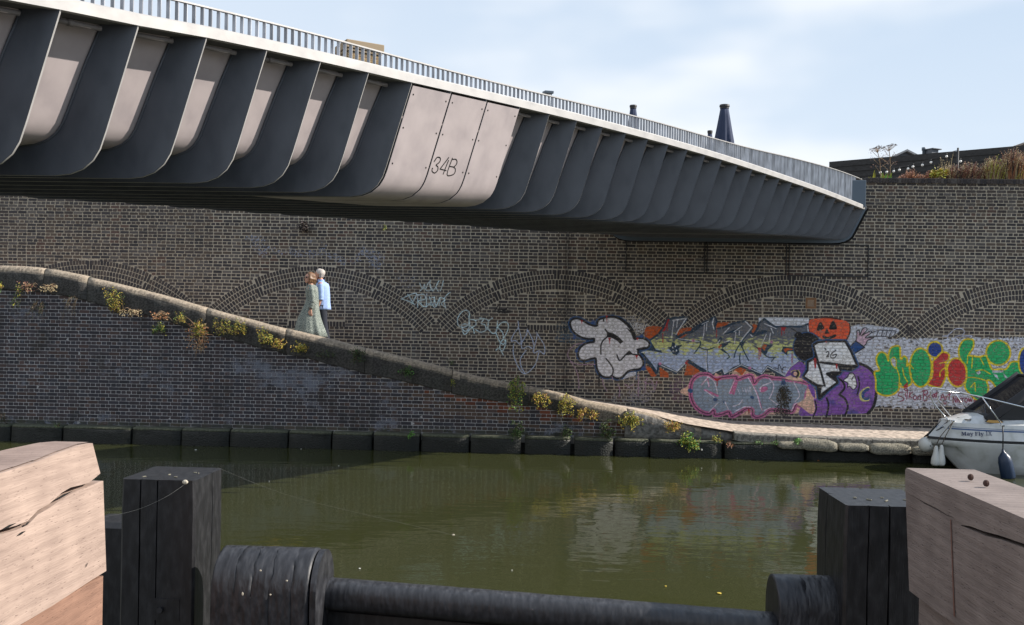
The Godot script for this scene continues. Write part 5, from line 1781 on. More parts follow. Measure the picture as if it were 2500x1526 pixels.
# ---------------------------------------------------------------- lock gate timbers in the foreground
func lock_gate() -> void:
	var lt := uz(297, 1168, -3.2)
	var rt := uz(478, 1172, -3.2)
	# left post: square, weathered flat top with checks running down
	var lp := thing("gate_post", "black painted square gate post beside the pale new timber balance beam", "post", Vector3((lt.x + rt.x) / 2, 1.0, -3.33), "lock gate posts")
	post_body(lp, rt.x - lt.x, lt.y - 1.0, 0.265, 3)
	var bolt := begin()
	var bp := uz(392, 1488, -3.195) - lp.position
	box(bolt, Transform3D(Basis(), bp + Vector3(0.02, 0.0, -0.006)), Vector3(0.09, 0.075, 0.012))
	put("bolt_plate", done(bolt), M.black_timber, lp)
	bolt = begin()
	tube(bolt, [bp + Vector3(0, 0, -0.002), bp + Vector3(0, 0, 0.012)], 0.011, 6)
	put("bolt", done(bolt), M.dark_iron, lp)
	# right post
	var l2 := uz(2063, 1233, -2.9)
	var r2 := Vector3(l2.x + 0.275, l2.y, -2.9)
	var rp := thing("gate_post", "black painted square gate post beside the grey weathered balance beam", "post", Vector3((l2.x + r2.x) / 2, 1.0, -3.05), "lock gate posts")
	post_body(rp, r2.x - l2.x, l2.y - 1.0, 0.30, 5)
	# the round-topped blocks that the rail runs into
	var a := uz(529, 1350, -3.1)
	var b := uz(764, 1350, -3.1)
	var lb := thing("gate_block", "large round-topped black timber block, cracked, standing next to the left post", "timber block", Vector3((a.x + b.x) / 2, 1.0, -3.17), "round-topped gate blocks")
	round_block(lb, b.x - a.x, uz(650, 1336, -3.17).y - 1.0, 0.13, true)
	var a2 := uz(1905, 1420, -2.98)
	var rb := thing("gate_block", "small round-topped black timber block against the right post", "timber block", Vector3(a2.x + 0.09, 1.0, -3.04), "round-topped gate blocks")
	round_block(rb, 0.20, uz(1950, 1405, -3.04).y - 1.0, 0.10, false)
	# rail between the blocks and the dark gate plank under it
	var e0 := uz(772, 1446, -3.24)
	var e1 := uz(1900, 1503, -3.0)
	e1.y = e0.y
	var rail := thing("gate_rail", "long black rounded timber rail spanning between the two blocks", "rail")
	var st := begin(true)
	var rings := []
	var d := (e1 - e0).normalized()
	var out := Vector3(-d.z, 0, d.x)
	if out.z < 0:
		out = -out
	for i in 41:
		var c := e0.lerp(e1, i / 40.0)
		var ring := []
		for k in 20:
			var an := TAU * k / 20
			var ca := cos(an)
			var sa := sin(an)
			var r := 0.062 * pow(pow(absf(ca), 3.2) + pow(absf(sa), 3.2), -1.0 / 3.2)
			r += 0.0016 * n_fine.get_noise_3d(i * 0.4, k * 0.7, 3.0)
			ring.append(c + out * ca * r * 1.0 + Vector3(0, sa * r * 0.78, 0))
		ring.reverse()
		rings.append(ring)
	loft(st, rings)
	put("bar", done(st), M.black_log, rail)
	var plank := thing("gate_plank", "black gate plank in shadow just below the rounded rail", "plank")
	st = begin()
	var mid := (e0 + e1) / 2
	bbox(st, beam_xf(Vector3(e0.x, 0, e0.z) - out * 0.02, Vector3(e1.x, 0, e1.z) - out * 0.02).translated(Vector3(0, e0.y - 0.055 - 0.45, 0)), Vector3((e1 - e0).length() + 0.1, 0.9, 0.06), 0.005)
	put("board", done(st), M.black_timber, plank)
	# small dark post end behind, in the gap by the pale beam
	var s0 := uz(262, 1278, -3.75)
	var s1 := uz(297, 1278, -3.75)
	var sp := thing("gate_post_stub", "low black post end seen in the gap behind the left post", "post", Vector3((s0.x + s1.x) / 2, 1.0, -3.85))
	st = begin()
	bbox(st, Transform3D(Basis(), Vector3(0, (s0.y - 1.0) / 2, 0)), Vector3(0.26, s0.y - 1.0, 0.2), 0.02)
	put("post", done(st), M.black_timber, sp)
	# balance beams: heavy timbers running towards the camera, split along ragged lines
	pale_beam()
	worn_beam()
	# spider threads
	var web := thing("spider_thread", "fine spider thread slung from the left post top to the pale beam", "thread")
	st = begin()
	tube(st, curve([uz(455, 1180, -3.19), uz(400, 1216, -3.15), uz(330, 1246, -3.14), uz(254, 1262, -3.12)], 5), 0.00035, 4)
	put("strand", done(st), mat("silk", lin(0.22, 0.22, 0.2), 0.6), web)
	st = begin()
	ball(st, uz(452, 1177, -3.188), Vector3(0.011, 0.008, 0.006), 7, 5)
	put("cocoon", done(st), mat("cocoon_white", lin(0.5, 0.45, 0.36), 0.9), web)
	web = thing("spider_thread", "long faint spider thread across the open water from the left post", "thread")
	st = begin()
	tube(st, curve([uz(531, 1142, -3.3), uz(700, 1208, -3.25), uz(900, 1258, -3.2), uz(1110, 1307, -3.1), uz(1185, 1331, -3.05)], 5), 0.0002, 4)
	put("strand", done(st), M.silk, web)
	st = begin()
	ball(st, uz(1107, 1306, -3.1), Vector3(0.005, 0.003, 0.003), 6, 4)
	put("speck", done(st), M.cocoon_white, web)
	# droppings and paint flecks
	var specks := [[660, 1452, -3.03, "low in the middle of the big cracked block"], [636, 1393, -3.03, "near the left side of the big cracked block"], [700, 1418, -3.03, "high in the middle of the big cracked block"], [826, 1464, -3.17, "on the rail just right of the big block"], [848, 1444, -3.17, "on the rail a hand's width from the big block, higher up"], [1208, 1496, -3.1, "in a streak at the middle of the rail"], [958, 1458, -3.15, "on the rail between the big block and the streak"], [592, 1450, -3.03, "low on the left edge of the big cracked block"], [1003, 1460, -3.14, "on the rail left of its middle streak"]]
	for q in specks:
		st = begin()
		var p := uz(q[0], q[1], q[2])
		ball(st, p, Vector3(0.0035, 0.006 if rng.randf() < 0.5 else 0.003, 0.002), 6, 4)
		tag(put("paint_fleck", done(st), M.cocoon_white), "tiny pale fleck " + q[3], "fleck", "pale flecks on the black timbers")
func post_body(o: Node3D, w: float, h: float, dp: float, sd: int) -> void:
	var r := RandomNumberGenerator.new()
	r.seed = sd
	var st := begin()
	var rings := []
	# an outline with narrow checks cut into its faces, pushed up the height with small wavers
	var outline := []
	var checks := [[0, 0.26], [0, 0.49], [1, 0.62], [2, 0.5], [3, 0.35]]
	var cor := [Vector2(-w / 2, dp / 2), Vector2(w / 2, dp / 2), Vector2(w / 2, -dp / 2), Vector2(-w / 2, -dp / 2)]
	for s in 4:
		var a: Vector2 = cor[s]
		var b: Vector2 = cor[(s + 1) % 4]
		var n := Vector2(a.y - b.y, b.x - a.x).normalized()
		if n.dot(a + b) < 0:
			n = -n
		var d := (b - a).normalized()
		outline.append(a + d * 0.008)
		for c in checks:
			if c[0] == s:
				var m := a.lerp(b, c[1])
				outline.append(m - d * 0.0022)
				outline.append(m - n * 0.025)
				outline.append(m + d * 0.0022)
		outline.append(b - d * 0.008)
	for j in 13:
		var y: float = h * j / 12.0
		var ring := []
		for k in outline.size():
			var p: Vector2 = outline[k]
			var wv := 0.0025 * n_mid.get_noise_2d(y * 3.0 + sd * 10.0, k * 3.0)
			var top := -0.004 * absf(n_mid.get_noise_2d(k * 2.0, sd * 5.0)) if j == 12 else 0.0
			ring.append(Vector3(p.x * (1.0 - (0.006 / w if j == 12 else 0.0)) + wv, y + top, p.y + wv))
		rings.append(ring)
	# outline runs clockwise seen from above in (x, z); rings go up
	loft(st, rings, false, false)
	var flat := PackedVector2Array()
	for p in rings[12]:
		flat.append(Vector2(p.x, p.z))
	var ids := Geometry2D.triangulate_polygon(flat)
	for i in range(0, ids.size(), 3):
		var a: Vector3 = rings[12][ids[i]]
		var b: Vector3 = rings[12][ids[i + 1]]
		var c: Vector3 = rings[12][ids[i + 2]]
		if (b - a).cross(c - a).y < 0:
			tri(st, a, c, b)
		else:
			tri(st, a, b, c)
	put("post", done(st), M.black_timber, o)
	st = begin()
	for k in 5:      # pale cracks and lichen crumbs on the top
		var p := Vector3(r.randf_range(-w * 0.4, w * 0.4), h + 0.001, r.randf_range(-dp * 0.35, dp * 0.35))
		bbox(st, Transform3D(Basis(Vector3.UP, r.randf() * 3.0), p), Vector3(r.randf_range(0.008, 0.02), 0.004, 0.004), 0.001)
	put("lichen_crumbs", done(st), grain(mat("lichen", lin(0.26, 0.25, 0.2), 0.95), M.g_stone, Vector3.ONE * 6.0), o)
func round_block(o: Node3D, w: float, h: float, r: float, cracked: bool) -> void:
	var st := begin(true)
	var rings := []
	var prof := [Vector2(r, 0.0), Vector2(r, (h - r) * 0.5), Vector2(r, h - r)]
	for k in range(1, 16):
		var a := PI * k / 16.0
		prof.append(Vector2(cos(a) * r, h - r + sin(a) * r))
	prof.append_array([Vector2(-r, h - r), Vector2(-r, 0)])
	var cut := [0.24, 0.42, 0.61, 0.83] if cracked else [0.45]
	var xs := [0.0, 0.012, 0.03]
	for c in cut:
		xs.append_array([c - 0.006, c, c + 0.006])
	for k in 12:
		xs.append(0.06 + k * 0.08)
	xs.append_array([0.965, 0.985, 1.0])
	xs.sort()
	for f in xs:
		var ring := []
		for k in prof.size():
			var q: Vector2 = prof[k]
			var s := 1.0
			if f == 0.0 or f == 1.0:
				s = 1.0 - 0.008 / r
			var dent := 0.0
			if f in cut and k > 1 and k < prof.size() - 3:
				dent = 0.010 * smoothstep(0.0, 0.25, n_mid.get_noise_2d(k * 0.55, f * 30.0) + 0.05)
			var v := Vector2(q.x, q.y - (h - r)) * s
			if q.y >= h - r:
				v *= 1.0 - dent / r
			else:
				v.x -= signf(v.x) * dent
			v += Vector2(1, 1) * 0.0016 * n_fine.get_noise_2d(f * 3.0, k * 0.6)
			ring.append(Vector3((f - 0.5) * w + 0.010 * n_mid.get_noise_2d(k * 0.4, floorf(f * 12.0) * 3.0) * sin(f * PI), v.y + h - r, v.x))
		ring.reverse()
		rings.append(ring)
	loft(st, rings, false, false)
	put("log", done(st), M.black_log, o)
	for e in [0, 1]:
		st = begin()
		var ring: Array = rings[0] if e == 0 else rings[-1]
		var c := Vector3(ring[0].x, h * 0.5, 0)
		for k in ring.size():
			var l: int = (k + 1) % ring.size()
			if e == 0:
				tri(st, c, ring[l], ring[k])
			else:
				tri(st, c, ring[k], ring[l])
		put("end_grain", done(st), M.black_timber, o)
	if cracked:      # the split end board with its lighter edge
		st = begin()
		var pl := PackedVector2Array()
		for q in prof:
			pl.append(Vector2(q.x * 0.985, q.y - 0.004))
		plate(st, pl, func(p, d): return Vector3(d, p.y, p.x), w / 2 + 0.006, w / 2 + 0.026)
		put("end_board", done(st), M.black_log, o)
func ragged(a: Vector2, b: Vector2, n: int, amp: float, sd: float) -> Array:
	var out := []
	for i in n + 1:
		var t := float(i) / n
		out.append(a.lerp(b, t) + Vector2(0, amp * n_mid.get_noise_2d(t * 6.0 + sd, sd) + amp * 0.5 * n_fine.get_noise_2d(t * 1.4 + sd, 1.0)))
	return out
func timber(o: Node, called: String, side: Array, x_face: float, x_back: Callable, m: Material, sign_: float) -> void:   # an outline in (z, y) on the seen face, given width in x
	var poly := PackedVector2Array(side)
	var st := begin()
	var ids := Geometry2D.triangulate_polygon(poly)
	for i in range(0, ids.size(), 3):
		var v := []
		for k in 3:
			v.append(Vector3(x_face, poly[ids[i + k]].y, poly[ids[i + k]].x))
		var n: Vector3 = (v[1] - v[0]).cross(v[2] - v[0])
		if n.x * sign_ > 0:
			tri(st, v[0], v[1], v[2])
		else:
			tri(st, v[0], v[2], v[1])
	var cl := Geometry2D.is_polygon_clockwise(poly)
	var steps := 4
	for i in poly.size():
		var p := poly[i]
		var q := poly[(i + 1) % poly.size()]
		for s in steps:
			var lay := []
			for t in [float(s) / steps, float(s + 1) / steps]:
				var r := 0.007 * (1.0 if t > 0 else 0.0)
				for e in [p, q]:
					var xb: float = x_back.call(e.x)
					lay.append(Vector3(lerpf(x_face, xb, t), e.y, e.x))
			var n: Vector3 = (lay[1] - lay[0]).cross(lay[2] - lay[0])
			var mid2 := Vector2(q.y - p.y, -(q.x - p.x)) * (-1.0 if cl else 1.0)   # outward in (z, y)
			if n.dot(Vector3(0, mid2.y, mid2.x)) > 0:
				quad(st, lay[0], lay[1], lay[3], lay[2])
			else:
				quad(st, lay[2], lay[3], lay[1], lay[0])
	put(called, done(st), m, o)
func on_x(px: float, py: float, x: float) -> Vector2:   # a photograph pixel on the plane x = const, as (z, y)
	var d := sight(px, py)
	var p := EYE + d * (x / d.x)
	return Vector2(p.z, p.y)
func pale_beam() -> void:
	var o := thing("balance_beam", "pale new timber lock balance beam with a ragged split, sunlit along its side", "timber beam", Vector3.ZERO, "lock balance beams")
	var xf := -1.365
	var back := func(z: float) -> float: return xf - clampf((z + 3.16) * 0.24 + 0.015, 0.015, 0.34)
	var split := []
	for q in [[245, 1159], [232, 1170], [218, 1181], [200, 1187], [172, 1199], [150, 1212], [120, 1234], [92, 1250], [68, 1275], [40, 1287], [0, 1298], [-400, 1480]]:
		split.append(on_x(q[0], q[1], xf))
	var top := []
	for q in [[226, 1082], [200, 1086], [150, 1103], [90, 1127], [40, 1143], [0, 1156]]:
		top.append(on_x(q[0], q[1], xf))
	var endz: float = 0.9
	var ty: float = top[-1].y
	var up_ := [Vector2(endz, ty)]
	for i in top.size():
		up_.append(top[top.size() - 1 - i])
	for i in split.size() - 1:
		up_.append(split[i] + Vector2(0, 0.004 + (0.006 if i in [4, 5] else 0.0)))
	var sy: float = split[-2].y
	up_.append(Vector2(endz, sy - 0.02))
	timber(o, "upper_timber", up_, xf, back, M.pale_timber, 1.0)
	var cap := begin()
	var edge := [Vector2(endz, ty)] + top.slice(0)
	edge = [top[0], top[1], top[2], top[3], top[4], top[5], Vector2(endz, ty)]
	for i in edge.size() - 1:
		var p: Vector2 = edge[i]
		var q: Vector2 = edge[i + 1]
		var w0 := 0.004 + 0.006 * absf(n_mid.get_noise_1d(p.x * 9.0))
		quad(cap, Vector3(xf - 0.006 - w0, p.y + 0.003, p.x), Vector3(back.call(p.x) + 0.002, p.y + 0.003, p.x), Vector3(back.call(q.x) + 0.002, q.y + 0.003, q.x), Vector3(xf - 0.008, q.y + 0.003, q.x))
	put("weathered_top", done(cap), M.weathered_top, o)
	var low := []
	for q in [[252, 1174], [243, 1176], [218, 1187], [200, 1193], [172, 1204], [150, 1217], [120, 1238], [92, 1254], [68, 1279], [40, 1291], [0, 1302]]:
		low.append(on_x(q[0], q[1], xf - 0.002) - Vector2(0, 0.003 if q[0] < 200 else 0.0))
	var mid := [Vector2(endz, sy - 0.03)]
	for i in low.size():
		mid.append(low[low.size() - 1 - i])
	mid.append(on_x(261, 1394, xf))
	mid.append(on_x(230, 1413, xf))
	mid.append(on_x(130, 1479, xf))
	mid.append(on_x(54, 1524, xf))
	mid.append(Vector2(endz, on_x(54, 1524, xf).y - 0.005))
	timber(o, "middle_timber", mid, xf - 0.002, back, M.pale_timber, 1.0)
	var by: float = on_x(261, 1411, xf).y
	timber(o, "lower_timber", [Vector2(endz, by - 0.006), on_x(54, 1531, xf), on_x(230, 1421, xf), on_x(261, 1406, xf), Vector2(on_x(261, 1406, xf).x, by - 0.30), Vector2(endz, by - 0.30)], xf - 0.012, back, M.brown_timber, 1.0)
	# short dark checks along the grain
	for q in [[128, 1222, 178, 1198], [56, 1286, 72, 1272], [40, 1308, 62, 1296], [208, 1386, 214, 1372], [0, 1294, 40, 1276]]:
		var st := begin()
		var a := on_x(q[0], q[1], xf)
		var b := on_x(q[2], q[3], xf)
		var v := [Vector3(xf + 0.0015, a.y, a.x), Vector3(xf + 0.0015, (a.y + b.y) / 2 + 0.0035, (a.x + b.x) / 2), Vector3(xf + 0.0015, b.y, b.x), Vector3(xf + 0.0015, (a.y + b.y) / 2 - 0.003, (a.x + b.x) / 2)]
		quad(st, v[3], v[2], v[1], v[0])
		put("check_crack", done(st), M.hole, o)
func worn_beam() -> void:
	var o := thing("balance_beam", "weathered grey timber lock balance beam with a long dark crack, its side in shade", "timber beam", Vector3.ZERO, "lock balance beams")
	var xf := on_plane_x()
	var back := func(_z: float) -> float: return xf + 0.19
	var endz := 0.9
	var tl := on_x(2210, 1141, xf)
	var bl := on_x(2219, 1440, xf)
	var crack := []
	for q in [[2210, 1202], [2232, 1213], [2256, 1228], [2286, 1243], [2312, 1258], [2330, 1264], [2345, 1282], [2372, 1290], [2404, 1303], [2440, 1312], [2500, 1333], [2640, 1390]]:
		crack.append(on_x(q[0], q[1], xf))
	var open := [0.0, 0.0007, 0.0022, 0.0024, 0.0014, 0.0003, 0.0010, 0.0042, 0.005, 0.0045, 0.0045, 0.004]
	var upper := [Vector2(endz, tl.y + 0.01), Vector2(-1.2, tl.y + 0.006), tl + Vector2(0.01, 0.0), tl + Vector2(0, -0.008)]
	for i in crack.size():
		upper.append(crack[i] + Vector2(0, open[i]))
	upper.append(Vector2(endz, crack[-1].y - 0.02))
	timber(o, "upper_timber", upper, xf, back, M.worn_timber, -1.0)
	var lower := [Vector2(endz, crack[-1].y - 0.026)]
	for i in crack.size():
		lower.append(crack[crack.size() - 1 - i] - Vector2(0, open[crack.size() - 1 - i]))
	for q in ragged(bl, Vector2(-1.4, bl.y + 0.0), 14, 0.012, 4.0):
		lower.append(q)
	lower.append(Vector2(endz, bl.y - 0.01))
	timber(o, "lower_timber", lower, xf + 0.001, back, M.worn_timber, -1.0)
	timber(o, "packing_timber", [Vector2(endz, bl.y - 0.02), Vector2(-2.70, bl.y - 0.018), Vector2(-2.70, bl.y - 0.6), Vector2(endz, bl.y - 0.6)], xf + 0.03, func(_z): return xf + 0.17, M.worn_timber, -1.0)
	var st := begin()
	for q in [[2408, 1180], [2370, 1165]]:
		var p := uy(q[0], q[1], tl.y + 0.012)
		ball(st, p, Vector3(0.008, 0.009, 0.008), 7, 5)
	put("bolt_head", done(st), mat("rust", lin(0.05, 0.022, 0.015), 0.9), o)
	st = begin()      # a rust run down the side from a fixing
	var ra := on_x(2322, 1268, xf)
	var rb := on_x(2331, 1505, xf)
	quad(st, Vector3(xf - 0.0012, rb.y, rb.x - 0.004), Vector3(xf - 0.0012, rb.y, rb.x + 0.004), Vector3(xf - 0.0012, ra.y, ra.x + 0.0025), Vector3(xf - 0.0012, ra.y, ra.x - 0.0025))
	put("rust_streak", done(st), mat("rust_run", lin(0.16, 0.075, 0.055), 0.9), o)
func on_plane_x() -> float:
	return uz(2210, 1141, -2.74).x

# ---------------------------------------------------------------- plants
func leaf(st: SurfaceTool, p: Vector3, dir: Vector3, nrm: Vector3, l: float, w: float, c: Color) -> void:   # a folded pointed leaf
	var s := dir.cross(nrm).normalized() * w * 0.5
	var mid := p + dir * l * 0.5 + nrm * l * 0.06
	var tip := p + dir * l
	st.set_color(c)
	tri(st, p, mid + s - nrm * l * 0.02, tip)
	tri(st, p, tip, mid - s - nrm * l * 0.02)
func clump(called: String, label: String, cat: String, px: float, py: float, w: float, h: float, z: float, n: int, tones: Array, kind: String, group: String, size := 0.035) -> void:
	# px, py: its middle in the photograph; w, h: its size there; z: the plane it grows from
	var c := uz(px, py, z)
	var sc := (uz(px + 10, py, z) - c).length() / 10.0
	var o := thing(called, label, cat, c, group)
	var r := RandomNumberGenerator.new()
	r.seed = int(px * 7 + py * 13)
	var st := begin()
	var stem := begin()
	var W := w * sc
	var H := h * sc
	var shoots := maxi(4, int(n / 16.0))
	for k in shoots:
		var root: Vector3
		var tip: Vector3
		var u := r.randf_range(-1, 1)
		match kind:
			"up":      # shoots that rise and lean, lit at the tips
				root = Vector3(u * W * 0.42, -H * 0.5 + r.randf() * H * 0.15 - u * W * 0.0, 0.0)
				tip = Vector3(u * W * 0.46 + r.randf_range(-0.1, 0.1) * W, H * r.randf_range(-0.1, 0.5), r.randf_range(0.08, 0.24))
			"hang":    # trails that fall
				root = Vector3(u * W * 0.36, H * 0.5 - absf(u) * H * 0.2, 0.02)
				tip = Vector3(u * W * 0.45 + r.randf_range(-0.15, 0.15) * W, H * r.randf_range(-0.5, 0.25), r.randf_range(0.08, 0.24))
			_:         # a cushion
				root = Vector3(u * W * 0.2, r.randf_range(-0.3, 0.3) * H, 0.0)
				var a := r.randf() * TAU
				var q := sqrt(r.randf())
				tip = Vector3(cos(a) * W * 0.5 * q, sin(a) * H * 0.5 * q, r.randf_range(0.06, 0.24))
		var mid := root.lerp(tip, 0.5) + Vector3(0, 0.0, 0.06)
		tube(stem, [root, mid, tip], [0.004, 0.003, 0.0015], 3, false)
		for j in 16:
			var t := pow(r.randf(), 0.7)
			var p := root.lerp(mid, minf(t * 2.0, 1.0)).lerp(mid.lerp(tip, maxf(t * 2.0 - 1.0, 0.0)), 1.0 if t > 0.5 else 0.0)
			p += Vector3(r.randf_range(-1, 1), r.randf_range(-1, 1), r.randf_range(-0.6, 1.0)) * 0.032
			var d := Vector3(r.randf_range(-1, 1), r.randf_range(-0.8, 1.0), r.randf_range(-0.3, 1.0)).normalized()
			var nn := Vector3(r.randf_range(-0.6, 0.9), r.randf_range(0.0, 1.0), r.randf_range(0.1, 1.0)).normalized()
			var tone: Color = M[tones[r.randi() % tones.size()] + "_c"]
			var v := r.randf_range(0.65, 1.35)
			var l := size * r.randf_range(0.7, 1.4)
			leaf(st, p, d, (nn - d * nn.dot(d)).normalized(), l, l * 0.72, Color(tone.r * v, tone.g * v, tone.b * v))
	put("stems", done(stem), M.stem, o)
	put("foliage", done(st), M[tones[0]], o)
func dry_tangle(label: String, px: float, py: float, w: float, h: float, n: int, col: String, tail := false) -> void:   # dead stalks and roots that stick out of the joint
	var c := uz(px, py, RAMP_Z + 0.02)
	var sc := (uz(px + 10, py, RAMP_Z) - uz(px, py, RAMP_Z)).length() / 10.0
	var o := thing("dry_plant", label, "dried plant", c, "dried plants on the ramp wall")
	var r := RandomNumberGenerator.new()
	r.seed = int(px * 3 + py)
	var st := begin()
	for k in n:
		var a := Vector3(r.randf_range(-0.25, 0.25) * w, r.randf_range(-0.1, 0.2) * h, 0) * sc
		var b := a + Vector3(r.randf_range(-0.5, 0.5) * w, r.randf_range(-0.6, 0.3) * h, 0) * sc + Vector3(0, 0, r.randf_range(0.06, 0.2))
		var m := (a + b) / 2 + Vector3(0, 0.04, 0.05)
		if tail and k < 5:
			b = Vector3(0.1 * w + k * 0.01 * w, -0.52 * h + k * 0.04 * h, 0) * sc + Vector3(0, 0, 0.06)
			m = a.lerp(b, 0.5) + Vector3(0.02, 0, 0.05)
		tube(st, curve([a, m, b], 4), [0.007, 0.0065, 0.006, 0.0055, 0.005, 0.0045, 0.004, 0.003, 0.002], 4, false)
	put("stalks", done(st), M.dry_stem, o)
	st = begin()
	for k in n * 5:
		var p := Vector3(r.randf_range(-0.5, 0.5) * w, r.randf_range(-0.45, 0.35) * h, 0) * sc
		p *= 1.0 - 0.4 * absf(p.y / maxf(h * sc, 0.01))
		p.z = r.randf_range(0.07, 0.22)
		var tone: Color = M[(col if r.randf() < 0.75 else "leaf_straw") + "_c"]
		var d := Vector3(r.randf_range(-1, 1), r.randf_range(-1.0, 0.5), r.randf_range(0, 1)).normalized()
		leaf(st, p, d, Vector3(0.3, 0.6, 0.7).slide(d).normalized(), 0.045, 0.018, tone * r.randf_range(0.7, 1.2))
	put("foliage", done(st), M.leaf_dry, o)

func wall_plants() -> void:
	var Y := ["leaf_lime", "leaf_lime", "leaf_green", "leaf_gold"]
	var D := ["leaf_dark", "leaf_green", "leaf_dark"]
	var G := ["leaf_gold", "leaf_lime", "leaf_gold", "leaf_dry"]
	var V := ["leaf_vivid", "leaf_green", "leaf_vivid"]
	var z := RAMP_Z + 0.03
	var grp := "weeds rooted in the ramp wall"
	clump("wall_weed", "small yellow green weed at the far end of the ramp coping", "weed", 9, 702, 20, 22, z, 90, Y, "cushion", grp)
	clump("wall_weed", "sparse dark green weed drooping over the pale render patch", "weed", 46, 724, 44, 62, z, 190, D + ["leaf_lime"], "cushion", grp, 0.03)
	dry_tangle("rusty dry stalks sprouting under the first coping stone", 76, 700, 44, 34, 14, "leaf_rust")
	dry_tangle("straw coloured roots trailing sideways along the coping joint", 128, 702, 44, 24, 16, "leaf_straw")
	clump("wall_weed", "dark hanging weed below the render patch, hardly lit", "weed", 98, 762, 34, 70, z, 220, ["leaf_dead", "leaf_dark"], "hang", grp, 0.028)
	clump("wall_weed", "dull brown hanging weed with bare twigs on the bricks", "weed", 182, 752, 44, 64, z, 150, ["leaf_dead", "leaf_dead", "leaf_dark"], "hang", grp, 0.026)
	clump("wall_weed", "bushy upright yellow green weed standing alone under the coping", "weed", 287, 733, 44, 66, z, 420, Y, "up", grp, 0.026)
	dry_tangle("long thin root running down right from the bushy upright weed", 330, 762, 62, 22, 16, "leaf_straw")
	dry_tangle("pinkish dry stalks above the dark green cushion weed", 398, 770, 52, 22, 14, "leaf_dry")
	clump("wall_weed", "dark green cushion weed left of the hanging orange dead plant", "weed", 395, 802, 50, 44, z, 330, D + ["leaf_green", "leaf_lime"], "cushion", grp, 0.03)
	clump("wall_weed", "short upright yellow green weed just above the hanging orange plant", "weed", 446, 776, 32, 34, z, 170, Y, "up", grp, 0.024)
	clump("wall_weed", "yellow and green leafy tuft behind the hanging orange dead plant", "weed", 490, 806, 56, 52, z, 320, Y + ["leaf_dry"], "cushion", grp, 0.03)
	dry_tangle("large orange dead plant hanging in a tail down the bricks", 488, 818, 56, 92, 30, "leaf_dry", true)
	clump("wall_weed", "long row of upright yellow green shoots along the coping foot", "weed", 566, 796, 84, 50, z, 620, Y, "up", grp, 0.024)
	clump("wall_weed", "upright yellow green weed left of the dress hem, spilling downhill", "weed", 652, 818, 40, 50, z, 330, Y, "up", grp, 0.025)
	clump("wall_weed", "golden mixed weed patch just below the upright one near the couple", "weed", 683, 838, 46, 28, z, 260, G + ["leaf_lime"], "cushion", grp, 0.026)
	clump("wall_weed", "low yellow weed at the foot of the coping under the couple", "weed", 734, 848, 56, 34, z, 330, Y + ["leaf_gold"], "cushion", grp, 0.026)
	clump("wall_weed", "thin dull weed strip in shade just downhill of the couple", "weed", 790, 862, 60, 26, z, 230, D + ["leaf_dead"], "up", grp, 0.022)
	clump("wall_weed", "dark green bushy weed in the bridge shadow at a coping joint", "weed", 873, 868, 52, 44, z, 400, D, "cushion", grp, 0.026)
	clump("wall_weed", "dark green weed with white flower specks in the bridge shadow", "weed", 998, 906, 46, 32, z, 320, D + ["leaf_green", "leaf_vivid"], "cushion", grp, 0.028)
	clump("wall_weed", "little sprig growing on top of the broken coping joint", "weed", 1103, 882, 14, 20, -20.0, 50, ["leaf_green", "leaf_dark"], "up", grp, 0.022)
	clump("wall_weed", "little yellow green sprig on the bricks under the broken coping joint", "weed", 1107, 934, 18, 16, z, 50, ["leaf_green", "leaf_lime"], "cushion", grp, 0.022)
	clump("ivy_plant", "tall bright ivy hanging over the coping where the sun returns", "ivy", 1262, 962, 38, 94, z + 0.07, 620, ["leaf_lime", "leaf_green", "leaf_vivid", "leaf_lime"], "hang", "ivy on the ramp wall", 0.03)
	clump("ivy_plant", "dark green ivy cushion on the ledge straight below the tall bright ivy", "ivy", 1263, 1050, 40, 60, z + 0.06, 520, ["leaf_green", "leaf_dark", "leaf_green"], "cushion", "ivy on the ramp wall", 0.03)
	clump("ivy_plant", "thin yellow ivy strands beside the tall bright ivy, over red brick", "ivy", 1318, 978, 56, 44, z + 0.05, 300, G + ["leaf_lime", "leaf_lime"], "hang", "ivy on the ramp wall", 0.028)
	clump("ivy_plant", "yellow ivy trailing in a narrow tongue across the red brick patch", "ivy", 1382, 990, 44, 60, z + 0.06, 390, ["leaf_gold", "leaf_lime", "leaf_lime"], "hang", "ivy on the ramp wall", 0.028)
	clump("ivy_plant", "small dark green ivy cushion on the ledge under the yellow tongue", "ivy", 1382, 1056, 34, 46, z + 0.06, 330, D, "cushion", "ivy on the ramp wall", 0.028)
	clump("ivy_plant", "orange and yellow ivy patch spreading low below the coping", "ivy", 1432, 1012, 58, 34, z + 0.06, 330, ["leaf_gold", "leaf_gold", "leaf_dry", "leaf_lime"], "hang", "ivy on the ramp wall", 0.028)
	clump("ivy_plant", "dark green ivy mass at the ledge left of the big yellow ivy", "ivy", 1482, 1050, 48, 60, z + 0.05, 420, D + ["leaf_green"], "cushion", "ivy on the ramp wall", 0.028)
	clump("ivy_plant", "big yellow ivy bush on the rendered wall, sloping down right", "ivy", 1536, 1024, 74, 50, z + 0.09, 640, ["leaf_lime", "leaf_gold", "leaf_lime", "leaf_green"], "cushion", "ivy on the ramp wall", 0.03)
	clump("ivy_plant", "golden upper part of ivy beside the rendered patch", "ivy", 1640, 1038, 52, 34, z + 0.10, 330, G, "cushion", "ivy on the ramp wall", 0.03)
	clump("ivy_plant", "bright green leafy bush hanging over the ledge to the water", "ivy", 1678, 1076, 62, 54, z + 0.2, 620, ["leaf_vivid", "leaf_lime", "leaf_green"], "cushion", "ivy on the ramp wall", 0.036)
	clump("wall_weed", "single small yellow green weed on grey render near a dark joint", "weed", 1747, 1070, 18, 26, z + 0.12, 130, Y, "up", grp, 0.03)
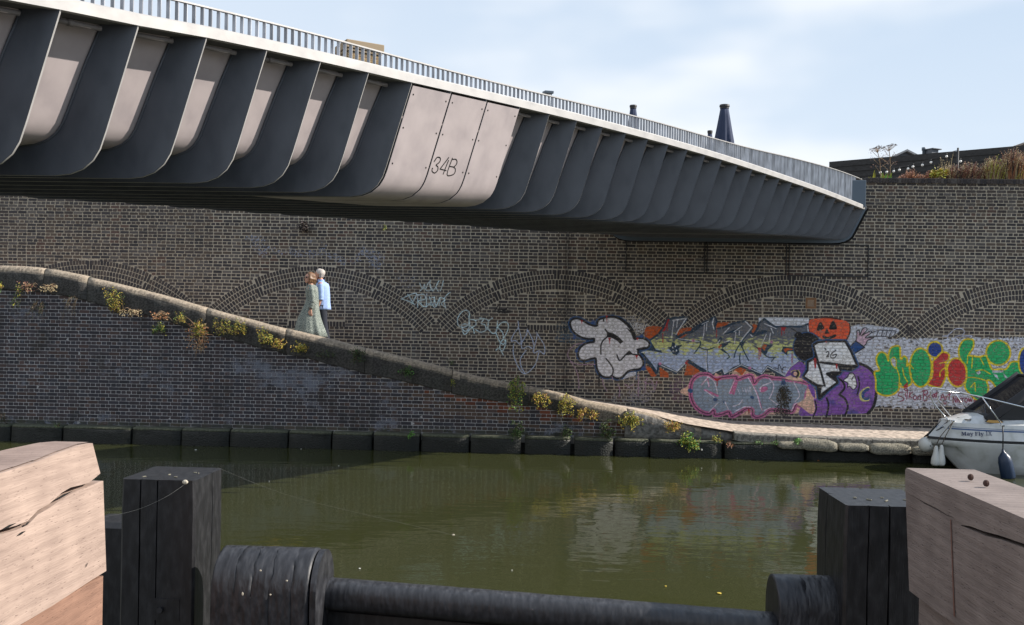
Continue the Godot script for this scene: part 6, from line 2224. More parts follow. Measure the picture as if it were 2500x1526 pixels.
	clump("wall_weed", "small dry orange weed trailing over the ledge end", "weed", 1782, 1084, 22, 16, z + 0.3, 60, ["leaf_rust", "leaf_dry"], "hang", grp, 0.026)
	clump("wall_weed", "bright green weed at the tip of the broken stone slabs", "weed", 1943, 1072, 14, 22, -19.55, 90, V, "up", grp, 0.03)
	clump("wall_weed", "vivid small green weed on the ledge under the shaded coping", "weed", 1007, 1060, 16, 18, -19.66, 80, V, "cushion", grp, 0.03)
	clump("wall_weed", "dull weed growing up the ledge joint at the dark wall corner", "weed", 18, 1018, 20, 36, -19.8, 110, ["leaf_dead", "leaf_dark"], "up", grp, 0.026)
	clump("wall_weed", "tiny green weed at the second ledge joint", "weed", 146, 1037, 12, 12, -19.66, 50, ["leaf_green", "leaf_dark"], "cushion", grp, 0.024)
	for q in [[1850, 1077], [1890, 1079]]:
		clump("moss_patch", "mossy tuft in the crack under the landing kerb, %s" % ("nearer the rendered patch" if q[0] == 1850 else "nearer the broken slabs"), "moss", q[0], q[1], 30, 9, -19.68, 130, ["leaf_green", "leaf_vivid", "leaf_dark"], "cushion", "moss tufts under the landing kerb", 0.018)
	clump("dead_shrub", "dark dried plum coloured shrub on the wall right below the bridge", "dried plant", 746, 558, 34, 36, WALL_Z + 0.02, 420, ["leaf_plum", "leaf_plum", "leaf_dead"], "cushion", "", 0.034)
	clump("wall_weed", "little green sprig on the tall wall just under the bridge", "weed", 942, 557, 9, 16, WALL_Z + 0.02, 40, ["leaf_green", "leaf_lime"], "cushion", grp, 0.022)
	clump("dead_shrub", "brown dead weed growing against the graffiti near the purple figure", "dried plant", 1912, 964, 28, 74, WALL_Z + 0.03, 330, ["leaf_dead", "leaf_dead", "leaf_dark"], "cushion", "", 0.026)

func terrace_plants() -> void:
	var z := -22.28
	var base := 6.10
	# two umbel-headed stalks
	for q in [[2142, 368, 2150, 24], [2170, 364, 2172, 22]]:
		var root := uz(q[2], 437, z)
		var head := uz(q[0], q[1], z)
		var o := thing("umbel_plant", "%s brown umbel seed head rising above the coping corner" % ("broad flat" if q[0] == 2142 else "taller narrow"), "plant", root, "umbel seed heads behind the coping")
		var r := RandomNumberGenerator.new()
		r.seed = int(q[0])
		var st := begin()
		var h := head - root
		tube(st, curve([Vector3(0, -0.2, 0), h * 0.5 + Vector3(0.03, 0, 0), h], 5), 0.009, 5, false)
		var fl := begin()
		for k in 26:
			var a := r.randf() * TAU
			var s := sqrt(r.randf())
			var e := h + Vector3(cos(a) * 0.17 * s, 0.05 + 0.05 * (1.0 - s) + 0.03 * cos(a), sin(a) * 0.14 * s)
			tube(st, [h * 0.93, e], 0.0028, 3, false)
			for m in 5:
				leaf(fl, e + Vector3(r.randf_range(-1, 1), r.randf_range(-0.5, 0.6), r.randf_range(-1, 1)) * 0.022, Vector3(r.randf_range(-1, 1), r.randf_range(0, 1), r.randf_range(-1, 1)).normalized(), Vector3(0, 0.4, 1).normalized(), 0.022, 0.016, M.leaf_plum_c * r.randf_range(0.8, 1.6))
		for k in 5:
			var f := 0.25 + 0.13 * k
			var side := -1.0 if k % 2 == 0 else 1.0
			var e := h * f + Vector3(side * r.randf_range(0.08, 0.2), 0.14, r.randf_range(-0.05, 0.08))
			tube(st, [h * f, e], 0.005, 4, false)
			for m in 16:
				leaf(fl, e + Vector3(r.randf_range(-1, 1), r.randf_range(-0.8, 0.5), r.randf_range(-1, 1)) * 0.075, Vector3(r.randf_range(-1, 1), r.randf_range(-0.6, 0.6), r.randf_range(-1, 1)).normalized(), Vector3(0.3, 0.5, 0.8).normalized(), 0.035, 0.014, (M.leaf_rust_c if r.randf() < 0.5 else M.leaf_plum_c) * r.randf_range(0.5, 1.1))
		put("stalk", done(st), M.dry_stem, o)
		put("seed_head", done(fl), M.leaf_plum, o)
	# grasses and shrubs, each its own plant
	var rows := [
		["grass_tuft", "bright green strap leaf leaning over the coping corner", 2131, 424, 8, 26, 12, ["leaf_lime"], 0.5],
		["grass_tuft", "short green and yellow grass between the umbel stalks", 2160, 424, 34, 22, 70, ["leaf_lime", "leaf_straw", "leaf_vivid"], 0.3],
		["rust_fern", "arching rusty red fern mound right of the umbel stalks", 2225, 423, 68, 30, 330, ["leaf_rust", "leaf_dry", "leaf_rust"], 0.2],
		["rust_fern", "smaller rusty fern mound before the bright green shrub", 2262, 426, 36, 22, 170, ["leaf_rust", "leaf_dry"], 0.2],
		["sedge_tuft", "wine brown wispy grass leaning over right of the green shrub", 2330, 416, 60, 40, 330, ["leaf_rust", "leaf_plum", "leaf_straw"], 0.6],
		["sedge_tuft", "wine red grass clump around the slim pole", 2368, 410, 62, 46, 380, ["leaf_rust", "leaf_plum", "leaf_rust", "leaf_straw"], 0.6],
		["sedge_tuft", "tall straw and green grass clump with feathery heads", 2424, 404, 56, 56, 380, ["leaf_straw", "leaf_lime", "leaf_straw", "leaf_rust"], 0.5],
		["sedge_tuft", "tall russet bush grass at the end of the planting row", 2478, 392, 60, 84, 620, ["leaf_rust", "leaf_dry", "leaf_plum", "leaf_straw"], 0.6],
		["sedge_tuft", "straw coloured grass stems below the russet bush grass", 2496, 420, 40, 34, 160, ["leaf_straw", "leaf_lime"], 0.4],
		["sedge_tuft", "thin pale grass blades rising before the dark roof edge", 2318, 396, 40, 62, 22, ["leaf_straw"], 0.5],
		["sedge_tuft", "thin tall plume stems in front of the sloping far roof", 2458, 384, 18, 70, 12, ["leaf_straw", "leaf_rust"], 0.3]]
	for q in rows:
		grassy(q[0], q[1], q[2], q[3], q[4], q[5], q[6], q[7], q[8], z, base)
	clump("green_shrub", "bright yellow green leafy shrub standing up among the rusty ferns", "shrub", 2288, 424, 46, 30, z, 330, ["leaf_lime", "leaf_lime", "leaf_gold"], "up", "", 0.05)
	# slim pole with a string of round bulbs
	var p0 := uz(2339, 361, -23.4)
	var pole := thing("festoon_pole", "slim dark pole rising from the wine red grass on the terrace", "pole", Vector3(p0.x, 5.35, p0.z))
	var st := begin(true)
	tube(st, [Vector3.ZERO, Vector3(0, p0.y - 5.35, 0)], 0.024, 8)
	put("shaft", done(st), M.dark_iron, pole)
	var at := []
	for q in [[2149, 421], [2165, 420], [2182, 418], [2196, 415], [2217, 412], [2229, 407], [2252, 403], [2273, 396.5], [2311, 382], [2345, 394]]:
		at.append(uz(q[0], q[1], -23.3))
	mat("opal_bulb", lin(0.85, 0.84, 0.80), 0.3)
	var cord := begin()
	tube(cord, at.slice(0, 9).map(func(p): return p + Vector3(0, 0.075, 0)) + [p0 - Vector3(0, 0.05, 0)], 0.006, 5)
	tag(put("festoon_wire", done(cord), M.dark_iron), "thin dark cord carrying the white festoon bulbs above the planting", "wire")
	var names := ["lowest bulb, beside the branched umbel stalk", "bulb between the two umbel stalks", "bulb just right of the straight umbel stalk", "bulb hanging over the left of the fern mound", "bulb above the middle of the fern mound", "bulb just right of the fern mound's middle", "bulb left of the small dark roof bracket gap", "bulb above the green shrub", "bulb nearest below the black roof edge, left of the pole", "bulb hanging right beside the slim pole"]
	for k in at.size():
		var b := thing("festoon_bulb", "round white festoon " + names[k], "light bulb", at[k], "festoon bulbs over the terrace planting")
		st = begin(true)
		ball(st, Vector3.ZERO, Vector3.ONE * 0.031, 12, 8)
		put("globe", done(st), M.opal_bulb, b)
		st = begin(true)
		tube(st, [Vector3(0, 0.028, 0), Vector3(0, 0.075, 0)], 0.013, 8)
		put("socket", done(st), M.dark_iron, b)
func grassy(called: String, label: String, px: float, py: float, w: float, h: float, n: int, tones: Array, bend: float, z: float, base: float) -> void:
	var c := uz(px, py, z)
	var sc := (uz(px + 10, py, z) - c).length() / 10.0
	var o := thing(called, label, "plant", Vector3(c.x, base, z), "terrace planting behind the wall coping")
	var r := RandomNumberGenerator.new()
	r.seed = int(px * 5 + n)
	var top := c.y + h * sc * 0.5 - base
	var st := begin()
	for k in n:
		var x := r.randf_range(-0.5, 0.5) * w * sc
		var root := Vector3(x * 0.55, -0.12, r.randf_range(-0.2, 0.06))
		var lean := r.randf_range(-1, 1) * bend * w * sc * 0.35
		var hh := top * r.randf_range(0.45, 1.0) * (1.0 - 0.35 * absf(x) / (w * sc * 0.5))
		var tip := Vector3(x + lean, hh, r.randf_range(-0.3, 0.2))
		if called == "rust_fern":
			tip.y *= 1.0 - 0.45 * absf(tip.x) / (w * sc * 0.5)
		var mid := root.lerp(tip, 0.6) + Vector3(0, hh * 0.16, 0)
		var tone: Color = M[tones[r.randi() % tones.size()] + "_c"]
		tone = tone * r.randf_range(0.6, 1.3)
		st.set_color(tone)
		var wd := Vector3(0.0045 if called != "grass_tuft" else 0.012, 0, 0.002)
		quad(st, root - wd, root + wd, mid + wd, mid - wd)
		tri(st, mid - wd, mid + wd, tip)
		for m in (6 if called != "grass_tuft" else 0):
			var p := mid.lerp(tip, r.randf())
			var d := Vector3(r.randf_range(-1, 1), r.randf_range(-0.3, 1), r.randf_range(-1, 1)).normalized()
			leaf(st, p, d, Vector3(0.3, 0.5, 0.8).slide(d).normalized(), 0.03 * r.randf_range(0.7, 1.5), 0.011, tone * r.randf_range(0.7, 1.3))
	put("foliage", done(st), M[tones[0]], o)

func floating_bits() -> void:
	var cup := thing("floating_cup", "white crumpled cup floating by the ledge near the dark joint", "litter", uy(1801, 1121, 0.0))
	var st := begin(true)
	tube(st, [Vector3(-0.028, 0.022, 0.01), Vector3(0.0, 0.024, 0.0), Vector3(0.034, 0.026, -0.01)], [0.026, 0.03, 0.036], 14, false)
	put("cup", done(st), mat("cup_white", lin(0.75, 0.73, 0.7), 0.6), cup)
	for q in [[1713, 1098, "white paper scrap caught under the bright green bush", 0.02, -19.6], [1570, 1113, "pale speck floating beside the ledge under the yellow ivy", 0.012, 0.0], [1998, 1124, "orange leaf floating before the broken slabs", 0.03, 0.0], [478, 1098, "white feather floating in the shade near the ledge", 0.026, 0.0], [392, 1083, "small pale speck on the dark water by a ledge joint", 0.014, 0.0], [735, 1096, "twin white specks on the dark water below the ramp", 0.013, 0.0], [827, 1137, "tiny white speck at the edge of the bridge shadow", 0.012, 0.0], [657, 1175, "tiny white speck on the open green water", 0.010, 0.0], [878, 1388, "pale floating scrap near the gate rail", 0.014, 0.0], [1756, 1448, "yellow leaf floating just beyond the rail", 0.03, 0.0], [1625, 1431, "small yellow leaf floating beyond the rail middle", 0.014, 0.0], [1250, 1392, "small white speck floating beyond the rail", 0.008, 0.0]]:
		st = begin()
		var p := uy(q[0], q[1], 0.008) if q[4] == 0.0 else uz(q[0], q[1], q[4])
		ball(st, Vector3.ZERO, Vector3(q[3], 0.006 if q[4] == 0.0 else q[3], q[3] * 0.8), 7, 5)
		var m: StandardMaterial3D = M.cup_white
		if q[2].contains("orange"):
			m = mat("leaf_orange", lin(0.6, 0.2, 0.06), 0.7)
		elif q[2].contains("yellow"):
			m = mat("leaf_yellow", lin(0.55, 0.4, 0.06), 0.7)
		var o := put("floating_scrap", done(st), m, self, Transform3D(Basis(Vector3.UP, rng.randf() * 3.0), p))
		tag(o, q[2], "litter", "scraps on the canal")

# ---------------------------------------------------------------- the painted wall: flat spray paint, drawn in the wall's own metres
var art: Image
var zo := Vector2.ZERO      # origin and scale of the drawing window in photograph pixels
var zs := 1.0
const AW := 4096
const AH := 1024
func window(ox: float, oy: float, s: float) -> void:
	zo = Vector2(ox, oy)
	zs = s
func spot(q) -> Vector2:   # a drawing point, in texels
	var p := uz(zo.x + q[0] / zs, zo.y + q[1] / zs, WALL_Z)
	return Vector2((p.x - PAINT.position.x) / PAINT.size.x * AW, (PAINT.end.y - p.y) / PAINT.size.y * AH)
func spots_of(pts: Array) -> Array:
	return pts.map(func(q): return spot(q))
func fill(polys: Array, paint) -> void:   # even-odd scan fill; paint is a Color or a Callable of (texel row, column)
	var lo := 1e9
	var hi := -1e9
	for poly in polys:
		for p in poly:
			lo = minf(lo, p.y)
			hi = maxf(hi, p.y)
	for y in range(maxi(0, int(lo)), mini(AH - 1, int(hi)) + 1):
		var yc := y + 0.5
		var xs := []
		for poly in polys:
			var n: int = poly.size()
			for i in n:
				var a: Vector2 = poly[i]
				var b: Vector2 = poly[(i + 1) % n]
				if (a.y <= yc) != (b.y <= yc):
					xs.append(a.x + (yc - a.y) / (b.y - a.y) * (b.x - a.x))
		xs.sort()
		for k in range(0, xs.size() - 1, 2):
			var x0 := clampi(int(round(xs[k])), 0, AW - 40)
			var x1 := clampi(int(round(xs[k + 1])), 0, AW - 40)
			if x1 <= x0:
				continue
			if paint is Color:
				art.fill_rect(Rect2i(x0, y, x1 - x0, 1), paint)
			else:
				var s := 6
				for x in range(x0, x1, s):
					art.fill_rect(Rect2i(x, y, mini(s, x1 - x), 1), paint.call(x, y))
func shape(pts: Array, paint, smooth := true) -> Array:
	var q := spots_of(pts)
	if smooth:
		q = curve(q, 6, true)
	fill([q], paint)
	return q
func line(pts: Array, w: float, c: Color, smooth := true, closed := false) -> void:   # w in photograph pixels
	var q := spots_of(pts)
	if smooth and pts.size() > 2:
		q = curve(q, 6, closed)
	if closed:
		q.append(q[0])
	stroke(q, w, c)
func stroke(q: Array, w: float, c: Color) -> void:   # round-ended pieces, so that crossing lines never fill their loops
	var r := w * 2.05 * 0.5
	for k in q.size() - 1:
		var a: Vector2 = q[k]
		var b: Vector2 = q[k + 1]
		var d := b - a
		var l := d.length()
		if l < 0.01:
			continue
		var n := Vector2(-d.y, d.x) / l * r
		var t := d / l * r
		fill([[a + n, b + n, b + n * 0.7 + t * 0.7, b + t, b - n * 0.7 + t * 0.7, b - n, a - n, a - n * 0.7 - t * 0.7, a - t, a + n * 0.7 - t * 0.7]], c)
func ring_line(q: Array, w: float, c: Color) -> void:   # a closed outline in texels
	var n := q.size()
	var h := int(n / 2)
	stroke(q.slice(0, h + 1), w, c)
	stroke(q.slice(h, n) + [q[0]], w, c)
func mist(x: float, y: float, r: float, c: Color, strength: float, squash := 1.0) -> void:   # a soft spray, in window units
	var p := spot([x, y])
	var pr := r / zs * 2.05
	var s := RandomNumberGenerator.new()
	s.seed = int(x * 3 + y)
	for k in int(pr * pr * squash * strength * 0.25):
		var a := s.randf() * TAU
		var d := pow(s.randf(), 0.6) * pr
		var e := Vector2i(int(p.x + cos(a) * d), int(p.y + sin(a) * d * squash))
		if e.x > 2 and e.y > 2 and e.x < AW - 50 and e.y < AH - 6:
			var z := s.randi_range(2, 5)
			art.fill_rect(Rect2i(e.x, e.y, z, z), c)
func oval(cx: float, cy: float, rx: float, ry: float, tilt := 0.0, n := 26) -> Array:
	var out := []
	for k in n:
		var a := TAU * k / n
		var v := Vector2(cos(a) * rx, sin(a) * ry).rotated(tilt)
		out.append([cx + v.x, cy + v.y])
	return out
func drip(x: float, y: float, l: float, c: Color, w := 2.0) -> void:
	line([[x, y], [x + 1, y + l]], w, c, false)

func paint_wall() -> Array:
	art = Image.create(AW, AH, false, Image.FORMAT_RGBA8)
	art.fill(Color(0.5, 0.5, 0.52, 0.0))
	var white := Color(0.80, 0.80, 0.83)
	var black := Color(0.055, 0.06, 0.075)
	var blue := Color(0.16, 0.30, 0.47)
	var teal := Color(0.10, 0.20, 0.28)
	var red := Color(0.62, 0.12, 0.14)
	var orange := Color(0.66, 0.30, 0.10)
	var pink := Color(0.72, 0.40, 0.56)
	var pale := Color(0.80, 0.64, 0.74)
	var ice := Color(0.74, 0.84, 0.95)
	var peach := Color(0.82, 0.66, 0.58)
	var plum := Color(0.45, 0.28, 0.60)
	# ---- faded roller patches, upper left
	window(560, 540, 5.867)
	for q in [[310, 250, 90], [420, 260, 80], [380, 340, 90], [560, 390, 90], [440, 440, 90], [700, 440, 70], [860, 430, 90], [1000, 470, 90], [1150, 470, 90], [1300, 430, 90], [1450, 500, 90], [1150, 310, 60], [1600, 560, 100], [1880, 430, 100], [2050, 480, 110], [2100, 560, 110], [2080, 640, 80], [1800, 560, 80], [1350, 330, 50], [2150, 520, 80]]:
		mist(q[0], q[1], q[2], Color(0.52, 0.57, 0.68, 0.75), 0.22, 0.7)
	window(960, 670, 5.3565)
	for q in [[130, 60, 70], [220, 60, 60], [120, 130, 60], [230, 150, 50]]:
		mist(q[0], q[1], q[2], Color(0.5, 0.53, 0.6, 0.7), 0.12, 0.8)
	# ---- thin tags in pale blue
	for s in [[[345, 110], [380, 185], [410, 130], [420, 200], [470, 100], [520, 215], [600, 80], [560, 160], [590, 220]], [[485, 70], [480, 150], [515, 215]], [[655, 80], [640, 150], [615, 215]], [[350, 215], [400, 180], [450, 215], [520, 190]], [[100, 320], [300, 245], [240, 390]], [[110, 320], [200, 350], [285, 395]], [[190, 260], [260, 370]], [[320, 260], [320, 430]], [[320, 270], [400, 260], [420, 320], [330, 350], [400, 420]], [[440, 250], [430, 430]], [[450, 380], [520, 400], [530, 300], [470, 320]], [[540, 290], [560, 420], [610, 300], [600, 410]], [[620, 300], [680, 330], [630, 380], [690, 440]], [[745, 235], [700, 270], [665, 330], [690, 450]], [[360, 290], [370, 400], [430, 420], [500, 360]], [[470, 290], [540, 430], [600, 320]]]:
		line(s, 2.2, ice)
	for s in [[[1000, 560], [990, 490], [940, 468], [880, 510], [840, 590], [855, 670], [920, 690], [985, 650], [990, 545]], [[985, 545], [1000, 660], [960, 740], [910, 720], [900, 660], [960, 650], [1040, 700], [1060, 770]], [[1010, 590], [1070, 600], [1080, 660], [1020, 700], [940, 785], [905, 740]], [[1080, 600], [1180, 580], [1150, 640], [1200, 660], [1210, 730], [1140, 755], [1080, 720]], [[1300, 570], [1250, 610], [1240, 700], [1300, 770], [1350, 740], [1365, 610]], [[1130, 570], [1240, 600], [1230, 720]], [[1365, 615], [1370, 690], [1430, 760], [1440, 830]], [[1370, 680], [1420, 630], [1490, 630], [1505, 700], [1470, 790], [1440, 835]], [[1345, 770], [1370, 830], [1400, 900], [1395, 960], [1440, 1055]], [[1410, 880], [1440, 850], [1465, 875], [1440, 915], [1405, 890]], [[1345, 990], [1380, 965], [1430, 1000], [1470, 910], [1470, 850]]]:
		line(s, 2.6, ice)
	for s in [[[1632, 615], [1635, 690], [1565, 800], [1545, 870], [1600, 866], [1660, 915], [1672, 830], [1640, 700]], [[1755, 715], [1740, 790], [1680, 900], [1690, 972], [1760, 940], [1815, 970]], [[1760, 730], [1820, 850], [1840, 960], [1830, 1005], [1852, 1025], [1910, 1000], [1975, 1040], [1975, 930], [1905, 810], [1875, 755]], [[1882, 770], [1870, 860], [1840, 960]], [[1575, 910], [1572, 1040], [1630, 1200], [1722, 1300], [1850, 1190], [1905, 1020]], [[1740, 990], [1665, 1100], [1672, 1200], [1722, 1292]]]:
		line(s, 2.3, Color(0.66, 0.71, 0.82))
	# black scrawl over the opening
	for s in [[[1330, 470], [1400, 380], [1380, 500], [1500, 430], [1420, 500], [1540, 490], [1310, 480]], [[1320, 450], [1530, 470]], [[1790, 440], [1770, 540]], [[1770, 500], [1830, 470]], [[1840, 450], [1830, 540]], [[1880, 450], [1860, 540], [1930, 530]], [[1860, 490], [1920, 470]], [[1940, 540], [1980, 440], [2040, 540]], [[2060, 460], [2160, 550], [2120, 490], [2070, 550]], [[2190, 480], [2230, 560], [2280, 500], [2230, 455], [2190, 480]], [[2320, 460], [2310, 550]], [[2400, 470], [2320, 510], [2400, 555]]]:
		line(s, 1.7 if s[0][0] > 1700 else 3.0, Color(0.06, 0.05, 0.05))
	# ---- white ground on the right
	window(0, 0, 1.0)
	var wash := Color(0.70, 0.71, 0.75)
	for k in 46:
		var x := 2088.0 + k * 9.6
		shape([[x - 6, 826 + rng.randf_range(-4, 5) - (0.0 if k > 12 else 0.0)], [x + 10, 826 + rng.randf_range(-4, 5)], [x + 10, 990 + rng.randf_range(-6, 12)], [x - 6, 990 + rng.randf_range(-6, 12)]], wash, false)
	shape([[2075, 800], [2110, 792], [2150, 797], [2192, 802], [2190, 815], [2160, 828], [2150, 842], [2085, 850], [2060, 840]], wash)
	shape([[1852, 775], [1890, 774], [1975, 776], [1975, 800], [1852, 798]], Color(0.76, 0.77, 0.80), false)
	mist(1545, 792, 42, Color(0.66, 0.66, 0.68, 0.8), 0.35, 0.5)
	mist(1560, 800, 26, Color(0.75, 0.75, 0.77, 0.9), 0.5, 0.5)
	mist(1562, 950, 34, Color(0.62, 0.58, 0.62, 0.8), 0.28, 1.0)
	mist(1530, 975, 44, Color(0.55, 0.54, 0.56, 0.7), 0.20, 0.4)
	mist(1655, 950, 20, Color(0.35, 0.2, 0.34, 0.8), 0.5, 1.5)
	mist(1385, 800, 30, Color(0.10, 0.22, 0.28, 0.8), 0.35, 0.6)
	mist(1390, 826, 34, Color(0.08, 0.26, 0.38, 0.8), 0.5, 0.35)
	mist(1430, 880, 60, Color(0.12, 0.06, 0.05, 0.6), 0.16, 1.2)
	# ---- long lettering, several colours, behind
	window(1600, 760, 6.16)
	shape([[-150, 260], [-40, 220], [100, 240], [150, 300], [60, 360], [-40, 440], [-150, 410]], orange)
	shape([[900, 170], [1110, 165], [1070, 230], [920, 255]], orange, false)
	shape([[480, 780], [640, 860], [700, 960], [430, 965]], orange, false)
	shape([[-150, 820], [-20, 880], [20, 960], [-60, 980]], orange)
	shape([[60, 840], [200, 930], [200, 1000], [70, 990]], orange, false)
	shape([[1180, 890], [1280, 830], [1360, 870], [1340, 960], [1200, 970]], orange)
	shape([[1470, 190], [1545, 240], [1510, 345], [1440, 345]], orange)
	var body := [[-215, 612], [-75, 430], [50, 345], [130, 230], [175, 125], [300, 90], [480, 88], [450, 150], [360, 250], [320, 380], [400, 380], [560, 270], [720, 170], [895, 80], [925, 150], [880, 275], [1000, 250], [1150, 190], [1300, 155], [1350, 140], [1455, 240], [1430, 320], [1480, 350], [1540, 250], [1560, 180], [1640, 115], [1720, 180], [1800, 232], [2200, 230], [2300, 190], [2330, 300], [2120, 420], [2090, 600], [2170, 740], [2030, 860], [1950, 985], [1820, 905], [1690, 825], [1600, 950], [1440, 860], [1290, 808], [1180, 850], [1040, 965], [1000, 880], [850, 950], [640, 830], [500, 735], [330, 920], [200, 860], [50, 785], [30, 930], [-60, 800]]
	shape(body.map(func(q): return [q[0] - 16, q[1] + 34]), teal, false)
	var grad := func(x: int, y: int) -> Color:
		var v := (y - 508.0) / 8.6 + 7.0 * n_mid.get_noise_2d(x * 0.02, y * 0.05)
		var top := Color(0.29, 0.33, 0.38).lerp(Color(0.40, 0.40, 0.43), n_mid.get_noise_2d(x * 0.012, 7.0) * 0.5 + 0.5)
		var mid := Color(0.72, 0.73, 0.48)
		var low := Color(0.66, 0.70, 0.78).lerp(Color(0.56, 0.62, 0.74), n_mid.get_noise_2d(x * 0.02, y * 0.03) * 0.5 + 0.5)
		return top.lerp(mid, smoothstep(12.0, 15.0, v)).lerp(low, smoothstep(18.5, 20.5, v + 3.0 * n_mid.get_noise_2d(x * 0.03, y * 0.08 + 9.0)))
	var bq := shape(body, grad, false)
	ring_line(bq, 4.5, teal)
	shape([[330, 300], [380, 260], [540, 245], [500, 330], [400, 400], [345, 390]], orange)
	line([[350, 385], [440, 330], [560, 300], [720, 190], [890, 90]], 6.0, teal)
	for s in [[[325, 405], [400, 432], [560, 445], [665, 450], [678, 500], [640, 560], [590, 630]], [[660, 540], [770, 578], [885, 545]], [[780, 580], [772, 700], [780, 830], [792, 935]], [[1100, 660], [1112, 690], [1080, 712]], [[1470, 250], [1400, 330], [1290, 470], [1210, 600], [1188, 692]], [[1290, 500], [1340, 620], [1405, 742]], [[1275, 635], [1268, 720], [1280, 810]], [[1610, 620], [1700, 692], [1812, 690]], [[1790, 700], [1745, 755]]]:
		line(s, 2.6, teal)
	for s in [[[820, 455], [960, 570], [1110, 660], [960, 500], [1010, 480], [1130, 450], [1050, 530], [970, 580]], [[930, 440], [990, 370], [1010, 420], [960, 490]], [[1470, 508], [1580, 560], [1640, 490], [1770, 510], [1700, 580], [1665, 655], [1600, 620]], [[1200, 340], [1300, 290], [1180, 320], [1060, 345], [1010, 350], [1300, 230]], [[1740, 290], [1560, 360], [1480, 380], [1560, 280]], [[1925, 530], [2080, 545], [2080, 600], [1990, 600], [1985, 665], [1895, 598]], [[1360, 445], [1260, 470], [1300, 560]], [[-75, 440], [10, 580], [90, 590], [60, 520], [105, 625], [-30, 600], [-200, 580]]]:
		shape(s, teal, false)
	shape([[1600, 540], [1640, 495], [1680, 510], [1640, 600]], orange, false)
	shape([[1930, 570], [1990, 555], [2080, 575], [1990, 590], [1960, 620]], orange)
	shape([[940, 540], [990, 490], [1000, 520], [960, 560]], orange, false)
	shape([[180, 545], [240, 530], [250, 465], [290, 470], [305, 522], [395, 500], [400, 515], [350, 560], [362, 610], [322, 660], [262, 640], [230, 590]], teal, false)
	for q in [[262, 545], [300, 525], [268, 600], [318, 590]]:
		shape(oval(q[0], q[1], 10, 16), white)
	for s in [[[262, 138], [466, 105], [350, 280], [312, 345]], [[1352, 150], [1450, 245], [1360, 350], [1285, 452]], [[880, 100], [858, 180], [882, 270]]]:
		line(s, 2.8, white, false)
	for s in [[[280, 140], [262, 260], [245, 402]], [[332, 140], [322, 240]], [[700, 195], [800, 150]], [[738, 200], [730, 330], [714, 428]], [[775, 180], [766, 292]], [[1020, 342], [1112, 246]], [[1180, 310], [1305, 225]], [[1212, 310], [1190, 490]], [[1265, 290], [1262, 356]], [[1640, 185], [1815, 258]], [[1738, 250], [1775, 332]], [[1732, 330], [1710, 465]], [[1668, 352], [1590, 520]], [[1430, 350], [1460, 380]], [[930, 490], [972, 432]], [[1040, 465], [1128, 438]], [[2292, 215], [2300, 310]], [[335, 412], [540, 440], [660, 455]], [[766, 590], [766, 760], [780, 930]], [[-210, 618], [-60, 600]], [[60, 800], [320, 915], [480, 750]], [[850, 940], [1010, 860], [1040, 940], [1290, 805], [1600, 940], [1690, 830], [1945, 970], [2030, 840], [2160, 740]]]:
		line(s, 1.9, white, false)
	for q in [[112, 330, 140], [470, 740, 60], [1560, 560, 160], [1585, 560, 120], [2055, 640, 130], [920, 250, 140], [1900, 240, 120], [1940, 240, 90], [180, 130, 160]]:
		drip(q[0], q[1], q[2], red, 1.8)
	shape([[1535, 545], [1600, 550], [1585, 590], [1560, 610]], red, false)
	shape([[1880, 235], [1975, 240], [1930, 300]], red, false)
	shape([[190, 115], [215, 120], [150, 290], [100, 310], [140, 240]], red, false)
	shape([[440, 775], [500, 730], [490, 760], [460, 800]], red, false)
	for q in [[70, 790], [1420, 855], [570, 440], [1750, 460]]:
		shape(oval(q[0], q[1], 24, 24), Color(0.68, 0.45, 0.58))
	for s in [[[1845, 890], [1862, 800], [1908, 888], [1925, 838]], [[1962, 835], [1915, 855], [1905, 915], [1950, 930]], [[1780, 850], [1850, 860]]]:
		line(s, 1.7, Color(0.10, 0.14, 0.20))
	# ---- pink bubble letters below
	window(1640, 890, 6.16)
	shape([[425, 115], [330, 170], [270, 260], [230, 330], [150, 370], [130, 420], [200, 460], [270, 480], [290, 560], [340, 620], [470, 640], [600, 400], [560, 160]], peach)
	shape([[640, 175], [700, 150], [740, 180], [880, 160], [950, 90], [1050, 160], [1110, 95], [1190, 130], [1260, 150], [1300, 180], [1500, 160], [1700, 210], [1740, 100], [1900, 60], [2000, 240], [2120, 320], [2180, 480], [2140, 700], [1900, 720], [1800, 740], [640, 720]], peach)
	var eb := [[290, 300], [330, 215], [420, 155], [540, 148], [640, 205], [690, 212], [760, 196], [970, 182], [985, 222], [1190, 165], [1240, 285], [1300, 215], [1400, 176], [1510, 205], [1660, 215], [2050, 290], [2030, 440], [2010, 560], [1960, 640], [1870, 605], [1810, 710], [1640, 690], [1480, 690], [1390, 760], [1290, 795], [1220, 765], [1210, 680], [1130, 662], [1030, 720], [900, 785], [860, 715], [760, 745], [650, 760], [630, 690], [560, 735], [440, 705], [340, 610], [285, 470]]
	var eq := shape(eb, Color(0.50, 0.55, 0.61))
	ring_line(eq, 10.0, pink)
	ring_line(eq, 2.2, Color(0.30, 0.12, 0.24))
	for s in [[[450, 305], [540, 200], [560, 330]], [[500, 385], [690, 470]], [[1160, 200], [1280, 430], [1360, 690]], [[950, 230], [880, 430]]]:
		line(s, 5.0 if s.size() == 2 else 3.0, pink, false)
	shape([[880, 430], [960, 260], [1000, 250], [940, 460]], pink, false)
	shape([[1320, 360], [1420, 330], [1440, 380], [1350, 420]], pink)
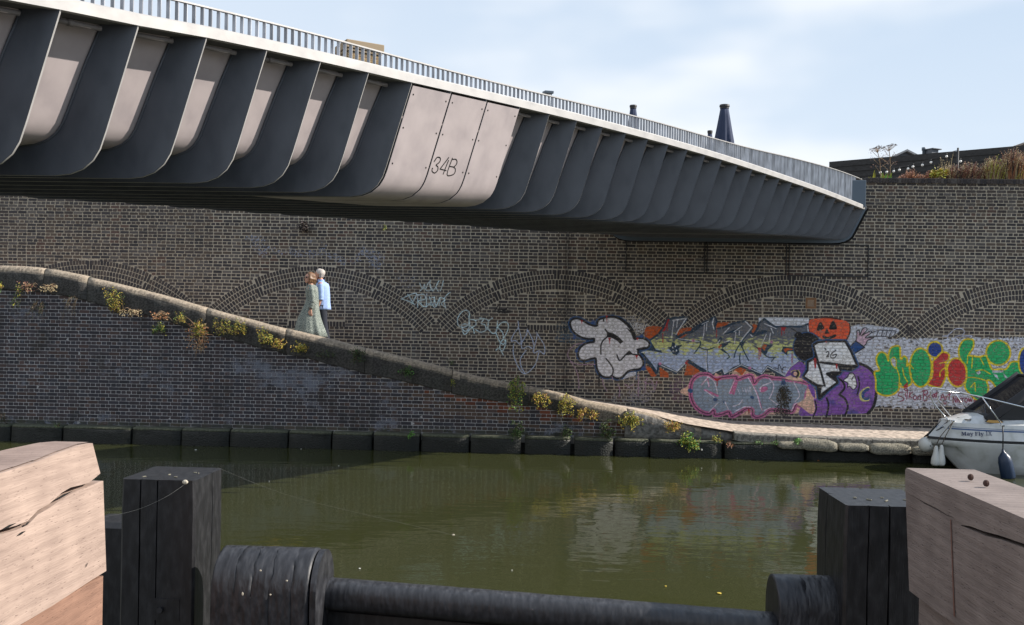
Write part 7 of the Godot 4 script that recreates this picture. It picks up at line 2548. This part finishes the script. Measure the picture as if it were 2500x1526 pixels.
	for s in [[[455, 300], [540, 195]], [[535, 245], [560, 325]], [[500, 390], [640, 495]], [[540, 180], [640, 260], [690, 440]], [[560, 715], [690, 580]], [[860, 430], [945, 235]], [[1150, 200], [1275, 430], [1330, 620], [1360, 690]], [[1330, 400], [1350, 330], [1490, 270]], [[1460, 205], [1530, 290], [1520, 400], [1465, 515]], [[940, 715], [1080, 640], [1180, 640]], [[920, 630], [1010, 600], [1065, 530]], [[800, 560], [830, 630], [850, 670]], [[1390, 690], [1480, 645]], [[1830, 260], [1900, 390], [1920, 480], [1850, 560]], [[1800, 700], [1870, 580], [1985, 600], [2010, 500]], [[1490, 530], [1600, 610]]]:
		line(s, 2.0, Color(0.86, 0.78, 0.85))
	for s in [[[990, 370], [1020, 435]], [[1060, 345], [1075, 410]], [[1100, 350], [1120, 420], [1140, 345]], [[1170, 330], [1160, 420]], [[1185, 340], [1190, 420]]]:
		line(s, 1.2, Color(0.82, 0.78, 0.84))
	for q in [[280, 395, 40], [660, 530, 36], [1210, 495, 30], [780, 560, 18]]:
		shape(oval(q[0], q[1], q[2], q[2] * 0.8, 0.5, 9), blue)
	shape([[630, 205], [745, 205], [700, 240], [690, 250], [660, 240]], red, false)
	drip(682, 230, 90, red, 2.0)
	drip(1160, 670, 60, red, 3.0)
	shape([[1660, 215], [1700, 215], [1720, 300], [1640, 300]], blue, false)
	mist(1685, 480, 110, Color(0.10, 0.08, 0.06, 0.9), 0.7, 1.3)
	mist(1660, 690, 120, Color(0.09, 0.07, 0.06, 0.9), 0.7, 0.8)
	mist(1060, 720, 60, Color(0.12, 0.10, 0.08, 0.8), 0.3, 0.4)
	# ---- purple figure
	window(1880, 760, 5.571)
	shape([[205, 905], [250, 810], [340, 720], [430, 690], [505, 800], [460, 890], [330, 930]], plum)
	shape([[205, 905], [300, 870], [400, 900], [440, 950], [300, 940]], peach)
	shape(oval(345, 850, 62, 50), Color(0.30, 0.22, 0.42))
	line([[380, 800], [408, 850], [380, 900]], 2.5, Color(0.75, 0.72, 0.40))
	line([[280, 830], [320, 805], [370, 805]], 1.6, Color(0.75, 0.72, 0.40))
	shape([[360, 800], [395, 830], [385, 890], [350, 905]], black)
	shape(oval(345, 850, 26, 30), peach)
	var purple := func(x: int, y: int) -> Color:
		var v := n_mid.get_noise_2d(x * 0.012, y * 0.02) * 0.5 + 0.5
		return Color(0.40, 0.24, 0.52).lerp(Color(0.56, 0.36, 0.68), v).lerp(Color(0.30, 0.28, 0.52), smoothstep(0.55, 0.9, n_low.get_noise_2d(x * 0.03, y * 0.03) * 0.5 + 0.5))
	shape([[1200, 700], [1330, 755], [1420, 860], [1448, 1000], [1440, 1180], [1400, 1330], [1300, 1385], [1050, 1400], [600, 1420], [390, 1400], [520, 1150], [640, 1180], [900, 900], [940, 780]], purple)
	shape([[500, 1060], [570, 1080], [600, 1240], [610, 1340], [560, 1400], [420, 1300], [370, 1260], [480, 1180]], peach)
	shape([[520, 1000], [600, 1040], [610, 1180], [560, 1120]], plum)
	line([[1215, 712], [1335, 765], [1428, 870], [1450, 1000], [1440, 1160], [1405, 1300], [1330, 1390]], 6.5, black)
	line([[880, 890], [980, 950], [1015, 1040], [940, 1132]], 4.5, black)
	line([[940, 1132], [1020, 1190], [1058, 1300], [1020, 1420]], 4.5, black)
	line([[770, 1180], [796, 1280], [765, 1440]], 4.0, black)
	line([[612, 1220], [630, 1320], [585, 1440]], 3.2, black)
	line([[1198, 890], [1216, 1000], [1186, 1138]], 3.2, black)
	var mitt := shape([[1000, 940], [1055, 895], [1080, 848], [1135, 848], [1165, 920], [1178, 1010], [1135, 1066], [1085, 1020], [1050, 1032], [1060, 980]], Color(0.85, 0.85, 0.88))
	ring_line(mitt, 1.8, black)
	line([[1135, 885], [1110, 930]], 1.8, black, false)
	line([[1335, 1045], [1258, 1090], [1232, 1150], [1262, 1205], [1335, 1200]], 7.5, Color(0.74, 0.72, 0.45))
	line([[1335, 1060], [1280, 1095], [1262, 1145], [1285, 1185], [1330, 1188]], 6.5, Color(0.10, 0.24, 0.46))
	# orange lantern face
	var lantern := func(x: int, y: int) -> Color: return Color(0.86, 0.28, 0.16).lerp(Color(0.80, 0.38, 0.22), n_mid.get_noise_2d(x * 0.03, y * 0.05) * 0.5 + 0.5)
	shape([[530, 140], [600, 100], [760, 92], [900, 98], [1060, 150], [1085, 260], [1070, 330], [1030, 395], [760, 392], [640, 330], [545, 285]], lantern)
	line([[620, 92], [700, 78], [820, 84], [960, 110]], 3.5, Color(0.16, 0.07, 0.05))
	line([[1085, 170], [1088, 280], [1040, 390]], 3.0, Color(0.2, 0.09, 0.06))
	shape([[638, 262], [662, 170], [690, 148], [716, 180], [732, 238]], black)
	shape([[806, 242], [836, 150], [862, 132], [890, 170], [906, 240]], black)
	shape([[740, 306], [774, 230], [806, 304]], black, false)
	line([[728, 345], [780, 366], [840, 352], [885, 330]], 6.0, black)
	# blue halo, black disc, white bolt letter
	var disc := shape(oval(505, 485, 190, 200), black)
	ring_line(disc, 2.6, blue)
	shape([[330, 330], [380, 280], [430, 300], [440, 360], [390, 380]], black)
	line([[290, 235], [340, 262], [380, 300]], 2.4, black)
	var ltr := [[600, 460], [640, 432], [760, 415], [1022, 418], [1092, 540], [1178, 738], [1100, 790], [930, 770], [955, 822], [930, 850], [870, 870], [912, 968], [790, 1060], [672, 1180], [655, 1010], [600, 985], [465, 888], [520, 800], [518, 690], [610, 650], [630, 600]]
	var lq := shape(ltr, black, false)
	ring_line(lq, 13.0, blue)
	ring_line(lq, 7.0, black)
	fill([lq], black)
	shape([[605, 468], [650, 438], [762, 422], [1015, 426], [1082, 540], [1166, 730], [1030, 722], [800, 690], [668, 690]], Color(0.83, 0.84, 0.87), false)
	shape([[526, 700], [615, 652], [690, 850], [738, 1008], [645, 992], [472, 885], [526, 805]], Color(0.82, 0.83, 0.86), false)
	shape([[672, 702], [915, 730], [948, 818], [800, 832], [768, 868], [900, 965], [692, 1118], [704, 1030], [756, 1010]], Color(0.81, 0.82, 0.85), false)
	line([[640, 640], [700, 850], [745, 1015]], 4.5, black, false)
	line([[690, 695], [930, 728], [1110, 778]], 5.0, black, false)
	line([[775, 850], [850, 832], [920, 835]], 5.5, black, false)
	line([[760, 1300], [600, 1200]], 0.1, blue)
	for s in [[[745, 500], [762, 525]], [[762, 560], [790, 548], [800, 575], [770, 620], [800, 610]], [[895, 530], [835, 580], [830, 630], [880, 630], [905, 585], [850, 600]]]:
		line(s, 2.0, black)
	shape([[596, 650], [612, 632], [630, 660], [625, 760], [608, 765]], red)
	shape([[890, 715], [920, 715], [915, 780], [900, 780]], red, false)
	shape([[745, 405], [780, 408], [765, 432]], red, false)
	# sleeve and waving hand
	shape([[1088, 480], [1165, 402], [1288, 490], [1150, 570]], Color(0.10, 0.27, 0.48), false)
	line([[1090, 478], [1165, 402], [1288, 490], [1155, 572]], 2.2, black, false)
	shape([[1168, 400], [1190, 265], [1230, 330], [1260, 240], [1310, 235], [1260, 330], [1370, 275], [1310, 355], [1405, 360], [1330, 400], [1290, 470]], Color(0.74, 0.62, 0.68), false)
	line([[1170, 398], [1180, 330], [1182, 268], [1215, 262], [1222, 325], [1260, 240], [1310, 225], [1318, 260], [1245, 330], [1360, 270], [1380, 290], [1295, 360], [1410, 355], [1325, 400], [1310, 440], [1280, 470]], 1.9, black)
	# scribbled bar
	window(2100, 790, 6.16)
	for s in [[[170, 140], [300, 100], [520, 110]], [[130, 200], [320, 190], [470, 210]], [[270, 115], [245, 190]], [[340, 105], [320, 190]], [[410, 105], [385, 195]], [[470, 110], [440, 205]], [[540, 110], [500, 200]]]:
		line(s, 1.8, Color(0.14, 0.14, 0.17))
	for s in [[[1240, 190], [1320, 190], [1310, 230]], [[1320, 180], [1420, 90], [1520, 75], [1570, 120], [1540, 170], [1430, 200], [1490, 250]], [[1520, 190], [1680, 185], [1640, 220]]]:
		line(s, 2.4, Color(0.68, 0.70, 0.78))
	# ---- green, red and blue balloon letters edged in yellow
	var green := func(x: int, y: int) -> Color: return Color(0.05, 0.55, 0.31).lerp(Color(0.13, 0.66, 0.40), clampf(n_mid.get_noise_2d(x * 0.02, y * 0.12) * 0.7 + 0.45, 0, 1))
	var crimson := func(x: int, y: int) -> Color: return Color(0.62, 0.14, 0.15).lerp(Color(0.72, 0.20, 0.20), clampf(n_mid.get_noise_2d(x * 0.02, y * 0.12) * 0.7 + 0.45, 0, 1))
	var gold := Color(0.80, 0.70, 0.10)
	for q in [
		[[[245, 520], [285, 445], [345, 432], [400, 480], [425, 560], [430, 450], [480, 355], [590, 345], [605, 470], [615, 540], [660, 490], [705, 530], [705, 640], [735, 600], [755, 740], [770, 900], [640, 960], [600, 900], [575, 1000], [480, 1072], [350, 1080], [245, 1015], [235, 850], [215, 730], [290, 700], [255, 610]], green],
		[oval(910, 662, 165, 290), green], [oval(1125, 392, 112, 118), Color(0.09, 0.22, 0.50)],
		[[[1092, 580], [1160, 500], [1240, 430], [1330, 455], [1335, 530], [1290, 600], [1290, 760], [1265, 860], [1200, 960], [1100, 945], [1020, 905], [1085, 780]], crimson], [oval(1455, 735, 148, 215, -0.12), crimson],
		[[[1482, 400], [1540, 265], [1640, 232], [1705, 260], [1700, 360], [1640, 470], [1720, 490], [1800, 500], [1900, 480], [1940, 590], [1990, 690], [2100, 685], [2200, 680], [2260, 590], [2330, 570], [2400, 590], [2464, 700], [2464, 1010], [2350, 1010], [2225, 975], [2190, 1050], [2110, 1062], [1985, 880], [1905, 860], [1930, 960], [1900, 1100], [1850, 1150], [1750, 1150], [1650, 1060], [1575, 950], [1600, 800], [1590, 640], [1510, 540]], green],
		[oval(2078, 440, 182, 185), green], [oval(2480, 570, 95, 205), Color(0.09, 0.22, 0.50)]]:
		var pq := shape(q[0], q[1])
		ring_line(pq, 4.2, gold)
	for s in [[[460, 540], [510, 505], [545, 560], [540, 640], [590, 800], [580, 940]], [[460, 540], [480, 620], [540, 680]], [[640, 670], [660, 780], [715, 880]], [[745, 600], [800, 680]], [[765, 740], [775, 880]], [[1195, 600], [1290, 575], [1335, 545]], [[1300, 600], [1290, 650], [1210, 720], [1200, 800]], [[1285, 655], [1330, 750]], [[1620, 480], [1610, 600]], [[1690, 500], [1680, 670]], [[1800, 500], [1860, 620]], [[1740, 710], [1850, 700], [1960, 760]], [[1920, 560], [1985, 670]], [[1720, 890], [1660, 960]], [[1725, 890], [1735, 1020]], [[2160, 890], [2215, 970]], [[1600, 810], [1740, 815], [1900, 860]]]:
		line(s, 2.6, gold)
	shape([[470, 540], [510, 520], [535, 570], [530, 650], [490, 620]], wash)
	for q in [[[1745, 740], [1800, 700], [1815, 740], [1780, 775]], [[1990, 700], [2160, 700], [2150, 735], [1990, 740]], [[2000, 750], [2060, 770], [2090, 850], [2030, 800]], [[2150, 740], [2230, 825], [2180, 820]], [[1290, 830], [1320, 860], [1280, 900]]]:
		shape(q, wash, false)
	# hand lettering under it
	var ink := Color(0.45, 0.11, 0.20)
	for s in [[[650, 1030], [600, 1035], [575, 1080], [640, 1110], [655, 1150], [600, 1170]], [[680, 1050], [685, 1100]], [[715, 1000], [700, 1140]], [[750, 1030], [735, 1120]], [[790, 1030], [745, 1080], [780, 1120]], [[830, 1080], [800, 1110], [820, 1150], [850, 1120], [830, 1080]], [[870, 1090], [870, 1145]], [[870, 1100], [905, 1085], [910, 1145]], [[960, 1000], [950, 1130]], [[930, 1020], [1000, 1005], [1015, 1050], [960, 1070], [1010, 1100], [990, 1160], [950, 1150]], [[1060, 1060], [1030, 1090], [1050, 1115], [1075, 1080]], [[1110, 1060], [1085, 1085], [1105, 1110], [1125, 1060], [1130, 1110]], [[1155, 1020], [1150, 1100], [1175, 1105]], [[1130, 1050], [1180, 1045]], [[1210, 1150], [1240, 1060], [1275, 1150]], [[1215, 1115], [1270, 1105]], [[1290, 1090], [1290, 1145]], [[1290, 1105], [1320, 1085]], [[1345, 1045], [1340, 1140]], [[1320, 1070], [1365, 1060]], [[1400, 1190], [1400, 1100], [1440, 1185], [1440, 1095]], [[1460, 1185], [1470, 1110], [1490, 1185]], [[1460, 1150], [1490, 1150]], [[1505, 1185], [1505, 1130], [1530, 1120]], [[1540, 1185], [1540, 1130], [1560, 1120]], [[1590, 1120], [1570, 1160], [1600, 1185], [1615, 1140], [1590, 1120]], [[1630, 1120], [1640, 1175], [1655, 1130], [1670, 1175], [1690, 1110]], [[1715, 1150], [1720, 1205]], [[1715, 1155], [1750, 1160], [1725, 1180], [1755, 1195], [1720, 1205]], [[1785, 1165], [1765, 1190], [1790, 1205], [1805, 1175], [1785, 1165]], [[1845, 1160], [1825, 1185], [1845, 1200], [1860, 1165], [1865, 1200]], [[1885, 1140], [1890, 1200]], [[2050, 1090], [2020, 1120], [2050, 1145], [2080, 1110], [2060, 1090]], [[2090, 1140], [2095, 1100], [2120, 1095]], [[2130, 1140], [2135, 1100], [2160, 1095]], [[2185, 1060], [2190, 1145]], [[2205, 1125], [2235, 1115], [2215, 1100], [2205, 1130], [2240, 1145]], [[1910, 1090], [1915, 1140], [1935, 1080]], [[660, 985], [690, 1010], [710, 985], [690, 975], [660, 985]], [[1260, 1180], [1275, 1215], [1295, 1180]]]:
		line(s, 1.9, ink)
	shape([[650, 940], [690, 900], [715, 880], [720, 960], [660, 965]], red, false)
	# ---- big white bubble letters on the left
	window(1370, 760, 6.16)
	var ab := [[150, 175], [180, 132], [240, 122], [300, 140], [360, 178], [430, 215], [520, 236], [556, 214], [560, 165], [590, 130], [640, 118], [700, 100], [790, 98], [880, 132], [980, 212], [1050, 302], [1090, 425], [1160, 418], [1240, 425], [1300, 465], [1314, 505], [1280, 540], [1200, 555], [1150, 572], [1145, 640], [1190, 692], [1222, 760], [1215, 820], [1170, 855], [1080, 866], [1000, 890], [940, 950], [880, 992], [820, 990], [770, 960], [740, 975], [680, 982], [620, 960], [570, 900], [542, 810], [532, 700], [460, 698], [400, 715], [340, 728], [290, 705], [268, 650], [290, 570], [350, 512], [430, 482], [500, 472], [505, 402], [420, 402], [320, 382], [230, 330], [170, 260]]
	var aq := curve(spots_of(ab), 4, true)
	ring_line(aq, 15.0, blue)
	ring_line(aq, 9.0, black)
	fill([aq], Color(0.78, 0.77, 0.79))
	line([[700, 85], [800, 84], [900, 120], [1010, 205], [1090, 310], [1120, 420]], 5.0, black)
	shape([[975, 245], [1050, 290], [1100, 330], [1125, 425], [1085, 420], [1050, 330]], black, false)
	shape([[690, 305], [780, 332], [860, 380], [935, 455], [890, 490], [840, 440], [760, 398], [695, 388]], black, false)
	for s in [[[660, 270], [695, 320], [690, 385], [630, 440], [598, 520], [598, 645]], [[838, 655], [880, 740], [960, 665], [1025, 600]], [[675, 712], [730, 780], [778, 860], [775, 940], [745, 975]], [[1025, 600], [1070, 645], [1145, 655]], [[640, 120], [640, 150]], [[1140, 575], [1210, 555], [1270, 545]]]:
		line(s, 3.0, black)
	shape([[885, 725], [1025, 598], [1060, 650], [960, 665]], black, false)
	for q in [[310, 130, 70], [685, 60, 120], [728, 400, 110], [1148, 395, 45], [1135, 660, 70]]:
		shape([[q[0] - 24, q[1]], [q[0] + 26, q[1] + 4], [q[0] + 8, q[1] + 28], [q[0] + 2, q[1] + q[2]], [q[0] - 6, q[1] + 30]], red, false)
	for q in [[480, 160, 30], [1210, 370, 26], [230, 590, 26], [200, 390, 30], [1240, 860, 34]]:
		shape(oval(q[0], q[1], q[2], q[2] * 1.1, 0.4, 10), Color(0.14, 0.28, 0.50))
	shape([[930, 1020], [1010, 930], [1130, 915], [1120, 960], [1000, 1000]], Color(0.74, 0.74, 0.77))
	line([[345, 735], [348, 920]], 4.0, black)
	line([[570, 940], [570, 1120]], 4.0, black)
	line([[1135, 920], [1130, 1040]], 2.0, blue)
	for s in [[[330, 485], [220, 500], [120, 590], [100, 670], [160, 780], [230, 890], [262, 1020], [268, 1170]], [[160, 760], [250, 800], [380, 802], [510, 800]], [[620, 1010], [640, 1110], [690, 1200]], [[765, 975], [780, 1040]], [[845, 1100], [880, 1160], [870, 1290]], [[960, 1100], [1020, 1130], [1090, 1100]], [[1165, 950], [1160, 1290]], [[1280, 1010], [1270, 1180]], [[1240, 1050], [1300, 1090], [1380, 1080], [1330, 1020]], [[1380, 1090], [1410, 1175], [1440, 1050]]]:
		line(s, 1.9, Color(0.62, 0.48, 0.58))
	# ---- wear: flakes, joints that took less paint, grime
	art.resize(2048, 512, Image.INTERPOLATE_BILINEAR)
	var data := art.get_data()
	var low := data.duplicate()
	var chip := noise(0.09, FastNoiseLite.TYPE_SIMPLEX, 3, 95)
	var haze := noise(0.012, FastNoiseLite.TYPE_SIMPLEX, 3, 96)
	for y in 512:
		for x in 2048:
			var i := (y * 2048 + x) * 4
			if data[i + 3] == 0:
				continue
			var c := chip.get_noise_2d(x * 0.8, y * 1.6)
			var h := haze.get_noise_2d(x, y * 1.6)
			var whitish: bool = data[i] > 165 and data[i + 1] > 165 and data[i + 2] > 165
			var a := 0.93 - 0.10 * h - smoothstep(0.18, 0.5, c + 0.25 * h) * (0.75 if whitish and x > 1560 else 0.35)
			data[i + 3] = int(data[i + 3] * clampf(a, 0.0, 1.0))
			var g := 1.22 + 0.08 * chip.get_noise_2d(x * 2.3, y * 2.3 + 300.0) + 0.07 * h
			for k in 3:
				data[i + k] = clampi(int(data[i + k] * g), 0, 255)
				low[i + k] = int(data[i + k] * 0.82)
			low[i + 3] = mini(255, int(data[i + 3] * 1.03))
	return [ImageTexture.create_from_image(Image.create_from_data(2048, 512, false, Image.FORMAT_RGBA8, data)), ImageTexture.create_from_image(Image.create_from_data(2048, 512, false, Image.FORMAT_RGBA8, low))]
